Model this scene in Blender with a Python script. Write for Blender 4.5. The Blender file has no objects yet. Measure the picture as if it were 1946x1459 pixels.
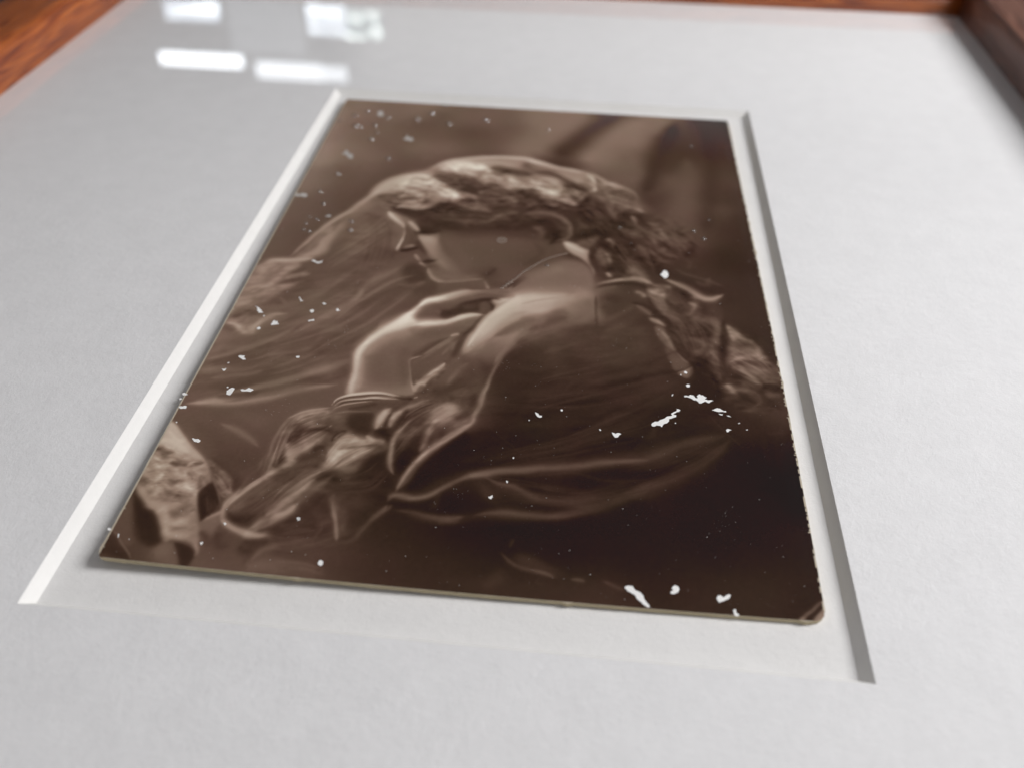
import bpy, bmesh, math, random
import numpy as np
from mathutils import Matrix, Vector
MM = 0.001
sc = bpy.context.scene

# ------------------------------------------------------------------ camera
cam_data = bpy.data.cameras.new("camera")
cam = bpy.data.objects.new("camera", cam_data)
sc.collection.objects.link(cam)
sc.camera = cam
cam_data.sensor_width = 36.0
cam_data.lens = 36.0*1799.37/1946.0
cam_data.clip_start = 0.005
cam_data.clip_end = 60
RC = [[0.9948548594607144, 0.10025552187725911, 0.014582144578922086],
      [0.0749957119262732, -0.6320078953544919, -0.7713246161002882],
      [-0.06811352141883148, 0.7684496408631498, -0.6362748601486801]]
cam.matrix_world = Matrix((
    (RC[0][0], -RC[1][0], -RC[2][0], 0.013891259678),
    (RC[0][1], -RC[1][1], -RC[2][1], -0.138673833),
    (RC[0][2], -RC[1][2], -RC[2][2], 0.091730446),
    (0, 0, 0, 1)))
cam_data.dof.use_dof = True
cam_data.dof.focus_distance = 0.134
cam_data.dof.aperture_fstop = 17.0
cam_data.dof.aperture_blades = 0

# ------------------------------------------------------------------ room light
world = bpy.data.worlds.new("World")
sc.world = world
world.use_nodes = True
wn = world.node_tree
bg = wn.nodes['Background']
tc = wn.nodes.new('ShaderNodeTexCoord')
# a dim room: darker ahead to the left, paler behind the viewer and towards the window side
dotn = wn.nodes.new('ShaderNodeVectorMath'); dotn.operation = 'DOT_PRODUCT'
wn.links.new(tc.outputs['Generated'], dotn.inputs[0]); dotn.inputs[1].default_value = (0.45, -0.85, 0.25)
ramp = wn.nodes.new('ShaderNodeMapRange')
for k, v in (('From Min', -1.0), ('From Max', 1.0), ('To Min', 0.0), ('To Max', 1.0)): ramp.inputs[k].default_value = v
wn.links.new(dotn.outputs['Value'], ramp.inputs['Value'])
cr = wn.nodes.new('ShaderNodeValToRGB').color_ramp
wn.links.new(ramp.outputs[0], wn.nodes['Color Ramp'].inputs[0])
cr.elements[0].position = 0.05; cr.elements[0].color = (0.06, 0.054, 0.05, 1)
cr.elements[1].position = 0.95; cr.elements[1].color = (0.34, 0.335, 0.34, 1)
e = cr.elements.new(0.45); e.color = (0.125, 0.12, 0.12, 1)
wn.links.new(wn.nodes['Color Ramp'].outputs[0], bg.inputs['Color'])
bg.inputs['Strength'].default_value = 1.0

def area_lamp(name, loc, target, size, power, color):
    l = bpy.data.lights.new(name, 'AREA')
    l.shape = 'RECTANGLE'; l.size, l.size_y = size
    l.energy = power; l.color = color
    o = bpy.data.objects.new(name, l); sc.collection.objects.link(o)
    o.location = loc
    o.rotation_euler = (Vector(target)-Vector(loc)).to_track_quat('-Z', 'Y').to_euler()
    return o
# daylight from the window to the right of the picture
area_lamp("window_light", (0.455, 0.045, 0.37), (0.0, 0.0, 0.0), (0.19, 0.25), 4.1, (1.0, 0.995, 0.99))
sc.view_settings.view_transform = 'Standard'
sc.view_settings.look = 'None'
sc.view_settings.exposure = 0.0
sc.view_settings.gamma = 1.0
sc.cycles.use_denoising = True
sc.cycles.max_bounces = 10
sc.cycles.transparent_max_bounces = 16
sc.cycles.sample_clamp_indirect = 6.0

# ------------------------------------------------------------------ helpers
def tag(o, label=None, cat=None, kind=None, group=None):
    if label: o['label'] = label
    if cat: o['category'] = cat
    if kind: o['kind'] = kind
    if group: o['group'] = group
    return o
def empty(name, loc=(0, 0, 0)):
    o = bpy.data.objects.new(name, None); sc.collection.objects.link(o)
    o.location = loc; o.empty_display_size = 0.01
    return o
def mesh_obj(name, verts, faces, mats, parent=None, smooth=False, fm=None):
    me = bpy.data.meshes.new(name)
    me.from_pydata([tuple(v) for v in verts], [], faces)
    for m in (mats if isinstance(mats, (list, tuple)) else [mats]): me.materials.append(m)
    if fm:
        for p, k in zip(me.polygons, fm): p.material_index = k
    if smooth: me.polygons.foreach_set('use_smooth', [True]*len(me.polygons))
    me.update()
    o = bpy.data.objects.new(name, me); sc.collection.objects.link(o)
    if parent: o.parent = parent
    return o
class NT:
    def __init__(self, name):
        self.m = bpy.data.materials.new(name); self.m.use_nodes = True
        self.t = self.m.node_tree; self.n = self.t.nodes
        self.b = self.n['Principled BSDF']; self.out = self.n['Material Output']
    def add(self, kind, **kw):
        n = self.n.new(kind)
        for k, v in kw.items():
            if hasattr(n, k): setattr(n, k, v)
            else: n.inputs[k].default_value = v
        return n
    def link(self, a, b): self.t.links.new(a, b)
    def ramp(self, src, stops):
        r = self.n.new('ShaderNodeValToRGB'); c = r.color_ramp
        c.elements[0].position, c.elements[0].color = stops[0][0], (*stops[0][1], 1)
        c.elements[1].position, c.elements[1].color = stops[-1][0], (*stops[-1][1], 1)
        for p, col in stops[1:-1]:
            e = c.elements.new(p); e.color = (*col, 1)
        self.link(src, r.inputs[0]); return r
    def coords(self, scale=(1, 1, 1)):
        tc = self.n.new('ShaderNodeTexCoord'); mp = self.n.new('ShaderNodeMapping')
        mp.inputs['Scale'].default_value = scale
        self.link(tc.outputs['Object'], mp.inputs[0]); return mp.outputs[0]
    def bump(self, h, dist, strength=1.0):
        b = self.n.new('ShaderNodeBump'); b.inputs['Distance'].default_value = dist
        b.inputs['Strength'].default_value = strength
        self.link(h, b.inputs['Height']); self.link(b.outputs[0], self.b.inputs['Normal'])

def paper_mat(name, col, amount=0.03, fibre=0.9, bump=0.00005):
    t = NT(name)
    v = t.coords()
    n1 = t.add('ShaderNodeTexNoise', Scale=900.0, Detail=5.0, Roughness=0.65); t.link(v, n1.inputs['Vector'])
    n2 = t.add('ShaderNodeTexNoise', Scale=190.0, Detail=3.0, Roughness=0.6); t.link(v, n2.inputs['Vector'])
    n3 = t.add('ShaderNodeTexNoise', Scale=3200.0, Detail=3.0, Roughness=0.7); t.link(v, n3.inputs['Vector'])
    mx = t.add('ShaderNodeMath', operation='ADD'); t.link(n1.outputs[0], mx.inputs[0]); t.link(n2.outputs[0], mx.inputs[1])
    mh = t.add('ShaderNodeMath', operation='MULTIPLY'); t.link(mx.outputs[0], mh.inputs[0]); mh.inputs[1].default_value = 0.5
    a = tuple(c*(1-amount) for c in col); b = tuple(min(1, c*(1+amount)) for c in col)
    r = t.ramp(mh.outputs[0], [(0.3, a), (0.7, b)])
    t.link(r.outputs[0], t.b.inputs['Base Color'])
    t.b.inputs['Roughness'].default_value = fibre
    t.b.inputs['Specular IOR Level'].default_value = 0.25
    m2 = t.add('ShaderNodeMath', operation='MULTIPLY_ADD'); t.link(n3.outputs[0], m2.inputs[0]); m2.inputs[1].default_value = 0.4
    t.link(mh.outputs[0], m2.inputs[2])
    t.bump(m2.outputs[0], bump)
    return t.m
M_mat = paper_mat("mat_paper", (0.80, 0.795, 0.80), 0.045, bump=0.00013)
M_core = paper_mat("mat_core", (0.87, 0.86, 0.84), 0.03, bump=0.00003)
M_back = paper_mat("backing_paper", (0.81, 0.80, 0.79), 0.04, bump=0.00012)
M_cardbody = paper_mat("card_stock", (0.46, 0.39, 0.26), 0.12, bump=0.00006)
M_chip = paper_mat("bare_paper_chip", (0.93, 0.925, 0.91), 0.02, bump=0.00004)

def wood_mat(name, seed, shade_sheen=False):
    t = NT(name)
    v = t.coords((1, 1, 1))
    mp = t.add('ShaderNodeMapping'); t.link(v, mp.inputs[0]); mp.inputs['Location'].default_value = (seed, seed*.7, 0)
    mp.inputs['Scale'].default_value = (5, 150, 150)
    warp = t.add('ShaderNodeTexNoise', Scale=1.3, Detail=3.0, Roughness=0.55, Distortion=0.4); t.link(mp.outputs[0], warp.inputs['Vector'])
    wm = t.add('ShaderNodeVectorMath', operation='MULTIPLY_ADD')
    t.link(warp.outputs['Color'], wm.inputs[0]); wm.inputs[1].default_value = (0.0, 2.4, 2.4); t.link(mp.outputs[0], wm.inputs[2])
    wv = t.add('ShaderNodeTexWave', Scale=2.3, Distortion=1.0, Detail=3.0); wv.bands_direction = 'Y'
    wv.inputs['Detail Scale'].default_value = 1.4
    t.link(wm.outputs[0], wv.inputs['Vector'])
    fine = t.add('ShaderNodeTexNoise', Scale=5.0, Detail=4.0, Roughness=0.7); t.link(wm.outputs[0], fine.inputs['Vector'])
    mix = t.add('ShaderNodeMath', operation='MULTIPLY_ADD'); t.link(fine.outputs[0], mix.inputs[0]); mix.inputs[1].default_value = 0.75
    half = t.add('ShaderNodeMath', operation='MULTIPLY'); t.link(wv.outputs['Fac'], half.inputs[0]); half.inputs[1].default_value = 0.55
    t.link(half.outputs[0], mix.inputs[2])
    r = t.ramp(mix.outputs[0], [(0.28, (0.05, 0.013, 0.005)), (0.5, (0.12, 0.034, 0.017)), (0.85, (0.20, 0.085, 0.055))] if shade_sheen else [(0.28, (0.085, 0.010, 0.002)), (0.46, (0.21, 0.036, 0.003)), (0.62, (0.34, 0.072, 0.006)), (0.85, (0.42, 0.11, 0.016))])  # first ramp puts the right rail's shade and sky sheen into the wood colour
    t.link(r.outputs[0], t.b.inputs['Base Color'])
    t.b.inputs['Roughness'].default_value = 0.42
    t.b.inputs['Coat Weight'].default_value = 0.5
    t.b.inputs['Coat Roughness'].default_value = 0.3
    t.bump(mix.outputs[0], 0.0006, 0.6)
    return t.m

# ------------------------------------------------------------------ table under the frame
tt = NT("dark_table")
vv = tt.coords((3, 40, 3))
nn = tt.add('ShaderNodeTexNoise', Scale=2.0, Detail=5.0); tt.link(vv, nn.inputs['Vector'])
rr = tt.ramp(nn.outputs[0], [(0.3, (0.03, 0.03, 0.04)), (0.7, (0.06, 0.055, 0.065))])
tt.link(rr.outputs[0], tt.b.inputs['Base Color']); tt.b.inputs['Roughness'].default_value = 0.5
T = 0.45
table = mesh_obj("table_surface", [(-T, -T, -0.009), (T, -T, -0.009), (T, T, -0.009), (-T, T, -0.009)], [(0, 1, 2, 3)], tt.m)
tag(table, kind='structure')

# ------------------------------------------------------------------ picture frame: four mitred rails and the glass
X0, X1, Y0, Y1 = -0.1248, 0.1155, -0.170, 0.1515        # sight edge of the frame
frame = empty("picture_frame", (0, 0, 0))
tag(frame, "orange-brown grained wooden picture frame around the white mat, glazed with clear glass", "picture frame")
RW, RT, RB = 0.0165, 0.0112, -0.009                       # rail width, top height, bottom
def rail(a, b, seed, shade_sheen=False):
    """a -> b runs along the sight edge with the outside on the left hand"""
    a = Vector((a[0], a[1], 0)); b = Vector((b[0], b[1], 0))
    L = (b-a).length; d = (b-a).normalized(); n = Vector((-d.y, d.x, 0))
    # profile: (out, z)
    prof = [(0.0, RB+0.001), (0.0, RT-0.0016), (0.0003, RT-0.0007), (0.0010, RT-0.00015), (0.0022, RT), (0.006, RT+0.0004), (0.011, RT+0.0004),
            (RW-0.0022, RT), (RW-0.0008, RT-0.0004), (RW-0.0002, RT-0.0012), (RW, RT-0.0025), (RW, RB), (0.001, RB)]
    NS = 24; vs = []; fs = []
    for i in range(NS+1):
        f = i/NS
        for (o, z) in prof:
            x = -o+(L+2*o)*f
            vs.append((x, o, z))
    k = len(prof)
    for i in range(NS):
        for j in range(k):
            j2 = (j+1) % k
            fs.append((i*k+j, i*k+j2, (i+1)*k+j2, (i+1)*k+j))
    fs.append(tuple(range(k))[::-1]); fs.append(tuple(NS*k+j for j in range(k)))
    o = mesh_obj("frame_rail", vs, fs, wood_mat("varnished_wood", seed, shade_sheen), frame)
    ang = math.atan2(d.y, d.x)
    o.matrix_local = Matrix.Translation(a) @ Matrix.Rotation(ang, 4, 'Z')
    bm = bmesh.new(); bm.from_mesh(o.data); bmesh.ops.recalc_face_normals(bm, faces=bm.faces); bm.to_mesh(o.data); bm.free()
    for p in o.data.polygons: p.use_smooth = len(p.vertices) == 4
    o.data.set_sharp_from_angle(angle=math.radians(50))
    return o
# outside lies to the left when walking clockwise
rail((X0, Y0), (X0, Y1), 0.31)      # left
rail((X0, Y1), (X1, Y1), 1.7)       # far
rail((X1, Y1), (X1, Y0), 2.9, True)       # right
rail((X1, Y0), (X0, Y0), 4.3)       # near

MT = 0.001408                        # thickness of the mat board
def schlick(t, f0):
    """reflectance of a thin clear sheet, the same from either side"""
    geo = t.add('ShaderNodeNewGeometry'); dt = t.add('ShaderNodeVectorMath', operation='DOT_PRODUCT')
    t.link(geo.outputs['Incoming'], dt.inputs[0]); t.link(geo.outputs['Normal'], dt.inputs[1])
    ab = t.add('ShaderNodeMath', operation='ABSOLUTE'); t.link(dt.outputs['Value'], ab.inputs[0])
    om = t.add('ShaderNodeMath', operation='SUBTRACT'); om.inputs[0].default_value = 1.0; t.link(ab.outputs[0], om.inputs[1])
    pw = t.add('ShaderNodeMath', operation='POWER'); t.link(om.outputs[0], pw.inputs[0]); pw.inputs[1].default_value = 5.0
    ma = t.add('ShaderNodeMath', operation='MULTIPLY_ADD'); t.link(pw.outputs[0], ma.inputs[0]); ma.inputs[1].default_value = 1-f0; ma.inputs[2].default_value = f0
    return ma
# glass
g = NT("picture_glass")
g.n.remove(g.b)
lw = schlick(g, 0.065)
tr = g.add('ShaderNodeBsdfTransparent'); tr.inputs[0].default_value = (0.985, 0.985, 0.987, 1)
gl = g.add('ShaderNodeBsdfGlossy', Roughness=0.0); gl.inputs['Color'].default_value = (1, 1, 1, 1)
ms = g.add('ShaderNodeMixShader'); g.link(lw.outputs[0], ms.inputs[0]); g.link(tr.outputs[0], ms.inputs[1]); g.link(gl.outputs[0], ms.inputs[2])
g.link(ms.outputs[0], g.out.inputs[0])
g2 = NT("picture_glass_underside"); g2.n.remove(g2.b)
tr2 = g2.add('ShaderNodeBsdfTransparent'); tr2.inputs[0].default_value = (0.99, 0.99, 0.992, 1); g2.link(tr2.outputs[0], g2.out.inputs[0])
e = 0.0; z0, z1 = MT+0.0002, MT+0.0022
vs = [(X0-e, Y0-e, z0), (X1+e, Y0-e, z0), (X1+e, Y1+e, z0), (X0-e, Y1+e, z0), (X0-e, Y0-e, z1), (X1+e, Y0-e, z1), (X1+e, Y1+e, z1), (X0-e, Y1+e, z1)]
ins = 0.00005
vs = [(x+(ins if x < 0 else -ins), y+(ins if y < 0 else -ins), z) for x, y, z in vs]
glass = mesh_obj("glass_pane", vs, [(4, 5, 6, 7), (3, 2, 1, 0), (0, 1, 5, 4), (1, 2, 6, 5), (2, 3, 7, 6), (3, 0, 4, 7)], [g.m, g2.m], frame, fm=[0, 1, 1, 1, 1, 1])

# ------------------------------------------------------------------ mat board with its bevel-cut window
HW, HH = 0.0487968, 0.0760531        # half window at the paper surface
BW = 0.00124                          # width of the bevel
mat = empty("mat_board", (0, 0, 0))
tag(mat, "smooth white mat board with a wide sloped window framing the old postcard", "mat")
ix0, ix1, iy0, iy1 = X0+0.0001, X1-0.0001, Y0+0.0001, Y1-0.0001
def grid_axis(a, b, n): return [a+(b-a)*i/n for i in range(n+1)]
xs = grid_axis(ix0, -HW, 10)+grid_axis(-HW, HW, 16)[1:]+grid_axis(HW, ix1, 10)[1:]
ys = grid_axis(iy0, -HH, 10)+grid_axis(-HH, HH, 20)[1:]+grid_axis(HH, iy1, 10)[1:]
vs = [(x, y, MT) for y in ys for x in xs]; nx = len(xs); fs = []
for j in range(len(ys)-1):
    for i in range(nx-1):
        cx = (xs[i]+xs[i+1])/2; cy = (ys[j]+ys[j+1])/2
        if abs(cx) < HW and abs(cy) < HH: continue
        fs.append((j*nx+i, j*nx+i+1, (j+1)*nx+i+1, (j+1)*nx+i))
mesh_obj("mat_sheet", vs, fs, M_mat, mat)
rng_b = random.Random(5)
def bevel(p0, p1, q0, q1):
    """cut face between the paper edge p0-p1 (top) and q0-q1 (bottom), a little uneven"""
    n = 60; vs = []; fs = []
    p0, p1, q0, q1 = map(Vector, (p0, p1, q0, q1))
    inward = (q0-p0); inward.z = 0
    for i in range(n+1):
        t = i/n; w = rng_b.uniform(-0.00002, 0.00002) if 0 < i < n else 0
        a = p0.lerp(p1, t); b = q0.lerp(q1, t); dv = inward.normalized()*w
        for s in (0, 0.5, 1): vs.append(a.lerp(b, s)+dv*(s))
    for i in range(n):
        for s in (0, 1): fs.append((i*3+s, i*3+s+1, (i+1)*3+s+1, (i+1)*3+s))
    o = mesh_obj("bevel", vs, fs, M_core, mat)
    return o
to = [(-HW, HH, MT), (HW, HH, MT), (HW, -HH, MT), (-HW, -HH, MT)]
bo = [(-HW+BW, HH-BW, 0), (HW-BW, HH-BW, 0), (HW-BW, -HH+BW, 0), (-HW+BW, -HH+BW, 0)]
for k in range(4):
    bevel(to[k], to[(k+1) % 4], bo[k], bo[(k+1) % 4])
# backing sheet
bk = mesh_obj("backing_board", [(ix0, iy0, -0.004), (ix1, iy0, -0.004), (ix1, iy1, -0.004), (ix0, iy1, -0.004), (ix0, iy0, -0.00001), (ix1, iy0, -0.00001), (ix1, iy1, -0.00001), (ix0, iy1, -0.00001)],
    [(4, 5, 6, 7), (3, 2, 1, 0), (0, 1, 5, 4), (1, 2, 6, 5), (2, 3, 7, 6), (3, 0, 4, 7)], M_back)
tag(bk, "white backing board under the mat, seen as a pale border round the postcard", "backing board")

# ---- printed picture: a small soft-brush painter working in card millimetres ----
CWM, CHM, STEP = 88.0, 138.0, 0.16
NU, NV = int(CWM/STEP)+1, int(CHM/STEP)+1
def smooth_path(pts, closed=False, n=8):
    P = np.array(pts, float)
    if len(P) < 3 and not closed:
        t = np.linspace(0, 1, n*2)[:, None]; return P[0]*(1-t)+P[-1]*t
    if closed: Q = np.vstack([P[-1], P, P[0], P[1]])
    else: Q = np.vstack([2*P[0]-P[1], P, 2*P[-1]-P[-2]])
    out = []
    t = np.linspace(0, 1, n, endpoint=False)[:, None]
    for i in range(1, len(Q)-2):
        a, b, c, d = Q[i-1], Q[i], Q[i+1], Q[i+2]
        out.append(.5*((2*b)+(c-a)*t+(2*a-5*b+4*c-d)*t*t+(3*b-a-3*c+d)*t**3))
    if not closed: out.append(Q[-2][None])
    return np.vstack(out)
def window(x0, x1, y0, y1):
    i0, i1 = max(0, int(x0/STEP)), min(NU, int(x1/STEP)+2)
    j0, j1 = max(0, int(y0/STEP)), min(NV, int(y1/STEP)+2)
    return i0, i1, j0, j1
def stroke(C, pts, tone, alpha, power=2.0, taper=1):
    """pts: (x, y, halfwidth) in mm; tone: (start, end)"""
    P = smooth_path(pts, n=7); P[:, 2] = np.maximum(P[:, 2], 0.05)
    m = P[:, 2].max()*2.2
    i0, i1, j0, j1 = window(P[:, 0].min()-m, P[:, 0].max()+m, P[:, 1].min()-m, P[:, 1].max()+m)
    if i1 <= i0 or j1 <= j0: return
    X, Y = np.meshgrid(np.arange(i0, i1)*STEP, np.arange(j0, j1)*STEP)
    best = np.full(X.shape, 9.0, np.float32); T = np.zeros(X.shape, np.float32)
    N = len(P)-1
    for k in range(N):
        ax, ay, aw = P[k]; bx, by, bw = P[k+1]
        mm = max(aw, bw)*2.2
        a0, a1, b0, b1 = window(min(ax, bx)-mm, max(ax, bx)+mm, min(ay, by)-mm, max(ay, by)+mm)
        a0 -= i0; a1 -= i0; b0 -= j0; b1 -= j0
        a0 = max(a0, 0); b0 = max(b0, 0)
        if a1 <= a0 or b1 <= b0: continue
        x = X[b0:b1, a0:a1]; y = Y[b0:b1, a0:a1]
        dx, dy = bx-ax, by-ay; L = dx*dx+dy*dy+1e-9
        s = np.clip(((x-ax)*dx+(y-ay)*dy)/L, 0, 1)
        g = (k+s)/N
        w = aw+(bw-aw)*s
        if taper == 1: w = w*(0.35+0.65*np.clip(np.minimum(g, 1-g)*5, 0, 1))
        elif taper == 2: w = w*(0.15+0.85*np.sin(np.pi*g))
        d = np.hypot(x-ax-dx*s, y-ay-dy*s)/w
        bb = best[b0:b1, a0:a1]; tt = T[b0:b1, a0:a1]
        q = d < bb
        bb[q] = d[q]; tt[q] = g[q]
    A = alpha*np.exp(-best**power)
    if taper: A = A*np.clip(np.minimum(T, 1-T)*8+0.35, 0, 1)
    V = np.interp(T, np.linspace(0, 1, len(tone)), tone)
    R = C[j0:j1, i0:i1]
    R += (V-R)*A
def gauss1(M, s, axis):
    if s < 0.3: return M
    r = int(s*3)+1; k = np.exp(-0.5*(np.arange(-r, r+1)/s)**2); k /= k.sum()
    pad = [(0, 0), (0, 0)]; pad[axis] = (r, r)
    Q = np.pad(M, pad, mode='edge'); O = np.zeros_like(M); n = M.shape[axis]
    for t, kv in enumerate(k):
        O += kv*(Q[t:t+n] if axis == 0 else Q[:, t:t+n])
    return O
def polygon(C, pts, tone, alpha, bx, by, smooth=1):
    """filled outline with edges softened by bx, by (mm); tone (top, bottom, left-right tilt)"""
    P = smooth_path(pts, True, 6) if smooth else np.array(pts, float)
    mx, my = 3*bx+.3, 3*by+.3
    i0, i1, j0, j1 = window(P[:, 0].min()-mx, P[:, 0].max()+mx, P[:, 1].min()-my, P[:, 1].max()+my)
    if i1 <= i0 or j1 <= j0: return
    xs = (np.arange(i0, i1))*STEP; M = np.zeros((j1-j0, i1-i0), np.float32)
    Q = np.roll(P, -1, 0)
    for sub in (0.25, 0.75):
        for j in range(j0, j1):
            y = (j-0.5+sub)*STEP
            c = (P[:, 1] <= y) != (Q[:, 1] <= y)
            if not c.any(): continue
            a, b = P[c], Q[c]
            xc = np.sort(a[:, 0]+(y-a[:, 1])*(b[:, 0]-a[:, 0])/(b[:, 1]-a[:, 1]))
            for e in range(0, len(xc)-1, 2):
                M[j-j0] += 0.5*np.clip(np.minimum((xs-xc[e])/STEP+.5, (xc[e+1]-xs)/STEP+.5), 0, 1)
    M = gauss1(gauss1(M, bx/STEP, 1), by/STEP, 0)
    y = (np.arange(j0, j1)*STEP-P[:, 1].min())/(np.ptp(P[:, 1])+1e-6)
    V = (tone[0]+(tone[1]-tone[0])*np.clip(y, 0, 1))[:, None]
    R = C[j0:j1, i0:i1]
    R += (V-R)*M*alpha
def bundle(C, A, B, n, tone, spread, alpha, wid, rng):
    """n fine strands running between guide paths A and B"""
    a = smooth_path(A, n=5); b = smooth_path(B, n=5)
    t = np.linspace(0, 1, 14)
    ra = np.stack([np.interp(t, np.linspace(0, 1, len(a)), a[:, k]) for k in (0, 1, 2)], 1)
    rb = np.stack([np.interp(t, np.linspace(0, 1, len(b)), b[:, k]) for k in (0, 1, 2)], 1)
    for i in range(n):
        f = rng.random(); s0 = rng.random()*0.45; s1 = min(1, s0+0.3+rng.random()*0.6)
        tt = np.linspace(s0, s1, 6); ff = f+rng.normal()*0.03
        q = ra*(1-ff)+rb*ff
        pts = np.stack([np.interp(tt, t, q[:, k]) for k in (0, 1, 2)], 1)
        pts[:, 2] *= wid*(0.6+0.8*rng.random())
        tn = tone+rng.normal()*spread
        stroke(C, pts, (tn, tn), alpha, 2.0, 2)
BASE_TONES = [(3.6,4.5,102),(10.7,3.4,92),(17.9,2.4,100),(25.5,4.3,88),(36.5,5.6,90),(47.1,4.1,105),(54.3,5.1,110),(61.4,3.6,60),(67.3,5.6,112),(73.2,6.2,108),(77.7,8.3,62),(83.7,6.2,65),(87.2,5.7,50),(1.7,17.5,105),(8.5,16.5,92),(15.8,18.2,90),(23.7,17,85),(31.7,15.9,76),(38.4,13.7,84),(46.5,13.9,100),(51,10.6,108),(55.8,14.7,62),(59.7,8,62),(64.4,12,110),(69.5,12.1,106),(74.8,10.6,66),(77.3,16.2,56),(83.2,12.9,70),(88.1,14.8,50),(0.7,28.1,115),(8.4,27,102),(14.9,26,84),(21.3,23.9,94),(28.2,24.2,86),(35.8,21.9,84),(43.6,20.8,112),(51.1,24.8,60),(54.8,19.3,78),(58.8,22.5,112),(64.9,21.7,95),(69.3,21.1,98),(73.2,21.8,60),(75.9,22.7,56),(82.4,24.2,78),(87.8,23.5,50),(1.7,41,102),(8,40.1,86),(12.2,34.9,80),(17.3,33,84),(1.7,52.8,86),(7.1,52.1,78),(9.7,45.4,76),(2.8,62.5,80),(7,61.9,76),(2.8,68,84),(63.8,29,88),(67,32.1,90),(70.5,39.4,56),(76.5,32,84),(78,42.6,84),(81.3,31.4,76),(85.7,35.2,54),(86.3,49.6,46),(75.9,42.9,80),(81.4,50.2,56),(75.5,50.9,82),(84.3,60.9,44),(86.7,64,42),(85.7,73.9,46),(86.2,84.2,42),(83.3,71.1,48),(82.1,64.6,50),(15.2,58.9,96),(13.5,64.7,84),(12,70.2,80),(20,72.6,78),(8.2,77.4,96),(12.5,80,84),(17.8,79.4,78),(23,78.7,80),(8.1,83.7,92),(5.6,87,96),(0.9,86.2,120),(5.6,92.8,86),(11.4,89.2,86),(17.1,91.3,80),(9.6,95,84),(-0.1,96.3,100),(4,98.4,88),(7.9,100.5,80),(12.6,99.9,78),(17.4,99.2,84),(21.1,101.3,86),(0.9,103.9,90),(5.5,105.8,76),(10.9,105.1,74),(15.5,104.5,80),(20.7,106.2,84),(0.3,108.9,84),(7,112.5,84),(11.1,110.9,84),(15.8,111.4,78),(1.9,113.2,80),(6.6,115.9,76),(11.3,116.3,74),(15.3,114.7,78),(16.7,109,90),(0.6,119.8,130),(2.1,123.7,125),(4.1,123.4,125),(6.5,127.8,120),(6.9,121,72),(9.1,118.7,66),(12.5,120.3,64),(0.1,125.9,88),(0.9,131.3,70),(3.6,132.7,45),(0.4,134.9,66),(0.5,136.6,52),(5.5,132.5,46),(8.8,132.1,110),(9.3,135.4,78),(10.8,128.2,56),(13.3,131.5,62),(16,135.4,70),(13.7,136.5,84),(17.3,126.5,72),(17.3,121.7,68),(17.2,131,66),(21.8,130.4,56),(20.3,136.5,84),(24.3,136.8,70),(26.4,134.9,66),(30,136.1,58),(18.7,116.4,78),(22.4,119.1,90),(24.5,115.7,100),(25.7,120.7,84),(24.3,126.5,50),(29.7,125.9,46),(29.9,120.1,44),(33.7,125.4,38),(30.4,129.4,44),(35.7,128.8,34),(32.8,134.2,50),(37.9,133.6,36),(37.2,136.9,50),(43,137,46),(49.4,137.1,50),(55.8,137.2,50),(62.1,137.7,54),(30.5,116,50),(30,109.6,60),(34.6,114.5,40),(34.4,104.5,66),(37.8,106.4,100),(36.4,96.8,90),(40.3,88.3,100),(40.3,101.4,60),(41.1,113.7,36),(43.9,118.5,34),(41.1,123.6,32),(48,123.8,34),(45.1,127.7,28),(51.8,127,28),(52.2,132,28),(45.7,132.7,32),(58.6,130.5,28),(65.2,129.9,30),(58.3,122.6,34),(45.2,95.8,44),(49.2,95.3,42),(49.8,102.6,40),(54.2,97.2,46),(57.2,91.7,48),(61.2,88.5,52),(65.4,88,56),(65.3,95.9,44),(57.5,101.7,38),(50.4,109.4,36),(57.9,110.7,34),(65.3,105.5,34),(54.6,117.3,38),(61.6,114.5,34),(68.9,111.6,36),(65.2,120,34),(72.8,104.6,36),(72.4,113.3,32),(72.1,120.2,28),(79.5,114.6,30),(80.4,103.8,38),(78.7,124.2,28),(75,128.9,28),(68.4,133.6,32),(71.4,137.2,44),(82.5,119.2,24),(85.8,108.8,28),(86.6,113.9,24),(86.8,123.4,26),(87.4,128.6,36),(83.3,130.6,36),(84,135.3,44),(77.8,135.1,44),(85.2,125.3,30),(46.2,54.8,52),(37.3,63.4,80),(41.8,61,76),(35.9,67.1,78),(47,65.7,72),(42.4,66.3,70),(52,71.8,90),(47.7,75.5,100),(56.6,74.4,100),(51.6,81.2,150),(48.4,84.5,150),(55.1,80.7,130),(44.5,87.8,140),(55.9,51.5,50),(60.8,52.8,46),(63.7,58.1,44),(65.7,52.2,50),(63.7,67,52),(70.3,62.7,54),(74.9,62.1,58),(74.6,68.9,52),(69.9,72.7,70),(65.4,79.5,52),(69.6,84.8,56),(73.9,81.4,60),(76.3,83.9,58),(79.5,86.4,60),(78.6,74.8,56),(81.5,91.5,60),(85.2,93.6,62),(85.2,101,60),(77.2,94.5,40),(75.8,92.1,44),(71.8,92.6,56),(83.9,83,50),(87.1,97.2,52),(69.3,95.5,44),(75.3,72.1,50),(25.3,90.2,110),(29.6,95.1,100),(28.9,100.3,96),(25,97,110),(31.5,86.6,96),(36.1,88.9,84),(32.3,80.6,76),(37.5,79.9,60)]
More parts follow.
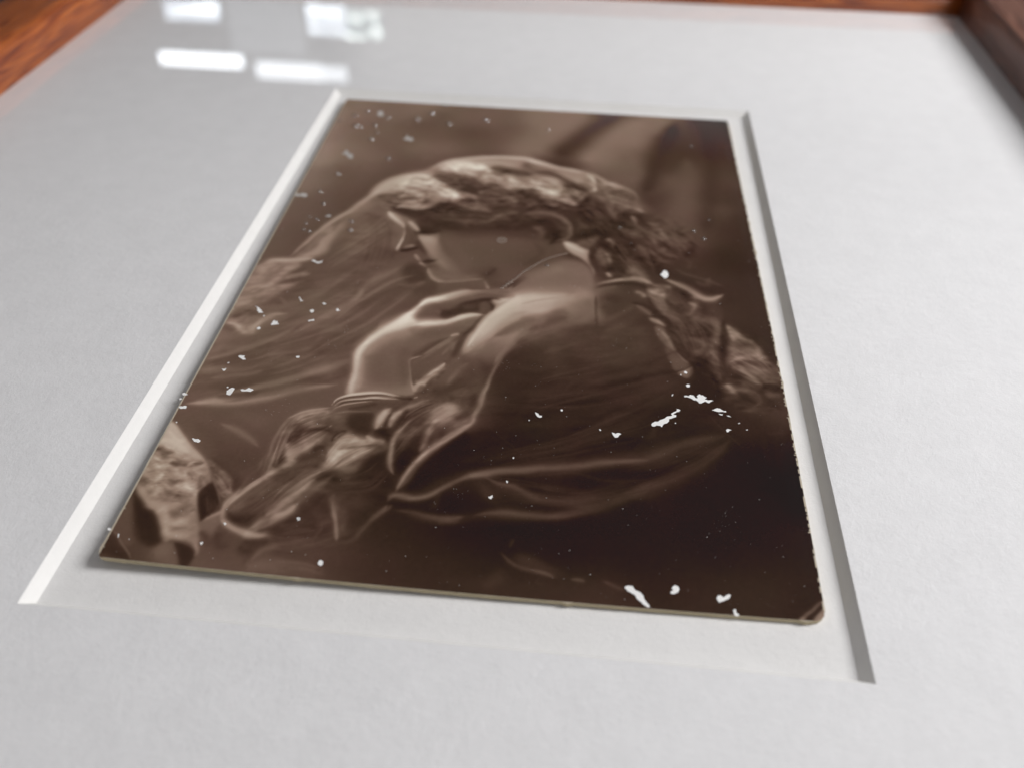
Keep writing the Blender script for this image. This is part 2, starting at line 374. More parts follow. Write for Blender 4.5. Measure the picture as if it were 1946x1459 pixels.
BRUSHWORK = [
('S',[(55.58,-1.37,4.16),(52.05,7.14,4.39),(48.54,16.26,4.41),(45.03,21.87,4.09)],(108,108),0.75,2,1),
('S',[(62.86,1.7,2.73),(57.78,10.74,3.48),(54.3,17.55,3.73),(50.48,23.13,3.41)],(56,56),0.95,2,1),
('S',[(69.05,2.56,4.77),(63.35,10.53,4.74),(59.31,18.92,4.22),(56.33,25.29,3.72)],(112,112),0.85,2,1),
('S',[(72.9,0.9,2.29),(70.77,9.52,2.47)],(106,106),0.7,2,1),
('S',[(76.15,2.73,2.72),(72.83,17.11,2.89),(70.28,28.21,2.74),(68.57,37.48,2.33)],(54,54),0.85,2,1),
('S',[(77.58,20.5,2.23),(77.49,30.05,2.33),(75.75,39.14,2.47),(74.6,45.95,2.6)],(84,84),0.6,2,1),
('S',[(82.66,4.09,2.16),(82.78,21.79,2.42),(81,40.17,2.49),(79.46,50.47,2.51)],(50,50),0.6,2,1),
('S',[(63.81,20.34,1.82),(67.27,27.66,1.63),(65.91,32.93,1.81)],(92,92),0.5,2,1),
('S',[(24.02,4.2,2.5),(21.54,10.27,3.96),(16.98,11.48,5.51)],(76,76),0.5,2,1),
('S',[(12.11,34.26,3.74),(17.49,32.55,4.28),(22.9,27.92,4.74)],(78,78),0.5,2,1),
('S',[(19.52,22.37,3.46),(23.91,22.77,4.01),(27.91,22.21,4.55)],(100,100),0.5,2,1),
('S',[(12.26,28.44,3.61),(10.21,33.58,4.83)],(104,104),0.4,2,1),
('S',[(-0.26,23.15,1.32),(0.2,12.22,1.59),(-0.08,3.52,1.85)],(112,112),0.6,2,1),
('P',[(12.8,49.66),(14.42,43.46),(16.05,38.78),(18.99,36.08),(22.23,34.7),(24.78,31.51),(27.87,28.43),(32.9,26.02),(38.37,25.02),(43.94,24.99),(48.49,26.82),(51.72,28.3),(56.24,29.12),(58.45,31.16),(57.53,37.61),(54.61,44.01),(47.71,48.23),(39.95,51.68),(29.86,51.43),(21.8,51.71),(19.12,50.44),(17.21,49.05),(14.57,50.24)],(134,86),0.95,0.37,0.54,1),
('P',[(19.21,48.78),(23.44,49.44),(27.32,48.09),(30.17,46.45),(35.33,46.58),(39.38,46.04),(45.46,45.23),(51.43,41.89),(55.71,46.36),(56.92,53.37),(55.43,61.04),(52.44,62.15),(44.55,58.78),(36.55,56.82),(30.64,56.84),(25.36,53.64),(22.19,51.66)],(56,62),1,0.3,0.49,1),
('P',[(22.81,53.98),(25.99,57.46),(27.27,58.05),(29.67,56.97),(34.51,56.32),(40.42,56.31),(46.35,57.05),(51.22,57.16),(54.23,59.74),(53.41,62.74),(48.91,66.14),(45.52,70.32),(43.68,74.15),(41.14,74.15),(39.78,71.72),(34.86,73.33),(31.84,72.74),(30.4,70.59),(29.41,69.02),(28.46,67.75),(26.94,65.48),(24.21,65.13),(23.33,64.52),(23.57,61.56),(23.81,58.52)],(82,72),0.9,0.29,0.43,1),
('S',[(46.3,56.29,2.31),(49.34,58.16,1.96),(48.65,62.28,2.19)],(66,66),0.7,2,1),
('S',[(28.01,60.22,1.8),(30.09,63.63,2.27),(32.84,66.83,2.89),(36.24,69.83,3.39)],(90,90),0.8,2,1),
('S',[(34.27,61.98,4.49),(39.21,63.15,3.97),(41.44,66.41,3.06)],(78,78),0.5,2,1),
('S',[(39.67,70.73,1.72),(42.2,68.38,1.99),(45.09,65.23,2.17),(47.12,62.12,2.35)],(68,68),0.6,2,1),
('S',[(32.73,57.71,1.87),(37.47,56.31,2.27),(42.29,55.29,2.67),(45.3,56.04,2.93)],(64,64),0.6,2,1),
('S',[(31.59,55.16,1.51),(36.41,55.68,1.72),(41.2,54.27,1.89),(46.01,52.46,2.12),(49.95,51.94,2.34)],(52,52),0.9,2,1),
('S',[(25.36,53.64,0.77),(28.08,55.63,1.35),(30.31,54.55,1.88),(33.54,54.9,2.27)],(50,50),0.8,2,1),
('S',[(47.87,50.63,2.18),(50.54,51.86,1.46),(51.74,55.96,0.91),(50.75,59.09,0.87)],(40,40),0.8,2,1),
('S',[(48.03,52.98,1.17),(49.3,54.37,0.98),(48.28,56.79,1.43)],(66,66),0.6,2,1),
('S',[(19.63,50.99,0.54),(20.48,52.29,0.71),(21.76,53.73,0.64),(22.82,55.17,0.43),(23.48,56.64,0.31)],(150,140),1,2,1),
('S',[(20.81,51.85,0.53),(22.08,53.28,0.59),(23.34,54.7,0.66)],(120,104),0.6,2,1),
('S',[(23.48,56.64,0.25),(23.86,59.27,0.22),(23.76,61.53,0.21),(23.52,63.95,0.27)],(132,150),0.8,2,1),
('S',[(23.32,63.43,0.28),(23.59,64.67,0.28)],(130,130),0.7,2,1),
('S',[(24.58,58.41,0.68),(25.15,60.6,0.97),(25.02,62.11,1.04)],(70,70),0.5,2,1),
('S',[(23.79,53.85,0.45),(25.06,55.45,0.53),(26.19,57.43,0.34)],(130,130),0.9,2,1),
('S',[(22.73,52.39,0.37),(24.31,54.57,0.4),(25.54,57.13,0.43)],(104,104),0.5,2,1),
('S',[(24.89,63.04,0.36),(25.7,62.68,0.47),(26.56,62.64,0.36)],(120,120),0.8,2,1),
('S',[(24.11,64.6,0.53),(25.17,64.1,0.64),(26.4,63.39,0.64),(27.28,62.91,0.52)],(58,58),0.9,2,1),
('S',[(26.55,60.79,0.67),(27.6,62.5,0.7),(28.64,64.18,0.71),(29.24,65.54,0.71)],(64,64),0.7,2,1),
('S',[(26.77,57.36,0.74),(28.57,57.5,1.04),(29.81,56.56,1.22)],(52,52),0.8,2,1),
('P',[(26.69,59.27),(28.74,58.62),(29.92,59.97),(29.98,62.92),(31.15,65.64),(33.5,68.83),(32.71,68.59),(30.04,65.79),(27.98,62.45)],(128,112),0.75,0.38,0.61,1),
('S',[(27.25,60.32,0.46),(28.79,62.71,0.53),(30.3,65.04,0.63),(32.57,67.57,0.74)],(118,118),0.5,2,1),
('S',[(27.01,65.29,0.32),(27.67,66.45,0.35),(28.19,67.26,0.38)],(126,112),0.55,2,1),
('S',[(28.8,67.54,0.26),(30.04,67.02,0.52),(31.68,66.63,0.26)],(46,46),0.9,2,1),
('S',[(28.3,67.95,0.39),(28.96,68.56,0.37),(29.65,69.33,0.36)],(130,112),0.55,2,1),
('S',[(29.43,67.98,0.67),(30.77,68.15,0.67)],(96,96),0.4,2,1),
('S',[(29.92,69.29,0.34),(30.54,70.91,0.38),(31.4,72.3,0.42),(32.25,73.01,0.38)],(120,112),0.8,2,1),
('S',[(31.88,72.99,0.35),(34.84,73.17,0.4),(37.48,72.41,0.4),(39.96,71.63,0.36)],(108,108),0.85,2,1),
('S',[(31.74,72.09,0.49),(34.68,72.04,0.66),(38.24,71.08,0.82)],(96,96),0.4,2,1),
('P',[(32.7,73.61),(36.65,73.1),(40,72.02),(40.85,74.83),(38.72,75.1),(35.29,76.49),(32.9,77.43)],(92,88),0.7,0.27,0.47,1),
('S',[(40.31,72.31,0.25),(40.81,73.55,0.3),(41.28,74.61,0.35)],(120,140),0.9,2,1),
('P',[(25.68,70.19),(27.89,68.87),(29.57,70.02),(29.93,72.32),(28.76,74.12),(26.49,73.76)],(60,60),0.7,0.37,0.64,1),
('P',[(16.13,39.22),(19.42,36.02),(23.08,34.58),(25.42,35.65),(27.5,38.1),(30.32,39.95),(33.81,42.54),(31.88,45.37),(28.32,43.72),(25.32,43.26),(21.97,43.29),(18.73,42.86),(16.92,44.42),(15.66,45.46),(14.83,43.4)],(156,150),0.75,0.53,0.63,1),
('S',[(20.2,40.45,1.73),(22.6,36.95,2.53),(25.55,37.91,2.35),(28.3,40.67,1.8),(30.72,42.96,1.57)],(176,176),0.65,2,1),
('S',[(28.14,42.44,1.49),(30.84,43.8,1.42),(32.23,44.9,1.32)],(172,172),0.7,2,1),
('P',[(26.37,30.33),(30.01,27.89),(34.27,28.27),(37.34,30.25),(36.94,32.67),(33.47,34.53),(30.59,34),(28.49,32.89)],(176,165),0.85,0.55,0.69,1),
('S',[(28.4,29.09,1.3),(31.65,30.32,1.96),(34.83,31.31,1.1)],(180,180),0.7,2,1),
('S',[(24.85,31.98,0.51),(27.9,28.67,0.58),(32.92,26.26,0.66),(38.38,25.16,0.69),(43.96,25.24,0.69),(47.6,26.69,0.65),(51.74,28.77,0.65)],(150,164),0.9,2,1),
('S',[(35.2,26.68,0.73),(40.7,26.17,0.76),(45.21,27.26,0.76),(48.6,28.72,0.77)],(120,120),0.7,2,1),
('S',[(33.12,27.95,0.72),(37.54,27.82,0.75),(40.93,28.81,0.73),(44.14,30.51,0.73)],(150,140),0.7,2,1),
('S',[(36.43,29.9,1.13),(40.02,30.83,1.57),(43.58,31.76,1.52),(45.61,32.88,1.01)],(66,66),0.85,2,1),
('S',[(43.25,27.53,1.7),(47.57,29.81,2.1),(51.81,32.05,1.25)],(80,80),0.8,2,1),
('S',[(25.42,32.85,0.89),(28.09,36.2,2.08),(32.23,38.35,2.69),(36.29,40.46,2.53),(38.91,41.41,2)],(104,62),0.85,2,1),
('S',[(28.61,33.81,1.58),(31.41,35.28,1.8),(34.59,36.67,2.02)],(92,92),0.7,2,1),
('S',[(33.32,36.84,1.63),(37.56,38.51,2.23),(40.78,38.97,2.47),(44.15,38.95,2.19)],(72,72),0.7,2,1),
('S',[(32.18,44.48,1.27),(34.22,44.2,1.88),(36.36,44.76,1.4)],(56,56),0.85,2,1),
('S',[(36.85,41.69,1.61),(39.66,42.61,1.98),(42.09,41.85,2.18),(45.08,40.15,2.4)],(60,60),0.75,2,1),
('S',[(39.38,46.04,2.03),(43.36,44.67,2.2),(47.27,41.59,2.61),(50.61,42,2.95)],(60,60),0.7,2,1),
('S',[(35.06,35.24,1.14),(38.24,34.8,1.72),(41.54,35.72,1.75),(44.78,36.19,1.32)],(158,158),0.7,2,1),
('S',[(40.07,35.92,1.76),(43.1,36.42,2.08),(45.62,36.08,2),(46.95,36.8,1.39)],(168,168),0.8,2,1),
('S',[(40.69,38.09,1.1),(43.87,38.1,1.21),(45.99,38.26,1.31)],(150,150),0.5,2,1),
('S',[(47.98,39.76,1.07),(49.67,39.97,1.4),(50.92,40.02,1.73)],(156,156),0.85,2,1),
('S',[(46.77,34.11,1.11),(49.93,33.22,1.26),(52.32,33.82,1.33)],(140,140),0.7,2,1),
('S',[(16.03,45.19,0.64),(18.27,44.88,1.06),(20.15,44.84,0.63)],(66,66),0.7,2,1),
('S',[(19.43,43.2,0.63),(21.75,42.01,0.94),(24.23,41.67,0.88),(25.96,39.21,0.52)],(80,80),0.7,2,1),
('S',[(19.17,44.11,0.62),(22.6,44.5,0.71),(25.53,43.23,0.77),(27.72,42.5,0.85)],(150,150),0.7,2,1),
('S',[(20.93,46.86,0.82),(23.43,46.94,1.11),(25.79,46.2,1.09),(28.07,44.82,0.8)],(76,76),0.85,2,1),
('S',[(20.49,49.02,0.61),(22.83,48.28,0.83),(25.31,48.36,1.03),(27.57,47.01,0.72),(28.91,44.92,0.48)],(140,140),0.8,2,1),
('S',[(19.06,47.96,0.66),(19.44,46.64,1.25),(20.78,46.03,0.83)],(62,62),0.8,2,1),
('S',[(20.31,50.28,0.81),(22.31,50.01,0.9),(24.44,50.54,1),(26.37,49.87,0.76),(28.53,47.92,0.54)],(56,56),0.9,2,1),
('S',[(28.25,48.79,2.03),(30.6,48.06,2.59),(33.12,48.54,2.58),(35.03,47.46,1.93)],(52,52),0.8,2,1),
('S',[(31.99,46.2,0.56),(35.03,47.46,0.72),(37.49,47.54,0.72),(39.23,48.54,0.53)],(110,90),0.7,2,1),
('S',[(35.38,47,0.6),(36.95,46.37,1.03),(38.45,47,0.56)],(104,104),0.5,2,1),
('S',[(39.35,49.75,0.6),(40.55,49.59,0.7),(41.67,48.63,0.82),(43.64,47.95,0.99)],(96,110),0.7,2,1),
('S',[(29.63,52.66,0.4),(32,52.34,0.49),(36.07,52.79,0.59),(38.96,51.81,0.46),(40.59,49.99,0.32)],(92,92),0.7,2,1),
('S',[(32.98,50.6,0.35),(36,52.21,0.55),(38.02,52.34,0.39)],(84,84),0.6,2,1),
('S',[(44.52,49.06,0.69),(46.81,47.12,0.85),(49.65,47.16,0.91),(52.14,48.46,0.79),(54.05,51.01,0.57),(54.55,53.68,0.41),(53.87,56.06,0.49),(51.8,57.46,0.5)],(92,92),0.85,2,1),
('S',[(46.15,49.25,0.6),(48.77,49.31,0.71),(51.05,50.61,0.68),(52.55,52.78,0.68)],(70,70),0.6,2,1),
('S',[(47.83,50.24,1.47),(49.88,51.16,1.68),(50.84,54.16,1.24),(49.85,57.34,1.1)],(44,44),0.8,2,1),
('S',[(47.22,53.09,1.08),(48.65,53.68,1.07),(49.35,55.51,1)],(80,80),0.6,2,1),
('S',[(45.13,46.52,0.47),(46.63,44.65,0.66),(49.46,43.85,0.84),(51.54,44.42,0.69),(53.63,45.39,0.57)],(92,92),0.7,2,1),
('S',[(44.89,48.61,1.09),(47.12,45.84,1.43),(50.39,45.82,1.56),(53.31,47.49,1.28),(54.83,50.51,0.93),(55.17,54.37,0.89)],(48,48),0.7,2,1),
('B',[(44.17,34,0.29),(47.75,33.05,0.3),(51.68,34.36,0.26),(53.91,36.76,0.22)],[(44.78,41.92,0.28),(48.28,41.45,0.28),(51.46,42.74,0.26),(54.8,43.99,0.26)],60,120,28,0.5),
('S',[(43.92,36.31,1.34),(45.39,36.11,1.6),(46.52,37.08,1.59)],(160,160),0.8,2,1),
('S',[(47.94,39.32,1.05),(49.64,39.75,1.44),(50.71,40.26,0.79)],(172,172),0.9,2,1),
('S',[(51.47,38.85,0.69),(52.38,40.47,0.86),(53.49,42.05,1.03)],(120,120),0.8,2,1),
('S',[(47.56,36.72,0.87),(50.06,35.93,1.11),(52.61,36.04,1.34)],(140,140),0.6,2,1),
('S',[(52.87,37.34,1.46),(54.1,36.29,1.91),(55.84,37.83,1.13),(55.5,40.49,1.06)],(60,60),0.7,2,1),
('S',[(54.18,38.49,1.3),(55.01,38.38,1.24),(55.47,39.63,0.98)],(96,96),0.6,2,1),
('S',[(43.48,25.06,0.64),(46.25,26.63,0.64),(49.65,28.34,0.68),(52.95,28.85,0.69),(56.45,29.79,0.68)],(158,150),0.95,2,1),
('S',[(44.57,27.83,1.11),(48.17,29.25,1.6),(51.72,30.66,1.72),(54.59,32.14,1.52),(56.56,33.71,1.14)],(112,112),0.8,2,1),
('S',[(49.98,30.43,1.12),(53.05,31.42,1.36),(55.68,32.91,1.27),(57.44,34.95,1.01)],(128,128),0.7,2,1),
('S',[(45.67,31.01,0.93),(49.36,30.98,0.93),(52.72,33.76,0.83),(55.79,36.51,0.85),(57.52,38.05,0.89)],(78,66),0.8,2,1),
('S',[(56.68,30,0.47),(57.79,31.71,0.45),(58.49,34.36,0.48),(58.74,36.56,0.52),(57.92,37.34,0.7)],(156,150),0.9,2,1),
('S',[(56.08,31.94,0.74),(56.79,34.13,0.91),(57.45,35.39,1.13)],(104,104),0.6,2,1),
('S',[(57.75,29.85,0.52),(59.51,31.94,0.54),(61.67,33.94,0.59),(63.79,35.01,0.59),(66.08,36.92,0.48),(67.29,39.8,0.4)],(140,120),0.85,2,1),
('S',[(59.95,32.34,0.72),(60.82,34.05,0.64),(59.98,34.61,1.36)],(128,128),0.7,2,1),
('S',[(61.66,33.48,0.64),(62.52,34.72,0.81),(62.94,36.45,0.47)],(150,120),0.85,2,1),
('S',[(59.14,35.17,0.62),(61.26,36.23,0.73),(62.94,36.89,0.84)],(110,110),0.7,2,1),
('S',[(59.6,37.33,1.8),(61.29,38.86,2.26),(63.77,41.12,2.44),(66.82,43.25,2.23)],(92,92),0.7,2,1),
('S',[(63.78,36.34,1.37),(65.85,38.7,1.49),(67.45,42.33,1.62),(68.81,45.05,1.9)],(88,88),0.8,2,1),
('S',[(62.53,37.83,0.36),(64.6,39.72,0.39),(66.24,41.22,0.43)],(120,108),0.8,2,1),
('S',[(62.11,37,1.26),(65.02,39.67,1.78)],(70,70),0.5,2,1),
('S',[(57.93,37.99,1.53),(60.47,40.69,1.48),(61.74,44.33,1.17),(62.76,48.27,0.89)],(88,88),0.8,2,1),
('S',[(59.15,35.62,0.47),(60.86,38.05,0.49),(62.13,42.18,0.39),(61.75,45.56,0.31)],(108,108),0.5,2,1),
('S',[(63.36,42.86,0.53),(64.79,42.88,0.67),(66.01,42.93,0.58),(68.22,44.72,0.36)],(140,125),0.9,2,1),
('S',[(63.36,45.35,1.58),(64.97,45.96,1.97),(66.15,48.23,1.39),(64.94,49.98,1.87)],(52,52),0.8,2,1),
('S',[(65.78,46.27,0.47),(66.26,47.82,0.52),(66.54,48.98,0.56)],(112,90),0.8,2,1),
('S',[(67.39,45.65,1.2),(68.95,47.87,0.92),(67.7,50.41,1.17)],(60,60),0.7,2,1),
('S',[(56.81,42.88,1.9),(58.52,45.99,2.41),(60.58,49.76,2.34),(62.19,53.84,1.88)],(46,46),0.75,2,1),
('S',[(58.02,41.87,0.44),(58.48,44.34,0.65)],(92,92),0.5,2,1),
('S',[(56.66,51.85,0.94),(58.62,51.2,0.95),(60.58,49.36,0.95)],(70,70),0.7,2,1),
('S',[(54.61,55.2,1.13),(57.14,54.88,1.55),(59.84,52.99,1.53),(62.18,51.13,1.3)],(44,44),0.8,2,1),
('S',[(55.7,58.44,0.63),(57.96,56.66,0.78),(59.48,55.33,0.93)],(72,72),0.6,2,1),
('S',[(68.53,48.72,0.79),(70.49,49.26,0.79),(71.56,52.63,0.79),(73.39,55.04,0.93),(75.23,56.67,0.71),(75.51,58.46,0.41)],(90,84),0.8,2,1),
('S',[(69.22,52.54,0.84),(71.43,56.04,0.94),(73.62,58.34,1.07)],(56,56),0.7,2,1),
('S',[(68.07,51.92,0.58),(69.57,54.03,0.58),(70.25,57.3,0.61),(71.88,59.28,0.7),(73.71,60.49,0.5)],(96,84),0.8,2,1),
('S',[(73.96,51.16,0.66),(75.99,53.2,0.66),(76.97,56.08,0.54),(76.61,59.04,0.56)],(52,52),0.7,2,1),
('S',[(73.37,51.24,0.58),(75.33,50.99,0.77)],(80,80),0.5,2,1),
('S',[(74.67,60.01,0.56),(76.06,61.96,0.46),(75.38,64.13,0.47)],(76,76),0.4,2,1),
('S',[(62.97,51.02,0.5),(64.54,52.38,0.54),(65.89,54.12,0.58)],(80,80),0.6,2,1),
('S',[(65.7,53.77,0.6),(66.84,55.13,0.57),(66.3,52.15,0.64),(68.26,51.9,0.96)],(82,82),0.5,2,1),
('S',[(63.36,54.45,0.99),(63.74,59.24,1.05),(63.73,65.27,1.11)],(48,48),0.85,2,1),
('S',[(66.63,56.66,0.81),(67.93,58.7,0.87),(68.98,62.16,0.72),(69.6,66.23,0.49)],(78,78),0.7,2,1),
('S',[(69.05,59.28,0.72),(69.86,63.79,0.82),(70.69,66.77,0.94)],(46,46),0.8,2,1),
('P',[(53.15,57.47),(55.1,57.78),(57.26,59.35),(58.43,60.29),(58.09,62.13),(58.91,65.2),(59.16,68.58),(58.17,65.29),(56.61,63.04),(54.85,61.47),(53.83,59.79)],(150,120),0.85,0.19,0.36,1),
('P',[(55.66,57.33),(58.32,55.48),(59.49,55.71),(58.78,59.15),(58.04,59.98)],(96,88),0.7,0.29,0.56,1),
('S',[(53.55,57.79,0.46),(55.55,59.57,0.54),(57.3,60.8,0.63)],(158,140),0.7,2,1),
('S',[(59.5,56.46,0.32),(58.42,59.93,0.39),(58.39,62.81,0.48),(59.1,65.52,0.54),(60.79,67.02,0.57)],(56,56),0.85,2,1),
('P',[(59.93,59),(61.27,59.92),(62.05,63.04),(61.87,64.81),(60.01,64.36),(59.03,62.01)],(88,84),0.8,0.28,0.53,1),
('S',[(60.7,59.99,0.45),(61.67,62.38,0.45),(61.69,64.49,0.46)],(116,90),0.6,2,1),
('S',[(61.04,55.51,0.64),(62.2,56.48,0.53),(62.21,58.34,0.48)],(112,96),0.7,2,1),
('S',[(60.86,57.03,0.48),(61.64,58.78,0.53),(62.6,60.83,0.59)],(48,48),0.6,2,1),
('S',[(61.25,66.96,0.35),(61.9,68.23,0.46)],(140,120),0.8,2,1),
('P',[(64.86,62.68),(66.71,63.85),(68.13,66.42),(68.46,68.06),(65.55,67.76),(64.46,67.9),(64.84,65.13)],(98,96),0.8,0.37,0.51,1),
('S',[(59.03,71.24,0.44),(61.19,69.98,0.45),(63.36,69.05,0.5),(65.55,68.27,0.63),(67.36,68.54,0.66),(69.16,69.3,0.64)],(86,122,120,110),1,2,1),
('S',[(63.36,69.21,0.46),(65.55,68.27,0.72),(67.36,68.6,0.76),(69.33,69.61,0.63)],(122,118),0.9,2,1),
('S',[(59.25,72.82,0.45),(61.21,71.93,0.52),(63,71.06,0.6)],(92,92),0.8,2,1),
('S',[(59.41,72,0.44),(61.92,70.71,0.5),(64.81,69.85,0.57),(67.33,70.19,0.61),(69.82,71.17,0.63)],(50,50),0.7,2,1),
('S',[(69.14,69.96,0.49),(70.93,70.06,0.58),(72.36,70.21,0.66)],(108,108),0.8,2,1),
('S',[(71.2,67.72,0.64),(73.67,69.06,0.81),(75.57,70.45,0.88),(77.22,72.49,1.01),(78.96,72.91,0.92),(81.03,71.22,0.63)],(112,124,118),0.95,2,1),
('S',[(71.19,67.88,0.31),(73.66,69.39,0.33),(75.54,71.1,0.35),(77.56,72.76,0.41),(79.31,72.86,0.4),(80.84,71.4,0.36)],(124,118),0.8,2,1),
('S',[(76.45,67.72,0.47),(78.18,68.82,0.66),(79.08,66.38,0.57)],(76,76),0.7,2,1),
('S',[(72.99,64.09,0.31),(74.76,65.58,0.36),(77.25,66.62,0.41),(79.34,67.69,0.45),(81.23,68.77,0.48)],(70,70),0.6,2,1),
('S',[(5.25,69.07,0.38),(6.46,64.96,0.43),(8.31,59.08,0.51),(10.32,54.89,0.61),(12.37,51.37,0.66),(14.31,46.93,0.69),(16,42.8,0.75)],(118,146),0.9,2,1),
('S',[(10.72,58.36,0.73),(12.36,55,1.2),(13.65,51.6,1.51),(16.09,47.53,1.62)],(110,110),0.6,2,1),
('P',[(8.71,58.25),(10.46,57.23),(12.59,56.94),(12.14,59.33),(11.08,63.23),(11.38,66.11),(10.32,68.04),(8.65,68.97),(6.07,69.31),(7.11,65.96),(8.08,62.15)],(124,118),0.7,0.39,0.67,1),
('S',[(8.23,65.81,0.62),(9.02,62.77,0.73),(9.54,60.06,0.84)],(82,82),0.6,2,1),
('S',[(7.46,68.77,0.79),(9.24,66.76,0.95),(9.66,63.79,0.91),(11.07,59.85,0.8)],(130,140),0.55,2,1),
('S',[(10.6,59.53,0.33),(10.74,57.58,0.4),(11.08,55.58,0.48)],(88,88),0.5,2,1),
('S',[(-0.36,73.28,0.67),(1.21,72.22,0.72),(2.64,70.64,0.84),(5.57,70.25,0.83),(8,69.4,0.77),(9.38,68.87,0.7)],(110,140,130),0.95,2,1),
('P',[(-0.56,78.62),(0.1,73.56),(2.15,71.57),(4.61,70.9),(7.44,70.17),(6.97,72.64),(5.78,75.15),(5.07,77.87),(4.03,80.56),(2.49,82.65),(0.26,83.54),(-0.8,82.47)],(122,110),0.75,0.37,0.58,1),
('S',[(4.1,78.32,0.58),(4.8,75.61,0.71),(5.97,73.11,0.79),(7.79,71.51,0.65)],(140,124),0.6,2,1),
('S',[(6.05,76.11,0.48),(7.93,74.86,0.66),(10.14,74.07,0.5)],(130,118),0.75,2,1),
('S',[(3.34,81.29,0.43),(5.34,78.8,0.56),(6.92,77.94,0.58),(8.79,76.72,0.48)],(118,110),0.75,2,1),
('S',[(7.38,76.91,1.26),(8.9,75.73,1.44),(10.52,74.85,1.63)],(74,74),0.6,2,1),
('S',[(10.17,70.51,1.72),(13.68,69.35,1.73),(17.13,67.84,1.65),(20.21,64.21,1.55)],(84,84),0.4,2,1),
('S',[(14.05,64.3,0.47),(16.64,60.99,0.57),(18.91,57.64,0.56),(20.42,55.1,0.45)],(96,90),0.55,2,1),
('S',[(15.32,51.78,1.4),(18.31,54.59,1.5),(21.13,58.88,1.38),(19.03,62.17,1.99),(16.83,64.66,1.89)],(70,70),0.5,2,1),
('S',[(17.87,67.74,2.06),(20.63,66.32,2.3),(23.73,66.62,2.39)],(66,66),0.6,2,1),
('S',[(19.1,54.48,1.07),(21.09,56.57,1.26),(23.19,59.36,1.43)],(88,88),0.4,2,1),
('S',[(19.6,80.98,0.4),(20,77.83,0.5),(21.49,74.41,0.65),(23.27,72.19,0.64),(25.09,69.92,0.57)],(92,104),0.7,2,1),
('S',[(21.59,73.07,1.51),(23.81,71.11,1.82),(26.68,68.34,2.14)],(96,84),0.6,2,1),
('S',[(25.69,80.2,0.37),(27.05,77.87,0.45),(28.75,75.74,0.54)],(92,92),0.6,2,1),
('S',[(25.87,71.18,0.97),(27.53,68.92,1.4)],(60,60),0.6,2,1),
('P',[(-1.9,85.66),(-1.01,84.02),(0.52,83.21),(2.51,83.86),(3.56,86.14),(3.74,87.89),(1.9,88.72),(-0.47,87.87)],(112,98),0.6,0.35,0.53,1),
('S',[(0.54,87.74,0.88),(1.95,86.65,1.05),(3.98,86.38,1.18)],(86,86),0.7,2,1),
('S',[(0.08,89.56,0.53),(1.92,89.88,0.48),(3.44,91.39,0.49),(4.72,91.65,0.68),(5.25,90.01,0.56),(5.92,88.19,0.62),(7.2,86.55,0.73),(9.15,85.99,0.75)],(140,128),0.8,2,1),
('S',[(0.11,90.71,0.78),(1.94,91.03,0.74),(3.45,92.52,0.87),(5.42,92.26,1.11)],(90,86),0.5,2,1),
('S',[(-0.2,85.45,0.83),(0.79,84.09,1.08),(2.34,84.49,1.07)],(124,110),0.5,2,1),
('S',[(3.69,81.85,0.98),(4.73,80.45,1.08),(6.04,78.69,1.11),(7.9,77.47,0.95)],(110,110),0.5,2,1),
('S',[(6.79,83.9,1.01),(8.2,81.25,1.38),(9.91,78.17,1.57),(11.64,76.33,1.48)],(74,74),0.6,2,1),
('S',[(5.08,85.34,0.52),(5.42,82.85,0.68),(6.12,81.52,0.9)],(100,100),0.6,2,1),
('S',[(6.81,81.43,0.39),(8.17,83.1,0.47),(9.34,84.77,0.37)],(104,84),0.6,2,1),
('S',[(-0.05,99.23,0.4),(1.68,98.46,0.47),(3.57,97.15,0.53),(5.66,95.26,0.52),(7.46,93.38,0.54),(9.61,91.98,0.47),(11.56,89.75,0.39)],(106,92),0.7,2,1),
('S',[(1.15,99.84,0.79),(3.98,98.42,0.88),(6.54,95.95,0.96),(9.24,93.69,1.07)],(70,70),0.5,2,1),
('S',[(6.68,98.58,0.39),(9.33,96.92,0.49),(13.07,95.36,0.58),(15.65,93.68,0.63),(17.62,90.66,0.61),(20.05,87.79,0.61),(21.59,84.97,0.59)],(110,96),0.6,2,1),
('S',[(11.86,90.85,0.51),(14.47,87.65,0.71),(17.17,84.35,0.9),(19.09,81.06,0.77),(20.07,77.8,0.67)],(104,104),0.6,2,1),
('S',[(6.98,91.77,0.42),(9.57,90.01,0.46),(12.38,87.63,0.5),(14.78,84.66,0.53)],(96,92),0.45,2,1),
('S',[(11.92,93.61,0.96),(14.75,92.15,1.1),(16.69,89.65,1.1),(18.55,86.53,1.09)],(70,70),0.5,2,1),
('S',[(16.5,95.72,1.37),(18.3,92.79,1.58),(20.39,90.86,1.81)],(66,66),0.5,2,1),
('S',[(7.77,99.99,0.52),(10,99.19,0.61),(11.77,97.91,0.55),(13.09,96.69,0.38)],(92,96),0.5,2,1),
('S',[(2.39,103.49,0.51),(5.26,102.36,0.59),(7.98,101.75,0.6),(9.57,100.52,0.5)],(100,108),0.55,2,1),
('S',[(0.18,101.78,0.78),(2.51,100.95,0.85),(3.68,100.54,0.91)],(104,100),0.6,2,1),
('S',[(4.64,104.43,0.99),(8.11,103.72,1.16),(11.7,102.26,1.21),(15.93,99.95,1.14)],(72,72),0.5,2,1),
('S',[(6.71,105.86,0.49),(9.24,104.8,0.64),(12.68,102.88,0.74),(16.13,100.69,0.75),(18.91,98.81,0.7),(22.11,96.32,0.63)],(100,106),0.75,2,1),
('S',[(9.29,106,0.73),(12.38,104.64,0.82),(16.63,102.62,0.9),(19.84,99.96,0.97)],(74,74),0.5,2,1),
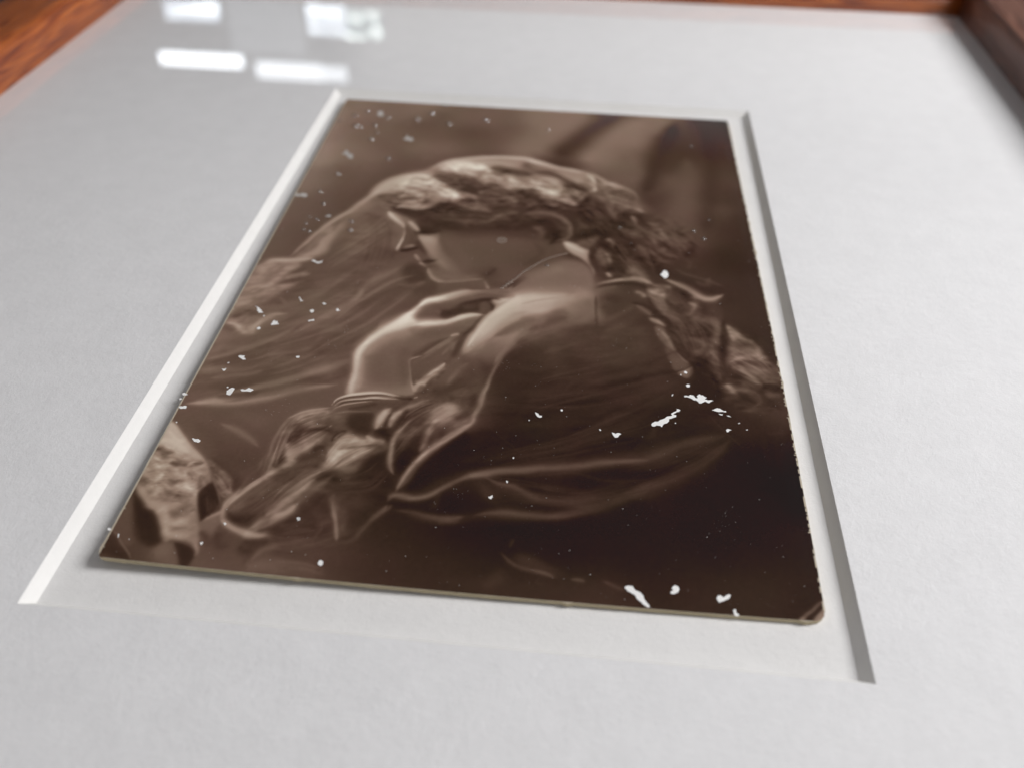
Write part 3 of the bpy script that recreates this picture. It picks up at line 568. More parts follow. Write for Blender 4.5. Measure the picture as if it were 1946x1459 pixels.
('S',[(0.99,109.48,0.71),(4.13,108.58,0.89),(7.82,107.86,1.07),(11.39,106.68,0.96),(14.82,104.81,0.85),(18.42,103.37,0.73),(21.41,102.5,0.61)],(140,112),0.8,2,1),
('S',[(4.73,107.56,0.72),(7.61,106.7,0.96),(10.43,106.09,0.72)],(62,62),0.45,2,1),
('B',[(0.18,98.94,0.45),(6.07,94.38,0.46),(13.08,88.98,0.44),(19.43,78.52,0.44)],[(6.55,106.36,0.42),(12.18,103.93,0.42),(17.57,100,0.41),(22.1,95.53,0.41)],34,94,12,0.18),
('B',[(5.25,85.91,0.58),(10.98,80.88,0.55),(14.6,73.3,0.52),(17.21,68.16,0.54)],[(6.9,91.5,0.56),(12.65,87.3,0.56),(18.49,82.37,0.54),(20.2,78.42,0.47)],20,92,12,0.16),
('S',[(3.35,113.02,1.14),(8.41,116.71,1.25),(12.53,120.31,1.35)],(70,70),0.35,2,1),
('S',[(6.94,112.77,0.46),(9.77,113.94,0.62),(12.17,115.36,0.57),(13.82,116.85,0.39)],(108,100),0.6,2,1),
('S',[(7.79,110.17,1.21),(11.17,111.09,1.33),(13.1,112.41,1.37)],(88,88),0.5,2,1),
('S',[(8.5,119.2,1.52),(10.81,119.52,1.66),(13.23,120.22,1.79)],(66,66),0.5,2,1),
('P',[(-0.45,113.55),(0.66,113.62),(2.29,115.15),(4.55,117.64),(7.15,119.99),(8.58,122.02),(9.37,123.89),(9.2,125.06),(8.77,126.26),(9.99,130.14),(11.51,134.44),(11.96,136.07),(11.24,135.17),(10.25,134.28),(8.08,134.22),(6.92,134.72),(5.78,132.46),(4.2,130.18),(2.94,129.44),(1.51,127.98),(0.55,126.99),(-0.04,125.55),(0.21,124.73),(-0.44,122.04),(-0.38,119.58),(-0.42,116.4)],(148,110),0.95,0.16,0.19,1),
('S',[(-0.33,118.94,0.39),(0.59,119.02,0.6),(1.66,119.5,0.66),(2.79,119.34,0.51)],(92,92),0.8,2,1),
('S',[(1.39,119.95,0.6),(2.59,120.4,0.8),(3.43,120.28,1.05),(4.56,120.13,1.22)],(92,92),0.55,2,1),
('S',[(3.03,121.56,0.42),(3.79,121.25,0.47),(4.56,121.35,0.48),(5.54,121.62,0.52)],(84,84),0.7,2,1),
('S',[(5.68,121.61,0.31),(6.37,121.11,0.42),(7.14,120.81,0.52)],(90,80),0.8,2,1),
('S',[(-0.31,117.46,0.53),(1.4,117.22,0.58),(2.84,117.87,0.56),(4.83,119.27,0.62)],(158,158),0.6,2,1),
('S',[(0.34,115.21,0.31),(2.1,116.69,0.37),(3.47,117.15,0.45)],(164,164),0.4,2,1),
('S',[(2.55,121.83,0.37),(3.45,121.9,0.4),(4.67,122.04,0.44),(5.54,122.03,0.48)],(150,150),0.6,2,1),
('S',[(5.81,122.78,0.71),(7.05,123.02,0.65),(7.45,124.14,0.67)],(110,110),0.5,2,1),
('S',[(6.92,122.64,0.51),(7.89,122.11,0.45),(8.96,123.55,0.4)],(120,88),0.6,2,1),
('S',[(7.6,122.94,0.3),(8.75,123.77,0.35),(9.48,124.64,0.41)],(78,78),0.6,2,1),
('S',[(5.19,125.78,0.88),(6.07,125.47,1.1),(6.95,125.93,0.85),(6.34,126.58,0.86)],(144,144),0.7,2,1),
('S',[(1.11,122.63,0.47),(2.57,123.42,0.48),(3.07,124.72,0.54)],(150,150),0.4,2,1),
('S',[(3.69,124.44,0.28),(4.81,124.39,0.39),(5.94,123.94,0.5)],(86,86),0.6,2,1),
('S',[(1.86,125.27,0.44),(3.36,125.45,0.57),(4.85,125.63,0.7)],(92,92),0.4,2,1),
('S',[(4.02,123.42,0.27),(5.26,123.64,0.39),(6.22,123.12,0.31)],(140,140),0.4,2,1),
('S',[(0.36,125.1,0.45),(1.46,125.71,0.48),(2.44,127.48,0.49),(4.06,128,0.47)],(94,94),0.5,2,1),
('S',[(0.08,125.14,0.77),(0.63,125.06,0.95),(1.46,125.71,0.56)],(70,70),0.7,2,1),
('S',[(4.19,128.36,0.48),(5.53,127.43,0.68),(7.01,126.86,0.67),(8.35,126.69,0.46)],(96,86),0.6,2,1),
('S',[(6.96,127.89,0.19),(7.8,127.51,0.24),(8.54,127.22,0.29)],(128,128),0.6,2,1),
('S',[(5.59,129.82,0.49),(6.77,130.02,0.87),(7.78,128.98,0.93),(8.59,128.14,0.75)],(88,88),0.75,2,1),
('S',[(4.34,130.16,0.57),(5.19,129.5,0.5),(6.44,131.32,0.56),(8.01,131.11,0.6),(9.01,130.09,0.46)],(140,130),0.6,2,1),
('S',[(6.82,132.32,0.25),(8.18,132.32,0.3),(9.16,132.02,0.36)],(96,96),0.6,2,1),
('S',[(6.04,131.72,0.38),(7.51,133.44,0.45),(8.55,133.31,0.61),(9.9,133.31,0.66)],(128,140),0.6,2,1),
('S',[(8.5,129.43,0.28),(9.23,129.16,0.26),(10.46,131.85,0.32)],(84,84),0.5,2,1),
('S',[(9.08,129.9,0.51),(10.07,131.9,0.57),(10.9,133.86,0.63)],(104,104),0.5,2,1),
('P',[(-0.01,126.32),(1.1,127.66),(2.61,129.31),(4.07,130.2),(5.26,131.82),(6.86,134.55),(6.66,135.42),(5.39,135.59),(3.59,134.48),(1.85,131.22),(0.17,127.8)],(42,44),0.9,0.34,0.24,1),
('P',[(-0.58,129.39),(-0.26,127.11),(1.02,129.53),(2.15,132.95),(3.6,135.48),(1.7,135.74),(-0.22,133.47),(-0.36,131.54)],(76,70),0.8,0.21,0.23,1),
('S',[(-0.39,127.12,0.26),(-0.15,126.33,0.37),(0.11,125.91,0.47)],(96,96),0.6,2,1),
('P',[(7.78,120.11),(9.17,120.75),(11.07,122.1),(12.19,123.33),(12.59,125.01),(13.16,125.88),(12.25,126.56),(11.22,125.56),(10.73,124.1),(9.4,122.71)],(100,84),0.85,0.14,0.18,1),
('S',[(9.97,121.84,0.31),(11.06,122.49,0.32),(11.98,123.55,0.31),(12.2,124.68,0.35)],(120,110),0.7,2,1),
('S',[(11.55,125.71,0.19),(12.17,125.44,0.23),(12.8,125.64,0.25)],(122,122),0.7,2,1),
('S',[(8.46,121.24,0.29),(9.55,122.29,0.34),(10.46,123.74,0.4)],(58,58),0.6,2,1),
('P',[(8.64,125.9),(9.49,124.26),(10.44,124.52),(11.46,126.29),(12.45,128.01),(12.27,129.13),(11.1,130.53),(10.43,130.97),(9.25,128.42)],(48,42),0.9,0.14,0.17,1),
('S',[(9.64,123.85,0.11),(10.56,124.89,0.12),(11.32,126.3,0.13),(12.07,127.69,0.15),(12.7,128.35,0.17)],(84,84),0.8,2,1),
('S',[(9.84,126.5,0.13),(10.4,127.91,0.16),(10.81,129.31,0.2)],(74,74),0.5,2,1),
('S',[(11.98,126.59,0.28),(13.01,127.58,0.46),(13.06,126.46,0.45)],(60,60),0.6,2,1),
('S',[(15.37,117.07,0.25),(14.89,120.41,0.29),(14.16,123.66,0.36),(13.43,125.85,0.47),(12.61,127.63,0.47),(12.65,129.44,0.43)],(104,120,136,140),0.75,2,1),
('S',[(17.53,109.6,0.27),(16.42,110.65,0.26),(15.93,112.71,0.23),(15.76,115.33,0.24),(15.46,117.89,0.24),(15.68,121.11,0.24)],(120,126),0.8,2,1),
('S',[(17.52,110.73,0.36),(17.04,112.35,0.41),(16.6,114.58,0.45),(16.23,116.96,0.49)],(50,50),0.7,2,1),
('S',[(17.7,110.03,0.28),(17.07,111.9,0.28),(16.63,114.15,0.28),(16.57,116.08,0.29),(15.95,119.06,0.29),(16.35,121.42,0.28)],(130,120),0.7,2,1),
('S',[(17.87,115.92,0.7),(17.82,118.42,0.84),(17.25,120.52,1)],(56,56),0.75,2,1),
('S',[(17.47,115.54,0.21),(18.46,117.52,0.29),(18.15,119.6,0.4)],(112,130),0.6,2,1),
('S',[(19.46,119.03,0.3),(17.76,120.25,0.37),(16.74,121.77,0.37),(15.75,123.26,0.39),(14.5,124.76,0.47)],(130,140),0.8,2,1),
('S',[(14.78,120.02,0.32),(14.52,122.05,0.38),(14.16,123.66,0.44),(13.68,124.87,0.51)],(60,60),0.6,2,1),
('S',[(15.15,124.11,0.55),(13.97,125.78,0.66),(13.01,127.58,0.68),(12.61,128.9,0.65)],(108,124),0.6,2,1),
('P',[(13.01,128.85),(13.83,127.1),(15.38,124.84),(16.74,122.75),(20.29,119.73),(21.2,123.16),(19.28,126.6),(17.96,128.77),(16.42,130.92),(14.87,130.76),(13.56,129.68)],(84,62),0.85,0.21,0.26,1),
('S',[(13.14,128.84,0.35),(14.28,129.77,0.53),(15.84,129.93,0.63),(17.43,128.84,0.46)],(50,50),0.75,2,1),
('S',[(16.8,122.94,0.14),(17.42,125.53,0.16),(17.85,127.7,0.18),(18.15,128.93,0.2)],(44,44),0.85,2,1),
('S',[(14.53,126.64,0.6),(14.44,128.13,0.79),(13.58,128.05,0.86)],(92,92),0.4,2,1),
('S',[(10.49,131.14,0.44),(11.45,129.95,0.45),(12.54,129.09,0.42),(13.01,130.11,0.37),(14.46,131.16,0.46),(16.16,131.82,0.53),(17.67,132.32,0.57),(19.5,132.1,0.6)],(128,110,136),0.9,2,1),
('S',[(12.81,130.31,0.36),(14.33,131.18,0.41),(16.22,131.99,0.44),(18.22,132.34,0.4)],(136,104),0.7,2,1),
('S',[(16.48,131.95,0.57),(17.88,132.12,0.74),(19.24,132.13,0.42)],(140,140),0.6,2,1),
('P',[(10.54,131.31),(11.92,129.71),(12.98,130.82),(12.81,131.55),(12.6,133.3),(12.41,134.33),(11.64,134.43)],(100,92),0.7,0.2,0.24,1),
('S',[(16.84,131.39,0.43),(18.27,129.8,0.65),(19.66,128.92,0.68),(20.93,128.04,0.59),(21.98,126.08,0.51)],(110,140,130),0.85,2,1),
('S',[(17.42,131.49,0.44),(18.95,130.25,0.51),(20.61,129.34,0.57),(20.73,128.79,0.53)],(110,120),0.6,2,1),
('S',[(17.94,131.43,0.44),(19.58,130.53,0.69),(20.97,129.65,0.72),(22.78,129.07,0.54)],(50,50),0.85,2,1),
('S',[(18.28,128.91,0.5),(19.33,126.78,0.62),(20.45,124.78,0.74),(21.2,123.16,0.85)],(44,44),0.6,2,1),
('S',[(10.96,132.48,0.39),(12.19,133.69,0.51)],(56,56),0.3,2,1),
('P',[(8.39,134.69),(9.72,134.68),(11.16,135.34),(11.7,136.1),(11.59,137.25),(11.37,138.09),(10.38,137.89),(9.42,136.39)],(46,46),0.9,0.13,0.15,1),
('P',[(6.98,134.87),(8.32,134.86),(9.42,136.39),(10.25,137.91),(7.51,137.62),(6.4,136.12)],(90,84),0.7,0.2,0.22,1),
('S',[(11.13,134.5,0.25),(11.72,135.6,0.22),(11.75,136.42,0.21)],(120,92),0.7,2,1),
('S',[(-0.5,134.71,0.18),(1.21,136.49,0.28),(3.63,137.81,0.39)],(50,44),0.6,2,1),
('P',[(-0.53,134.02),(0.9,134.51),(2.47,135.98),(4.13,137.74),(0.86,137.54),(0.1,137.33)],(50,44),0.85,0.2,0.15,1),
('S',[(-0.42,133.66,0.08),(0.83,134.35,0.08),(2.14,135.52,0.09),(3.49,136.84,0.09),(4.25,137.72,0.09)],(100,100),0.8,2,1),
('S',[(13.29,132.18,0.67),(13.59,133.85,0.75),(15.07,134.67,0.96)],(54,54),0.5,2,1),
('S',[(18.56,136.06,0.31),(19.4,134.47,0.44),(20.28,133.86,0.51),(21.48,133.38,0.51)],(100,84),0.6,2,1),
('S',[(16.63,133.3,0.83),(18.75,133.21,0.97),(20.85,132.1,0.93),(22.7,131.01,0.7)],(48,48),0.6,2,1),
('S',[(16.5,134.16,0.53),(17.4,134.88,0.68),(18.37,134.6,0.84)],(44,44),0.5,2,1),
('S',[(18.39,137.21,0.98),(20.32,136.65,1.12),(22.93,136.66,1.25)],(96,96),0.5,2,1),
('S',[(10.95,132.47,0.52),(11.95,133.38,0.56),(12.27,134.69,0.65)],(56,56),0.5,2,1),
('S',[(12.1,135.71,0.64),(14.06,135.63,0.77),(16.23,136.18,0.88)],(72,72),0.4,2,1),
('S',[(17.89,137.27,0.2),(17.75,135.99,0.29),(18.31,135.27,0.41)],(64,64),0.5,2,1),
('S',[(8.41,136.52,0.63),(7.29,135.67,0.99),(6.64,136.75,1.16)],(92,92),0.4,2,1),
('P',[(15.09,119.18),(15.1,114.13),(15.79,111.18),(16.86,109.46),(19.33,108.23),(21.93,107.44),(23.65,108.14),(28.08,107.13),(29.22,109.72),(28.94,112.84),(31.19,113.64),(31.26,115.53),(28.64,117.09),(27.73,119.62),(25.84,121.43),(23.75,121.1),(20.98,124.71),(19.35,127.88),(18.05,129.12)],(82,70),0.8,0.22,0.3,1),
('S',[(16.14,110.8,0.17),(17.22,109.64,0.21),(18.54,108.79,0.25),(20.23,108.11,0.23),(21.81,107.57,0.21)],(128,112),0.9,2,1),
('S',[(17.27,110.99,0.66),(18.53,109.93,0.9),(20.15,109.04,0.88),(21.9,108.59,0.57)],(140,128),0.85,2,1),
('S',[(17.15,110.56,0.25),(16.94,112.59,0.28),(16.79,114.78,0.3),(16.65,116.91,0.31),(16.31,118.82,0.27),(16.34,121.43,0.22)],(120,112),0.7,2,1),
('S',[(16.02,110.92,0.17),(15.71,113.62,0.19),(15.67,116.62,0.21),(15.49,119.53,0.23)],(100,92),0.7,2,1),
('S',[(18.81,111.02,0.67),(20.18,110.4,0.75),(21.51,109.55,0.83),(23.3,109.33,0.9)],(90,90),0.5,2,1),
('S',[(19.41,112.16,0.33),(20.54,111.8,0.56),(21.34,111.37,0.33)],(116,116),0.7,2,1),
('S',[(17.17,114.52,0.87),(18.13,114.18,1),(18.38,112.84,0.92),(19.04,115.35,0.78),(18.29,115.87,0.84)],(50,50),0.8,2,1),
('S',[(19.19,113.61,0.53),(20.43,112.58,0.66),(22.14,112.15,0.76),(23.37,112.22,0.85)],(56,56),0.7,2,1),
('S',[(18.32,118.15,0.87),(19.19,117.01,1.02),(20.45,115.59,0.98),(22.02,114.12,0.72)],(128,118),0.75,2,1),
('S',[(17.11,115.38,0.29),(17.94,116.75,0.33),(18.58,118.53,0.38),(18.6,119.14,0.45)],(120,124),0.7,2,1),
('S',[(18.63,118.73,0.46),(19.59,119.02,0.39),(18.76,119.73,0.59),(17.55,120.08,0.61),(16.73,121.77,0.59),(16.18,122.82,0.62)],(136,136),0.8,2,1),
('S',[(16.73,117.74,0.61),(17.42,118.06,0.54),(17.44,119.69,0.7),(16.76,120.38,0.88)],(44,44),0.7,2,1),
('S',[(21.36,115.06,0.67),(21.59,117.13,0.91),(20.99,118.23,1.27),(20.4,119.32,1.06),(22.76,119.43,1.16)],(56,56),0.75,2,1),
('P',[(17.06,122.91),(19.55,119.43),(21.71,118.75),(22.95,120.21),(21.31,122.76),(19.82,125.61),(18.23,127.84),(17.27,125.55)],(72,70),0.7,0.29,0.36,1),
('S',[(23.51,120.14,0.53),(22.14,122.66,0.67),(21.34,124.48,0.75),(20.29,126.29,0.71),(19.13,128.09,0.62),(18.32,129.09,0.53)],(140,136),0.85,2,1),
('S',[(24.92,117.54,0.92),(24.07,118.87,1.07),(23.51,120.14,1.2)],(136,128),0.8,2,1),
('P',[(24.16,114.28),(25.33,112.85),(26.93,113.3),(28.57,113.95),(28.58,115.43),(27.82,117.39),(26.16,117.8),(24.26,118.44),(23.31,118.15),(23.3,116.91),(24.16,115.56)],(140,120),0.85,0.37,0.4,1),
('S',[(23.92,115.8,0.32),(25.29,115.31,0.42),(26.74,115.13,0.53),(28.7,114.58,0.42),(30.98,114.09,0.32)],(88,88),0.7,2,1),
('S',[(28.57,113.95,0.43),(29.71,113.71,0.48),(30.9,113.67,0.52)],(130,110),0.7,2,1),
('S',[(28.01,112.73,0.26),(28.73,113.29,0.43),(29.44,113.85,0.26)],(136,136),0.8,2,1),
('S',[(25.25,118.92,0.59),(26.99,118.91,0.76),(28.24,117.95,0.89)],(80,80),0.6,2,1),
('S',[(24.54,119.61,0.88),(26.28,119.6,1.05),(28.17,118.97,1.21)],(120,90),0.6,2,1),
('S',[(23.15,122.15,0.82),(23.8,121.29,1.13),(24.91,121.15,1.19),(26.06,122.38,1.05),(24.26,123.17,1.16)],(44,44),0.8,2,1),
('S',[(22.57,119.86,0.64),(22.84,118.61,0.77),(23.26,117.95,0.92)],(50,50),0.6,2,1),
('P',[(25,108.66),(27.96,108.07),(28.74,111.12),(27.97,112.52),(26.7,112.24),(24.94,111.14)],(50,46),0.85,0.3,0.42,1),
('S',[(22.58,108.85,0.18),(24.28,108.18,0.21),(26.08,107.96,0.21),(27.89,107.73,0.18)],(104,104),0.8,2,1),
('S',[(24.15,107.62,0.35),(26.32,106.89,0.4),(28.16,105.96,0.46)],(60,56),0.6,2,1),
('P',[(28.59,111.13),(29.77,110.99),(31.71,111.63),(32.2,115.83),(32.53,119.05),(33.6,121.67),(33.75,125.41),(30.3,124.9),(28.46,120.33),(29.25,117.22),(31.47,115.08),(31.15,113.43)],(44,40),0.85,0.29,0.39,1),
('S',[(30.31,106.63,0.65),(29.66,108.09,0.8),(29.22,109.72,0.74),(29.12,111.51,0.55)],(130,124),0.9,2,1),
('S',[(29.9,106.91,0.45),(29.41,108.35,0.51),(29.16,110.18,0.57)],(150,150),0.5,2,1),
('S',[(30.85,107.02,0.25),(30.43,108.9,0.29),(30.22,110.93,0.32)],(52,52),0.8,2,1),
('S',[(32.21,106.86,0.49),(31.36,108.11,0.64),(31.01,109.5,0.59),(30.96,110.84,0.47)],(132,120),0.9,2,1),
('S',[(35.95,104.06,0.45),(34.26,105.21,0.52),(32.48,106.59,0.56),(31.77,107.83,0.57)],(110,120),0.7,2,1),
('S',[(32.89,106.31,0.57),(32.64,108.4,0.76),(31.92,110.29,0.77),(31.72,112.5,0.62)],(48,48),0.7,2,1),
('S',[(34,108.24,0.37),(32.96,110.16,0.4),(32.23,112,0.41),(32.04,114.17,0.41),(32.18,116.45,0.43),(32.73,118.62,0.39),(33.24,119.76,0.36)],(104,118,100),0.85,2,1),
('S',[(34.52,109.52,0.55),(33.48,111.42,0.66),(32.91,113.22,0.75)],(74,74),0.5,2,1),
('S',[(35.04,109.91,0.54),(34.37,111.31,0.71),(33.49,113.14,0.44)],(110,104),0.5,2,1),
('P',[(37.93,104.76),(39.49,104.81),(39.83,106.16),(38.69,107.9),(37.32,108.96),(36.3,110.2),(36.25,107.97),(36.91,106.28)],(124,112),0.85,0.54,0.67,1),
('S',[(38.71,105.84,0.73),(37.99,107.3,0.85),(37.34,108.06,0.99)],(132,132),0.5,2,1),
('S',[(36.53,109.73,0.46),(36.51,111.49,0.51),(36.26,113.67,0.5),(35.88,114.97,0.4)],(112,116),0.7,2,1),
('S',[(37.19,110.09,0.48),(37.98,111.31,0.52),(37.36,113.11,0.66)],(62,62),0.6,2,1),
('S',[(35.1,112.09,0.53),(35.04,109.91,0.64),(35.68,108.26,0.79)],(60,60),0.5,2,1),
('S',[(41.98,109.3,0.39),(40.34,111.03,0.47),(38.79,112.73,0.54),(37.04,114.84,0.51),(35.72,117.46,0.44),(34.89,119.36,0.4),(34.39,121.38,0.38),(34.22,122.74,0.37)],(124,130,120,90),0.95,2,1),
('S',[(37.22,108.3,0.9),(39.62,108.01,1),(41.65,106.64,1.07)],(100,84),0.5,2,1),
('P',[(42.12,110.38),(39.23,113.74),(37.27,116.26),(36.2,118.61),(35.69,120.64),(35.71,122.38),(38.84,122.58),(43.29,119.57)],(34,32),0.8,0.29,0.39,1),
('P',[(32.4,113.7),(34.37,113.04),(35.97,113.7),(35.48,116.06),(34.93,117.96),(34.36,119.62),(33.66,119.71),(32.79,117.4)],(36,34),0.75,0.29,0.4,1),
('S',[(33.33,124.72,0.32),(33.95,123.53,0.46),(35.32,123.37,0.55),(36.78,123.67,0.51),(38.87,122.77,0.45),(41.34,120.37,0.45),(43.24,119.18,0.47)],(70,98,92),0.85,2,1),
('S',[(33.44,125.27,0.31),(32.97,126.42,0.43),(32.21,127.41,0.44),(31.59,128.38,0.32)],(92,60),0.7,2,1),
('S',[(33.01,126.6,0.26),(33.58,125.98,0.29),(33.98,125.2,0.32)],(66,96),0.5,2,1),
('S',[(34.56,126.05,0.45),(37.33,126.09,0.48),(39.47,126.57,0.52),(41.68,126.68,0.49),(43.52,126.11,0.45)],(60,80),0.8,2,1),
('P',[(33.61,124.69),(35.52,124.47),(37.71,124.21),(40.39,123.53),(43.53,121.47),(44,125.15),(40.76,126.06),(36.59,125.81),(34.63,125.68)],(34,32),0.6,0.21,0.27,1),
('S',[(26.18,124.08,0.43),(26.21,125.39,0.54),(26.87,126.96,0.53),(27.42,128.69,0.4)],(90,96),0.75,2,1),
('S',[(27.8,125.01,1.22),(28.97,125.24,1.56),(29.44,124.81,1.79)],(60,70),0.4,2,1),
('S',[(26.88,123.43,1.08),(28.24,121.92,1.21),(28.55,120.71,1.26)],(52,46),0.4,2,1),
('S',[(24.4,123.73,0.57),(25.37,123.04,0.66),(26.11,122.56,0.76)],(60,60),0.4,2,1),
('P',[(29.36,78.8),(31.12,72.81),(38.38,72.2),(40.97,72.53),(40.54,75.17),(37.1,76.56),(32.04,78.77)],(76,72),0.55,0.36,0.62,1),
('S',[(30.35,70.23,0.24),(31.02,72.16,0.29),(32.68,73.43,0.42),(34.79,72.83,0.45),(37.44,71.99,0.47),(39.98,71.83,0.49)],(108,104),0.6,2,1),
('P',[(31.23,94.91),(34.06,91.88),(36.74,87.1),(38.49,87.45),(38.19,94.04),(36.46,96.86),(35.09,98.56),(32.73,100.84),(31.35,97.49)],(78,66),0.9,0.25,0.38,1),
('S',[(37.9,88.08,0.47),(36.29,89.96,0.6),(34.55,92.9,0.58),(32.93,95.22,0.44)],(110,100),0.6,2,1),
('S',[(38.97,88.51,0.44),(37.56,90.62,0.5),(37.29,92.29,0.53)],(104,110),0.6,2,1),
('P',[(22.76,92.49),(24.57,89.77),(26.71,86.65),(28.57,83.48),(30.23,80.85),(31.21,79.19),(32.84,78.2),(34.49,77.21),(36.15,76.2),(38.39,75.38),(41.43,75.12),(45.92,74.96),(46.51,75.68),(44.38,77.83),(41.77,80),(41.34,82.45),(40.85,84.28),(39.6,86.74),(37.36,87.87),(36.18,89.14),(34.51,91.55),(32.84,93.65),(31.23,94.91),(31.25,96.47),(31.93,98.95),(32.62,101.1),(33.08,103.35),(29.59,103.66),(23.51,104.78),(23.21,102.03),(22.92,99.32),(22.44,96.02),(22.37,94.16)],(120,104),1,0.11,0.18,1),
('P',[(31.45,80.7),(33.57,79.51),(37.22,77.49),(40.67,76.42),(45.98,75.75),(44.33,77.21),(39.05,77.88),(39.03,80.65),(37.91,82.89),(35.5,84.37),(33.76,84.3),(31.2,84.62),(30.38,83.84)],(86,84),0.8,0.44,0.59,1),
('S',[(33.88,81.6,1.04),(36.16,82.81,1.57),(37.34,81.16,1.55),(38.79,81.58,1.13)],(62,60),0.8,2,1),
('S',[(37.06,79.06,0.61),(39.48,78.45,0.81),(41.55,77.87,0.82),(43.51,77.94,0.61)],(72,60),0.85,2,1),
('S',[(38.99,80.35,1.19),(40.35,79.87,1.4),(42.37,79,1.62)],(54,54),0.8,2,1),
('S',[(40.91,78.57,0.55),(41.46,80.34,0.61),(41.1,81.89,0.76)],(92,92),0.5,2,1),
('S',[(33.36,81.67,0.42),(34.23,82.76,0.51),(34.61,84.19,0.61)],(88,84),0.4,2,1),
('S',[(32.32,80.59,0.34),(33.15,81.39,0.36),(34.1,83.07,0.38)],(110,110),0.3,2,1),
('P',[(34.57,83.9),(36.71,83.04),(37.68,81.12),(38.99,80.35),(41.18,80.98),(41.28,81.87),(39.25,82.42),(36.37,84.4)],(66,64),0.6,0.22,0.36,1),
('P',[(22.87,92.61),(24.61,89.99),(26.73,86.79),(28.62,83.77),(29.96,81.34),(30.38,81.74),(29.69,83.93),(30.66,85.56),(29.26,87.47),(26.79,88.92),(25.34,90.23),(24.35,92.01),(23.75,93.99),(23.6,96.39),(23.98,99.69),(24.19,102.89),(24.07,104.47),(23.66,104.4),(23.26,101.53),(22.84,98.56),(22.47,95.75),(22.48,93.88)],(190,176),0.85,0.34,0.39,1),
('S',[(23.04,93,0.56),(24.68,90.31,0.84),(26.53,87.53,1.02),(28.48,84.97,1.01),(29.79,82.42,0.8)],(185,188),0.7,2,1),
('S',[(30.01,81.64,0.61),(31.43,79.47,0.72),(33.07,78.49,0.85),(34.71,77.49,0.83),(37.04,76.09,0.72),(38.41,75.5,0.61)],(186,150),0.95,2,1),
('S',[(29.12,86.63,1),(31.1,86.09,1.08),(33.1,85.69,1.15),(35.24,84.98,0.98),(36.98,83.74,0.82),(38.92,82.61,0.65),(41.13,82.12,0.44)],(164,172,150),0.9,2,1),
('S',[(30.3,86.48,0.42),(32.4,85.63,0.45),(34.77,85.28,0.47),(36.98,83.74,0.44),(39.25,82.42,0.41),(41.12,82.06,0.37)],(184,160),0.8,2,1),
('S',[(31.71,87.73,0.7),(34.94,86.47,0.74),(38.17,84.91,0.79),(40.45,83.75,0.84)],(110,88),0.7,2,1),
('P',[(30.32,89.6),(33.38,87.52),(37.43,85.87),(39.49,84.45),(39.77,86.72),(37.36,87.87),(35.42,89.79),(33.32,92.51),(31.14,94.39),(29.56,92.98)],(92,84),0.75,0.34,0.54,1),
('S',[(30.73,93.91,0.53),(32.31,93.45,0.75),(33.69,91.65,0.69),(35.38,89.52,0.46)],(70,66),0.6,2,1),
('S',[(26.13,94.22,1.67),(27.33,96.96,1.9),(28.45,99.38,2.12)],(96,88),0.6,2,1),
('S',[(28.81,92.54,1.28),(30.17,94.51,1.38),(30.71,97.57,1.33),(31.47,100.01,1.11)],(80,76),0.55,2,1),
('S',[(25.59,101.98,1.14),(28.43,102.6,1.41),(30.6,102.33,1.69)],(108,108),0.5,2,1),
('S',[(24.19,98.39,0.48),(24.56,100.87,0.56),(24.76,103.3,0.63)],(116,126),0.5,2,1),
('S',[(25.53,94.56,1.62),(27.41,92.17,2.02),(29.09,90.31,2.43)],(110,104),0.35,2,1),
('S',[(32.92,94.17,0.18),(31.27,95.17,0.17),(31.21,96.22,0.13),(31.93,98.95,0.13),(32.58,101.35,0.14),(32.94,102.53,0.14)],(160,128,150),0.85,2,1),
('S',[(32.9,94.04,0.17),(34.55,91.82,0.19),(36.34,89.12,0.21),(37.71,87.97,0.25)],(112,100),0.7,2,1),
('S',[(36.6,88.53,0.25),(37.21,88.03,0.34),(37.87,87.86,0.42)],(150,130),0.7,2,1),
('S',[(42.07,77.81,0.46),(42.97,77.85,0.77),(44.36,77.52,0.46)],(150,160),0.9,2,1),
('S',[(42.69,78.66,0.44),(43.71,78.22,0.59)],(130,120),0.7,2,1),
('S',[(38.94,76.95,1.09),(42.46,76.35,1.24),(45.96,75.43,0.78)],(78,76),0.7,2,1),
('S',[(37.88,75.57,0.19),(41.43,75.12,0.22),(45.02,74.98,0.25)],(120,120),0.4,2,1),
('P',[(40.23,75.84),(44.02,74.09),(46.59,72.46),(49.78,68.41),(52.54,64.6),(56.27,64.11),(58.19,66.3),(59,69.58),(58.71,72.87),(58.29,77.32),(55.01,78.95),(51.64,81.17),(48.33,83.35),(45.14,86.05),(42.8,89.7),(40.8,92.66),(39.01,92.88),(39.62,88.43),(40.84,84.28),(42.8,79.87),(44.6,76.55)],(96,120),0.95,0.35,0.61,1),
('P',[(47.19,68.4),(49.63,66.02),(52.53,64.25),(56.28,64.46),(57.86,67.71),(57.95,71.02),(54.75,72.73),(51.17,73.18),(47.64,74.27),(46.14,73.49)],(88,96),0.75,0.46,0.83,1),
('P',[(44.66,77.17),(46.65,75.35),(49.82,74.63),(53.75,74.45),(54.86,75.26),(52.55,78.65),(50.61,81.3),(47.9,82.23),(44.69,84.96),(42.62,88.06),(41.08,89.36),(41.3,85.38),(42.86,80.47)],(165,150),0.85,0.52,0.74,1),
('S',[(42.53,82.31,0.65),(43.84,79.74,0.82),(45.39,77.39,1.04),(47.43,76.19,1.16)],(180,160),0.7,2,1),
('S',[(40.95,88.27,0.46),(41.75,84.75,0.5),(43.21,80.42,0.57),(44.69,77.48,0.69),(46.67,75.66,0.8)],(150,140),0.6,2,1),
('S',[(46.33,80.03,1.2),(48.76,79.73,1.34),(51.15,78.82,1.46)],(158,158),0.6,2,1),
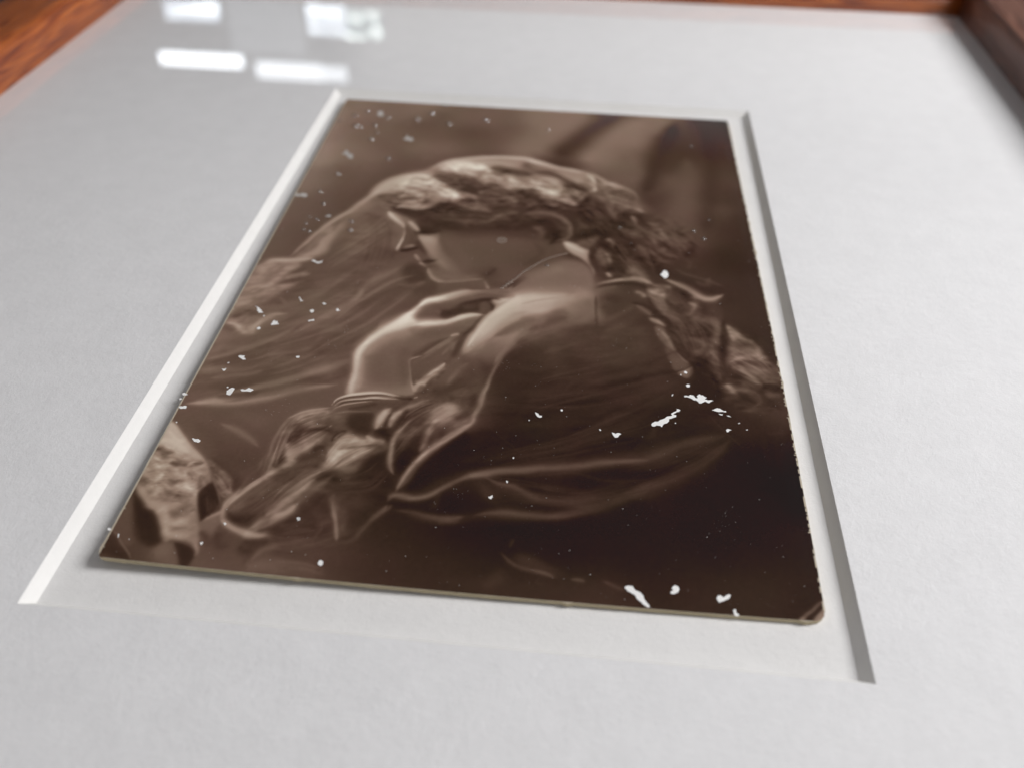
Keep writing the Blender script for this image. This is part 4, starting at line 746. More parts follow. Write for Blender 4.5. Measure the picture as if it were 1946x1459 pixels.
('S',[(46.9,78.43,0.29),(49.28,77.21,0.31),(51.71,76.28,0.33),(53.8,75.39,0.34),(56.61,74.41,0.36)],(120,118),0.5,2,1),
('S',[(52.51,78.04,1.03),(54.88,75.88,1.24),(56.96,74.36,1.18),(58.36,73.23,0.81)],(132,120),0.6,2,1),
('S',[(51.51,84.69,0.67),(53.42,82.13,0.76),(55.03,79.25,0.84),(56.67,76.28,0.74),(58.05,74.86,0.63)],(112,104),0.8,2,1),
('S',[(51.75,82.92,0.92),(53.37,80.95,1.42),(54.69,79.59,0.98)],(70,70),0.85,2,1),
('S',[(43.62,87.93,0.92),(45.76,85.4,1.28),(47.99,83.39,1.47),(49.98,82.26,1.36)],(66,66),0.8,2,1),
('P',[(55.06,80.15),(56.69,76.9),(58.4,74.82),(59,77.84),(59.63,83.12),(59.32,84.31),(55.26,84.8),(51.95,86.35),(50.31,87.11)],(86,64),0.6,0.34,0.59,1),
('P',[(50.12,84.29),(55.16,82.5),(59.63,83.12),(63.72,82.04),(68.49,82.04),(69.05,86.51),(69.61,90.25),(65.33,94.93),(57.38,96.88),(49.45,97.82),(44.95,100.83),(44.98,94.78),(47.11,89.17)],(58,48),0.6,0.41,0.67,1),
('S',[(44.17,94.88,0.37),(45.07,92.4,0.44),(46.49,89.8,0.5),(47.92,86.84,0.51),(49.42,84.09,0.54),(50.68,82.47,0.57)],(110,112,100),0.85,2,1),
('S',[(49.76,88.85,0.96),(51.35,87.54,1.1),(52.32,86.86,1.25)],(84,70),0.7,2,1),
('S',[(47.15,89.71,0.76),(48.55,86.2,0.95),(50.46,84.25,1.19)],(58,50),0.6,2,1),
('S',[(51.55,85.26,0.35),(54.14,82.63,0.45),(55.74,79.76,0.32)],(96,92),0.4,2,1),
('S',[(59.45,74.05,0.27),(59.54,78.38,0.32),(59.82,83.67,0.37),(60.22,87.02,0.43)],(52,52),0.7,2,1),
('S',[(58.47,74.17,0.12),(59,77.84,0.13),(59.34,81.4,0.14)],(112,112),0.4,2,1),
('S',[(60.23,77.69,1.06),(62.67,77.39,1.14),(64.77,76.51,1.22),(65.47,76.43,1.37)],(70,66),0.6,2,1),
('S',[(61.25,75.4,0.84),(62.66,74.6,1.06),(63.02,76.11,0.76)],(54,54),0.7,2,1),
('S',[(61.32,81.45,0.59),(63.72,79.08,0.64),(65.47,77.04,0.69)],(74,68),0.5,2,1),
('S',[(60.32,83.61,1.1),(63.04,82.7,1.29),(65.76,82.95,1.45)],(46,46),0.4,2,1),
('S',[(66.77,83.4,1.22),(67.06,86.19,1.47),(67.37,87.82,1.75)],(74,74),0.5,2,1),
('S',[(60.39,87.55,0.5),(62.7,83.89,0.59),(64.74,81.91,0.7)],(62,58),0.5,2,1),
('S',[(54.24,91.56,0.66),(57.51,91.16,0.73),(61.43,90.42,0.76),(63.72,88.8,0.62),(66.4,85.99,0.55)],(56,60),0.6,2,1),
('S',[(57.29,94.34,0.5),(62.11,92.73,0.66),(66.01,90.68,0.67),(69.33,88.4,0.58)],(50,60),0.5,2,1),
('S',[(57.43,98.36,0.69),(61.51,96.39,0.77),(65.33,94.93,0.84),(68.55,93.52,0.79),(71.47,92.67,0.75)],(54,56),0.6,2,1),
('S',[(60.58,97.99,0.94),(65.32,96.19,1.03),(70.13,94.37,1.13),(72.71,93.55,1.22)],(36,36),0.6,2,1),
('S',[(49.86,103.12,0.68),(52.88,101.81,0.76),(55.94,100.49,0.74),(59.01,98.18,0.65)],(44,52),0.6,2,1),
('S',[(62.23,104.48,0.58),(64.52,102.36,0.63),(66.85,99.95,0.69),(69.39,97.96,0.77),(71.66,95.96,0.81)],(40,50),0.5,2,1),
('S',[(44.6,97.39,0.42),(45.25,94.23,0.51),(47.24,90.79,0.61)],(50,44),0.4,2,1),
('S',[(70.42,63.35,1.11),(72.88,66.47,1.29),(75.31,68.51,1.53),(77.04,69.6,1.82),(80.27,69.52,1.97)],(46,46),0.5,2,1),
('P',[(68.59,69.68),(71.45,70.3),(75.33,74.59),(79.92,74.02),(80.17,79.45),(78.96,86.44),(74.65,86.95),(72.28,80.41),(69.04,73.49),(68.03,70.73)],(70,66),0.5,0.26,0.45,1),
('P',[(68.74,70.97),(71.26,70.65),(71.17,73.22),(71.36,77.53),(71.61,79.9),(69.97,77.7),(68.66,74.17),(68.19,71.68)],(98,92),0.85,0.18,0.31,1),
('S',[(68.72,71.94,0.48),(69.96,72.1,0.8),(71.01,72.61,0.46)],(118,112),0.8,2,1),
('S',[(66.21,72.25,0.61),(67.28,72.76,0.57),(67.61,73.98,0.49)],(112,108),0.8,2,1),
('S',[(70.79,73.9,0.39),(71.53,77.51,0.45),(72.28,80.41,0.58),(73.28,80.87,0.86)],(92,80),0.7,2,1),
('S',[(65.47,75.5,0.72),(67.55,76.78,0.83),(69.59,78.66,0.92),(71.59,80.49,0.79),(72.86,82.66,0.67)],(44,44),0.9,2,1),
('S',[(66.16,76.34,0.53),(67.88,77.96,0.64),(68.72,79.06,0.36)],(104,96),0.7,2,1),
('P',[(68.36,79.7),(69.39,79.87),(70.39,80.64),(71.03,81.73),(69.86,81.29),(68.68,80.55)],(118,110),0.9,0.14,0.24,1),
('P',[(69.33,81.94),(70.5,82.37),(71.27,84.57),(72.16,87.25),(72.43,88.58),(71.47,87.87),(70.37,86.35),(69.43,84.22)],(92,104),0.85,0.17,0.28,1),
('S',[(70.14,82.99,0.2),(71.08,85.15,0.3),(71.98,87.54,0.19)],(116,108),0.7,2,1),
('S',[(71.18,82.29,0.35),(72.78,84.38,0.35),(73.65,87.07,0.35),(74.48,89.95,0.37)],(40,40),0.6,2,1),
('P',[(70.67,87.42),(72.26,88.87),(74.1,91.05),(74.22,91.82),(72.08,93.11),(71.49,91.62),(70.92,89.56)],(84,78),0.85,0.16,0.26,1),
('S',[(72.43,88.58,0.16),(73.34,90.08,0.19),(74.18,91.04,0.23)],(110,100),0.7,2,1),
('P',[(72.38,93.59),(74.39,91.81),(74.83,92.53),(74.6,93.85),(73.76,94.71),(72.82,94.31)],(112,104),0.85,0.1,0.15,1),
('S',[(72.23,93.35,0.16),(73.38,92.7,0.16),(74.72,91.5,0.17)],(50,50),0.8,2,1),
('S',[(74.98,74.63,0.63),(75.84,74.84,0.53),(75.96,75.75,0.35),(75.35,77.35,0.36),(74.95,78.3,0.36)],(110,104),0.7,2,1),
('S',[(72.06,77.45,0.58),(73.74,78.45,0.69),(75.09,78.88,0.8),(76.43,79.31,0.9)],(82,76),0.5,2,1),
('S',[(76.43,79.31,0.88),(78.5,79.06,0.97),(79.4,80.72,0.66),(79.34,83.6,0.58),(78.36,85.68,0.68),(75.99,86.51,0.65)],(98,90),0.7,2,1),
('S',[(74.86,83,1.57),(76.29,81.67,2.48),(77.95,82.05,2.02),(77.47,84.1,1.32)],(48,48),0.7,2,1),
('S',[(72.57,81.54,0.95),(74.16,83.65,1.03),(75.04,85.8,1.28),(77.08,84.99,1.04)],(70,80),0.5,2,1),
('S',[(73.59,81.42,0.59),(74.46,84.18,0.65),(74.68,86.39,0.67),(74.53,89.14,0.73)],(42,42),0.6,2,1),
('S',[(74.93,87.74,1.1),(76.57,87.82,1.22),(78.18,88.17,1.03),(78.31,90.82,0.78),(78.44,93.4,0.7),(78.92,95.38,0.62)],(104,86),0.7,2,1),
('P',[(75.15,89.6),(76.79,89.41),(77.55,92.48),(78.6,95.41),(78.77,99.32),(74.58,99.79),(74.09,97.42),(74.27,93.89)],(40,36),0.8,0.32,0.5,1),
('S',[(80.57,78.81,0.51),(79.85,83.54,0.61),(79.82,87.97,0.63),(79.68,91.71,0.56)],(46,46),0.8,2,1),
('P',[(80.79,80.26),(81.74,81.02),(83.24,82.85),(83.77,84.2),(82.29,84.09),(81.43,84.48),(80.93,82.55)],(128,116),0.9,0.17,0.35,1),
('P',[(81.05,85.08),(83.83,83.63),(84.99,85.17),(86.31,88.03),(86.75,89.85),(88.43,91.75),(87.48,94.41),(85,94.18),(82.92,92.89),(80.77,92.1),(79.93,90.63),(80.48,87.9)],(108,86),0.85,0.32,0.52,1),
('S',[(81.64,85.84,0.53),(83.33,85.37,0.7),(84.6,85.77,0.85)],(84,74),0.5,2,1),
('S',[(80.63,90.02,0.33),(82.35,88.76,0.58),(84.05,88.02,0.71),(85.63,88.38,0.55)],(122,110),0.7,2,1),
('S',[(80.86,91.05,0.57),(83.23,89.72,0.81),(85.45,89.99,0.82),(86.98,90.61,0.54)],(60,52),0.8,2,1),
('S',[(81.76,91.73,0.52),(83.27,92.59,0.61),(84.31,94.76,0.54),(84.83,95.7,0.41)],(110,100),0.7,2,1),
('S',[(82.18,93.99,0.54),(81.18,94.61,0.49),(81.41,95.59,0.62)],(54,54),0.8,2,1),
('S',[(79.53,95.56,0.62),(79.95,96.26,0.65),(80.36,96.95,0.51),(79.73,97.02,0.86)],(124,100),0.85,2,1),
('S',[(80.38,96.7,0.37),(81.95,96.52,0.51),(83.45,97.09,0.57),(84.2,98.71,0.35),(83.44,100.21,0.31)],(96,80),0.7,2,1),
('S',[(81.77,95.05,0.64),(83.62,95.34,0.77),(85.15,95.67,0.9)],(84,72),0.6,2,1),
('S',[(85.01,96.92,0.63),(86.36,97.26,0.69),(87.46,97.14,0.73)],(90,86),0.7,2,1),
('S',[(84.89,95.2,0.77),(86.09,95.56,0.89),(87.67,95.39,0.99)],(42,38),0.6,2,1),
('S',[(78.95,99.06,0.46),(80.21,98.68,0.61),(81.72,98.99,0.74)],(60,60),0.6,2,1),
('S',[(82.67,70.52,1.69),(84.44,74.09,2.1),(85.11,77.66,2.01),(85.76,81.11,1.72)],(50,50),0.35,2,1),
('S',[(85.57,82.86,0.45),(86.93,85.5,0.46),(87.33,87.64,0.46)],(60,46),0.4,2,1),
('S',[(82.58,96.44,0.34),(83.84,97.77,0.39),(83.98,99.44,0.38),(82.75,101,0.45),(80.89,101.44,0.45)],(60,70,66),0.7,2,1),
('S',[(87.33,100.74,0.54),(85.78,103.68,0.6),(84.62,106.05,0.67)],(56,40),0.6,2,1),
('S',[(84.32,106.08,0.32),(86.14,105.67,0.42),(87.06,105.35,0.52)],(52,52),0.4,2,1),
('S',[(84.77,101.95,0.56),(86.77,100.32,0.66),(88.12,99.23,0.75)],(48,48),0.4,2,1),
('S',[(63.73,101.96,0.61),(66.22,100.01,0.76),(69.06,97.98,0.82),(72.6,95.84,0.77)],(46,50,56),0.5,2,1),
('S',[(65.38,111.6,0.5),(67.61,108.78,0.57),(68.7,106.46,0.55)],(44,54),0.6,2,1),
('S',[(62.91,113.54,0.72),(66.09,113.4,0.82),(69.6,111.56,0.85),(72.59,109.53,0.86),(75.61,108.12,0.81),(78.36,106.72,0.69)],(56,60,58,44),0.75,2,1),
('S',[(62.98,120.85,0.69),(66.61,118.55,0.75),(70.02,116.81,0.79),(72.94,114.5,0.72),(75.65,112.16,0.67),(77.85,109.61,0.56),(79.18,107.51,0.47)],(64,56,50,50),0.8,2,1),
('S',[(66.64,115.98,1.25),(71,113.08,1.53),(73.99,110.87,1.8)],(30,30),0.5,2,1),
('S',[(73.51,120.12,2.43),(77.89,116.78,3.06),(80.89,114.47,3.69)],(26,26),0.4,2,1),
('S',[(85.41,111.97,1.93),(86.35,115.92,2.05),(87.01,121.58,2.16)],(26,22),0.5,2,1),
('S',[(78.96,102.82,2.22),(81.77,105.02,2.87),(84.92,103.31,3)],(40,40),0.3,2,1),
('P',[(40.27,112.76),(44.37,109.68),(50.46,110.72),(57.85,109.87),(67.45,105.24),(67.34,111.81),(59.47,114.33),(52.29,115.54),(46.62,116.8),(42.47,118.28),(39.87,120.15),(39.11,115.01)],(32,30),0.5,0.44,0.62,1),
('S',[(44.07,98.45,0.34),(43.45,101.48,0.36),(43.15,104.37,0.39),(42.66,106.74,0.4),(42.4,108.36,0.45),(40.8,110.1,0.47),(39.5,111.56,0.41),(38.77,112.73,0.36)],(124,120,96),0.85,2,1),
('S',[(42.43,108.58,0.31),(41.04,109.63,0.33),(39.74,111.1,0.35),(38.71,112.3,0.38)],(130,110),0.7,2,1),
('S',[(41.86,107.75,0.66),(40.42,108.37,0.85),(39.2,109.41,0.81),(38.4,110.17,0.6)],(104,80),0.6,2,1),
('S',[(42.2,101.63,0.48),(41.93,104.52,0.55),(41,106.94,0.68),(39.91,107.98,0.81)],(56,50),0.5,2,1),
('S',[(40.1,121.67,0.35),(41.98,119.91,0.47),(43.68,118.73,0.61),(45.62,118.21,0.66),(47.56,117.49,0.63),(50.39,116.97,0.59),(52.92,116.28,0.6),(56.63,115.67,0.6),(60.91,114.38,0.62),(64.51,113.57,0.67),(67.32,113.06,0.71)],(70,110,96,80,84),0.9,2,1),
('S',[(43.41,118.86,0.39),(44.79,118.41,0.44),(46.19,118.15,0.49)],(120,112),0.7,2,1),
('S',[(45.7,118.89,0.45),(47.51,119.86,0.5),(49.23,120.06,0.53),(51,121.01,0.54),(52.75,121.95,0.59),(54.86,122.28,0.64),(57.64,122.54,0.67),(60.4,122.62,0.7),(61.9,121.71,0.69)],(106,72,56),0.75,2,1),
('S',[(52.59,119.68,0.58),(55.42,119.95,0.7),(58.26,120.59,0.76),(61.06,121.05,0.75)],(60,50,54),0.45,2,1),
('S',[(44.83,125.78,0.45),(46.69,125.21,0.51),(48.84,124.79,0.57),(51.59,124.85,0.63),(54.33,124.92,0.63),(57.03,124.26,0.62),(59.73,123.24,0.61),(62.45,121.84,0.6),(65.22,120.04,0.61),(67.23,119.06,0.62)],(62,88,78,48,52),0.8,2,1),
('S',[(55.68,124.59,0.53),(59.05,123.31,0.61),(61.9,121.9,0.7),(64.94,120.26,0.7),(67.23,119.06,0.71)],(54,50),0.55,2,1),
('S',[(40.37,127.18,0.53),(41.69,126.85,0.58),(43.06,126.88,0.62)],(60,76,56),0.6,2,1),
('S',[(46.38,122.47,0.58),(45.66,121.04,0.74),(44.97,119.96,0.91)],(56,40),0.5,2,1),
('S',[(39.5,117.62,0.59),(41.55,116.77,0.62),(44.22,114.82,0.65),(47.11,113.03,0.64),(47.51,111.06,0.57),(48.16,108.35,0.63),(49.48,105.94,0.7)],(34,40),0.45,2,1),
('S',[(49.15,112.79,0.63),(52.78,111.95,0.7),(56.38,110.26,0.75),(60.02,107.43,0.76),(63.76,103.83,0.75),(67.55,99.62,0.76)],(40,44,52),0.5,2,1),
('S',[(50.57,104.19,0.65),(52.95,102.74,0.71),(55.97,100.96,0.76),(59.03,98.9,0.83),(62.16,97.05,0.9)],(44,50),0.5,2,1),
('S',[(43.38,108.91,0.13),(46.04,111.23,0.14),(48.61,113.27,0.14),(50.17,114.35,0.15)],(38,38),0.5,2,1),
('P',[(41.38,120.76),(44.08,119.67),(45.87,120.43),(44.41,122.32),(42.55,125.13),(40.97,125.67)],(30,28),0.6,0.56,0.56,1),
('P',[(43.73,127.87),(50.33,126.07),(57.08,125.34),(62.47,122.95),(67.21,120.59),(67.13,126.4),(43.87,128.88)],(28,27),0.5,0.54,0.54,1),
('S',[(39.29,125.5,0.3),(39.66,124.36,0.44),(40.1,121.67,0.29)],(36,62,46),0.3,2,1),
('S',[(48.96,131.4,0.22),(50.13,132.59,0.29),(51.77,133.4,0.36),(53.35,133.8,0.38),(54.93,134.19,0.35),(56.24,134.61,0.31)],(62,70,60),0.75,2,1),
('P',[(50.82,131.53),(52.93,131.64),(54.57,132.61),(56.18,133.58),(57.5,134.09),(55.71,134.27),(53.34,133.56),(51.47,132.94)],(56,50),0.7,0.39,0.4,1),
('S',[(53.08,133.66,0.16),(54.4,134.01,0.24),(55.72,134.51,0.16)],(80,90),0.6,2,1),
('S',[(57.78,134.61,0.16),(58.8,134.59,0.32),(59.58,134.67,0.16)],(84,76),0.7,2,1),
('S',[(61.62,134.46,0.24),(63.16,135.09,0.31),(64.3,135.6,0.39)],(70,60),0.7,2,1),
('S',[(49.94,130.62,0.14),(50.34,129.21,0.21)],(60,60),0.5,2,1),
('S',[(54.3,134.42,0.06),(53.71,135.11,0.06),(53.74,135.58,0.07),(54.77,135.71,0.08)],(62,62),0.6,2,1),
('S',[(47.21,136.74,0.74),(48.62,135.65,0.97),(49.58,134.91,1.2)],(62,56),0.5,2,1),
('S',[(42.29,136.33,0.92),(48.79,137.19,1.53),(57.62,136.58,1.85),(63.93,136.87,1.53)],(48,48),0.4,2,1),
('S',[(20.41,134.34,1.06),(23.84,135.25,1.18),(27.91,135.74,1.32),(31.87,135.92,1.44),(37.13,136.28,1.54)],(50,44),0.3,2,1),
('S',[(26.36,126.28,0.2),(27.33,128.34,0.29),(27.88,130.38,0.31),(28.34,132.05,0.26)],(92,110,96),0.8,2,1),
('S',[(27.84,127.56,0.53),(28.58,129.6,0.66),(29.03,130.94,0.78)],(70,70),0.5,2,1),
('S',[(25.3,134.25,0.33),(26.73,133.08,0.36),(28.12,132.24,0.39),(30.1,131.5,0.41),(31.04,129.66,0.38),(31.81,128.16,0.37),(32.67,126.99,0.35),(33.54,125.79,0.33)],(60,70,74),0.6,2,1),
('S',[(25.13,133.1,0.15),(25.53,131.53,0.2),(25.98,130.09,0.2),(25.94,129.39,0.14)],(72,84),0.7,2,1),
('S',[(25.1,129.84,0.35),(26.03,129.2,0.44),(27.01,128.73,0.54)],(76,70),0.5,2,1),
('S',[(19.55,134.12,0.51),(20.95,133.44,0.62),(23.32,133.32,0.64),(25.22,132.93,0.59)],(92,60),0.5,2,1),
('S',[(19.97,130.99,0.67),(22.17,131.07,0.81),(24.09,130.14,0.94),(26.02,130.26,1.01)],(52,52),0.5,2,1),
('S',[(18.86,131.82,0.47),(19.74,132.06,0.54),(20.18,132.18,0.62)],(112,112),0.5,2,1),
('S',[(28.64,133.02,0.13),(29.04,134.3,0.16),(29.41,135.89,0.19)],(60,64),0.5,2,1),
('S',[(21.52,136.34,1.51),(24.27,136.82,1.92),(26.84,136.67,2.36)],(80,80),0.4,2,1),
('S',[(21.28,125.79,0.71),(23.55,128.08,0.82),(25.23,130.35,0.93)],(46,46),0.5,2,1),
('S',[(18.36,130.14,0.9),(19.05,129.7,1.09),(20.28,129.19,1.27)],(90,90),0.6,2,1),
('P',[(21.73,107.23),(22.72,105.46),(24.66,104.26),(27.62,103.29),(29.52,103.3),(31.17,103.69),(30.58,104.72),(27.95,104.93),(25.27,105.61),(23.59,106.53),(22.69,108.03),(22.05,108.57)],(104,90),0.6,0.08,0.11,1),
('S',[(21.73,107.11,0.13),(22.16,105.77,0.18),(23.37,104.86,0.25),(24.96,104.18,0.28),(26.76,103.71,0.31),(28.47,103.6,0.32),(30.25,103.81,0.28),(31.39,104.02,0.25)],(140,160,158,110),1,3,1),
('S',[(22,107.08,0.1),(22.8,105.81,0.12),(24.33,104.9,0.14),(26.26,104.35,0.14),(28.4,104.04,0.13),(30.3,104.09,0.12)],(56,56),0.9,2,1),
('S',[(22.03,107.61,0.1),(22.62,106.37,0.13),(24.02,105.63,0.16),(25.79,105.12,0.2),(27.6,104.76,0.24),(29.47,104.67,0.2),(31.18,104.6,0.16)],(110,146,158,112),0.95,3,1),
('S',[(22.44,107.6,0.1),(23.26,106.45,0.12),(24.67,105.74,0.14),(26.76,105.24,0.13),(28.61,105.08,0.12)],(50,50),0.85,2,1),
('S',[(22.02,108.46,0.08),(22.44,107.6,0.1),(23.37,106.91,0.13),(24.78,106.26,0.13),(26.24,105.78,0.12),(27.45,105.58,0.11)],(100,146,130),0.9,2,1),
('S',[(30.3,104.09,0.23),(31.76,104.34,0.29),(33.16,104.28,0.35)],(60,50),0.7,2,1),
('S',[(33.28,104.03,0.12),(33.86,103.72,0.14)],(150,150),0.7,2,1),
('P',[(32.76,101.44),(33.77,100.33),(34.6,99.48),(35.37,98.25),(36.46,96.84),(36.67,96.05),(36.21,97.39),(35.49,98.99),(34.73,100.33),(34.57,101.34),(34.12,102.49),(33.04,102.62)],(150,130),0.85,0.1,0.15,1),
('P',[(33.87,100.93),(34.57,101.34),(35.11,102.73),(33.91,103.12),(33.39,102.82)],(60,64),0.6,0.16,0.24,1),
('S',[(34.5,98.88,0.26),(35.41,97.5,0.37),(36.22,96.37,0.36),(36.73,95.4,0.25)],(160,170,150),0.9,2,1),
('P',[(35.09,98.56),(36.79,95.79),(38.08,93.26),(38.47,96.1),(38.15,99.68),(36.72,100.84),(34.92,101.55)],(84,80),0.6,0.24,0.37,1),
('S',[(37.97,100.69,0.25),(38.33,98.66,0.34),(38.69,96.58,0.43)],(90,100),0.5,2,1),
('S',[(47.76,87.98,0.31),(45.95,90.95,0.33),(44.92,94.01,0.33),(44,97.72,0.34),(43.41,101.01,0.35),(43.14,104.15,0.38),(42.49,106.55,0.41)],(120,100,118),0.75,2,1),
('S',[(39.03,92.88,0.54),(39.8,89.8,0.62),(40.44,86.64,0.72),(41.75,82.99,0.78),(43.16,79.82,0.77),(45.21,77.1,0.73)],(150,140,110),0.75,2,1),
('S',[(39.32,93.9,1.09),(41.62,90.94,1.34),(43.7,88.48,1.6)],(106,100),0.45,2,1),
('S',[(38.56,95.57,1.08),(39,93.94,1.42),(40.82,92.66,1.72)],(92,80),0.4,2,1),
('S',[(43.88,74.44,0.36),(45.32,72.32,0.45),(47,70.46,0.62),(46.2,71.88,0.4),(45.11,73.97,0.34)],(44,40),0.7,2,1),
('S',[(25.99,33.71,1.16),(28.99,36.53,2.12),(32.28,38.79,2.41),(35,40.19,2.24),(38.04,41.09,1.84)],(92,66,58),0.75,2,1),
('S',[(34.11,39.87,1.67),(37.58,40.72,2.32),(40.98,41.13,3.02),(44.22,39.82,2.8),(46.74,39.92,2.6)],(70,60),0.7,2,1),
('S',[(36.76,44.71,1.47),(40.03,44.27,1.96),(43.19,42.56,2.42),(46.41,41.27,2.56),(49.43,43.01,2.25)],(60,56),0.6,2,1),
('S',[(34.73,41.54,0.61),(37.9,39.8,0.79),(41.27,39.78,0.8),(42.97,39.99,0.64)],(96,84),0.35,2,1),
('S',[(37.03,43.39,0.42),(39.45,42.64,0.63),(41.88,41.88,0.42)],(84,72),0.4,2,1),
('S',[(28.22,45.87,1.22),(29.91,46.06,1.5),(31.29,47.13,1.41),(33.52,48.49,1.2)],(56,56),0.7,2,1),
('P',[(26.16,51.12),(28.25,48.79),(30.48,47.24),(32.61,47.79),(35.62,49.03),(38.51,49.46),(37.93,51.55),(33.87,51.29),(30.31,51.77),(27.99,52.48)],(58,56),0.55,0.3,0.39,1),
('S',[(31.73,45.81,0.36),(34.17,47.16,0.46),(36.46,47.47,0.48),(38.34,47.84,0.4)],(118,96),0.5,2,1),
('B',[(15.21,44.22,0.24),(19.76,42.72,0.23),(24.36,39.87,0.24),(28.14,42.44,0.19)],[(18.91,47.14,0.21),(22.83,48.28,0.23),(26.32,46.97,0.23),(31.07,45.48,0.23)],60,104,24,0.38),
('B',[(17.38,39.05,0.25),(21.19,36.23,0.27),(25.55,36.55,0.24),(31.53,41.1,0.21)],[(16.97,43.55,0.26),(21.9,42.86,0.26),(26.23,40.95,0.25),(32.18,44.48,0.21)],50,150,20,0.35),
('B',[(27.24,36.31,0.21),(32.34,39.22,0.22),(37.83,41.12,0.23),(44.25,40.26,0.24)],[(32.29,45.31,0.22),(36.34,46.45,0.23),(41.33,44.94,0.22),(47.27,41.59,0.22)],60,84,24,0.38),
('B',[(29.03,30.44,0.25),(35.77,31.89,0.24),(42.45,33.77,0.25),(50.98,32.62,0.25)],[(31.77,34.77,0.24),(38.38,36.15,0.24),(42.75,37.36,0.24),(51.31,39.31,0.23)],60,132,24,0.35),
('B',[(27.26,47.68,0.23),(31.29,47.13,0.22),(37.62,48.76,0.22),(43.57,47.14,0.22)],[(28.05,52.88,0.22),(32.05,52.74,0.22),(38.06,52.73,0.22),(45.03,50.2,0.21)],40,64,14,0.35),
('S',[(29.78,42.22,0.79),(31.98,43,1.02),(34.09,43.15,0.63)],(176,150),0.6,2,1),
('S',[(33.14,42.19,0.55),(34.94,43.25,0.71),(35.85,43.98,0.5)],(140,120),0.45,2,1),
('S',[(31.35,59.03,1.05),(33.33,62.11,1.4),(35.3,65.45,1.47),(37.21,68.69,1.31)],(96,88),0.35,2,1),
('S',[(36.81,59.06,2.84),(40.79,60.02,3.35),(44.73,60.98,3.86)],(74,80),0.45,2,1),
('S',[(45.7,58.63,1.97),(48.2,61.25,1.9),(48.81,64.75,1.9),(46.32,66.47,2.48)],(66,62),0.45,2,1),
('S',[(26.33,55.87,0.79),(27.87,56.82,1.14),(29.42,56.62,1.19),(31.25,55.6,0.92)],(50,58),0.7,2,1),
('S',[(27.27,58.05,0.44),(28.87,58.22,0.57),(30.33,57.45,0.44)],(100,112),0.45,2,1),
('S',[(25.62,55.18,0.4),(26.58,56.22,0.57),(27.48,56.87,0.45)],(46,52),0.6,2,1),
('S',[(24.25,54.18,0.31),(25.45,55.98,0.46),(26.28,57.42,0.34)],(140,122),0.6,2,1),
('S',[(23.97,57.73,0.49),(24.64,59.92,0.55),(24.45,62.18,0.6),(24.27,63.31,0.55)],(90,78),0.5,2,1),
('S',[(26.79,62.24,0.4),(27.47,62.88,0.4),(28.32,64.58,0.42)],(70,60),0.6,2,1),
('S',[(28.47,63.12,0.68),(29.98,65.44,0.86),(31.26,66.33,1.13)],(88,76),0.3,2,1),
('P',[(26.43,58.93),(27.84,59.12),(28.99,58.96),(29.08,60.83),(29.71,63.68),(28.85,63.07),(27.56,61.03)],(128,104),0.5,0.29,0.36,1),
('S',[(28.47,68.1,0.29),(28.89,68.33,0.29)],(150,150),0.6,2,1),
('S',[(28.97,66.28,0.7),(30.43,65.91,1.05),(31.58,65.94,0.87)],(78,70),0.35,2,1),
('S',[(29.36,68.68,0.68),(30.77,68.15,0.92),(31.93,68.34,0.49),(31.03,69.83,0.52)],(92,84),0.35,2,1),
('S',[(30.15,69.94,0.25),(30.97,71.85,0.38),(32.24,72.95,0.51),(33.37,73.2,0.47)],(112,100),0.6,2,1),
('S',[(29.67,70.68,0.48),(29.63,72.69,0.81),(28.81,74.44,1.3),(27.02,74.67,1.29)],(58,62),0.5,2,1),
('S',[(25.65,75.17,0.46),(27.54,75.57,0.53),(29.27,75.03,0.55),(30.14,73.61,0.51)],(98,92),0.5,2,1),
('S',[(31.86,70.4,1.58),(34.55,71.06,1.96),(37.45,70.69,2.32)],(98,86),0.35,2,1),
('P',[(32.75,73.93),(36.65,73.1),(39.84,72.2),(40.64,74.54),(38.7,74.94),(35.27,76.34),(33.08,77.41)],(88,82),0.5,0.27,0.47,1),
('S',[(14.74,51.04,1.83),(16.81,49.11,2.78),(18.41,48.89,2.06)],(108,100),0.4,2,1),
('S',[(16.73,54.81,1.1),(19.19,59.14,1.43),(20.95,64.11,1.46),(20.78,69.11,1.39)],(74,70),0.45,2,1),
('S',[(20.39,61.24,0.88),(21.77,60.3,1.21),(23.05,60.88,1.29)],(92,84),0.3,2,1),
('B',[(13.54,51.21,0.14),(16.81,57.15,0.13),(17.86,65.97,0.13),(18.19,72.85,0.12)],[(18.87,51.3,0.14),(21.55,58.05,0.13),(22.71,65.32,0.13),(21.93,73.03,0.13)],40,84,14,0.22),
('S',[(25.92,70.49,0.96),(27.27,69.64,1.43),(28.86,69.09,1.4),(29.67,70.68,0.81)],(58,66),0.45,2,1),
('B',[(55.03,38.82,0.21),(58.43,41.82,0.19),(61.35,46.44,0.15),(62.97,52.58,0.13)],[(53.57,44.15,0.15),(56.19,49.53,0.17),(58.63,51.59,0.18),(61.03,55.13,0.16)],60,58,18,0.35),
('B',[(58.32,36.62,0.29),(62.11,37,0.27),(65.84,39.99,0.21),(68.8,45.46,0.18)],[(60.91,43.18,0.16),(62.15,46.33,0.23),(63.77,45.3,0.26),(66.99,45.7,0.27)],50,92,20,0.35),
('B',[(62.96,46.23,0.28),(67.75,48.03,0.26),(72.58,51.34,0.23),(76.4,56.15,0.21)],[(63.75,53.25,0.24),(67.22,55.84,0.2),(70.12,61.3,0.2),(73.41,62.99,0.24)],70,76,20,0.25),
('B',[(58.34,56.23,0.15),(59.95,60.45,0.14),(61.13,64.56,0.13),(61.9,68.56,0.13)],[(62.97,54.88,0.15),(64.88,59.82,0.15),(67.43,64.8,0.16),(69.2,67.63,0.16)],50,62,18,0.22),
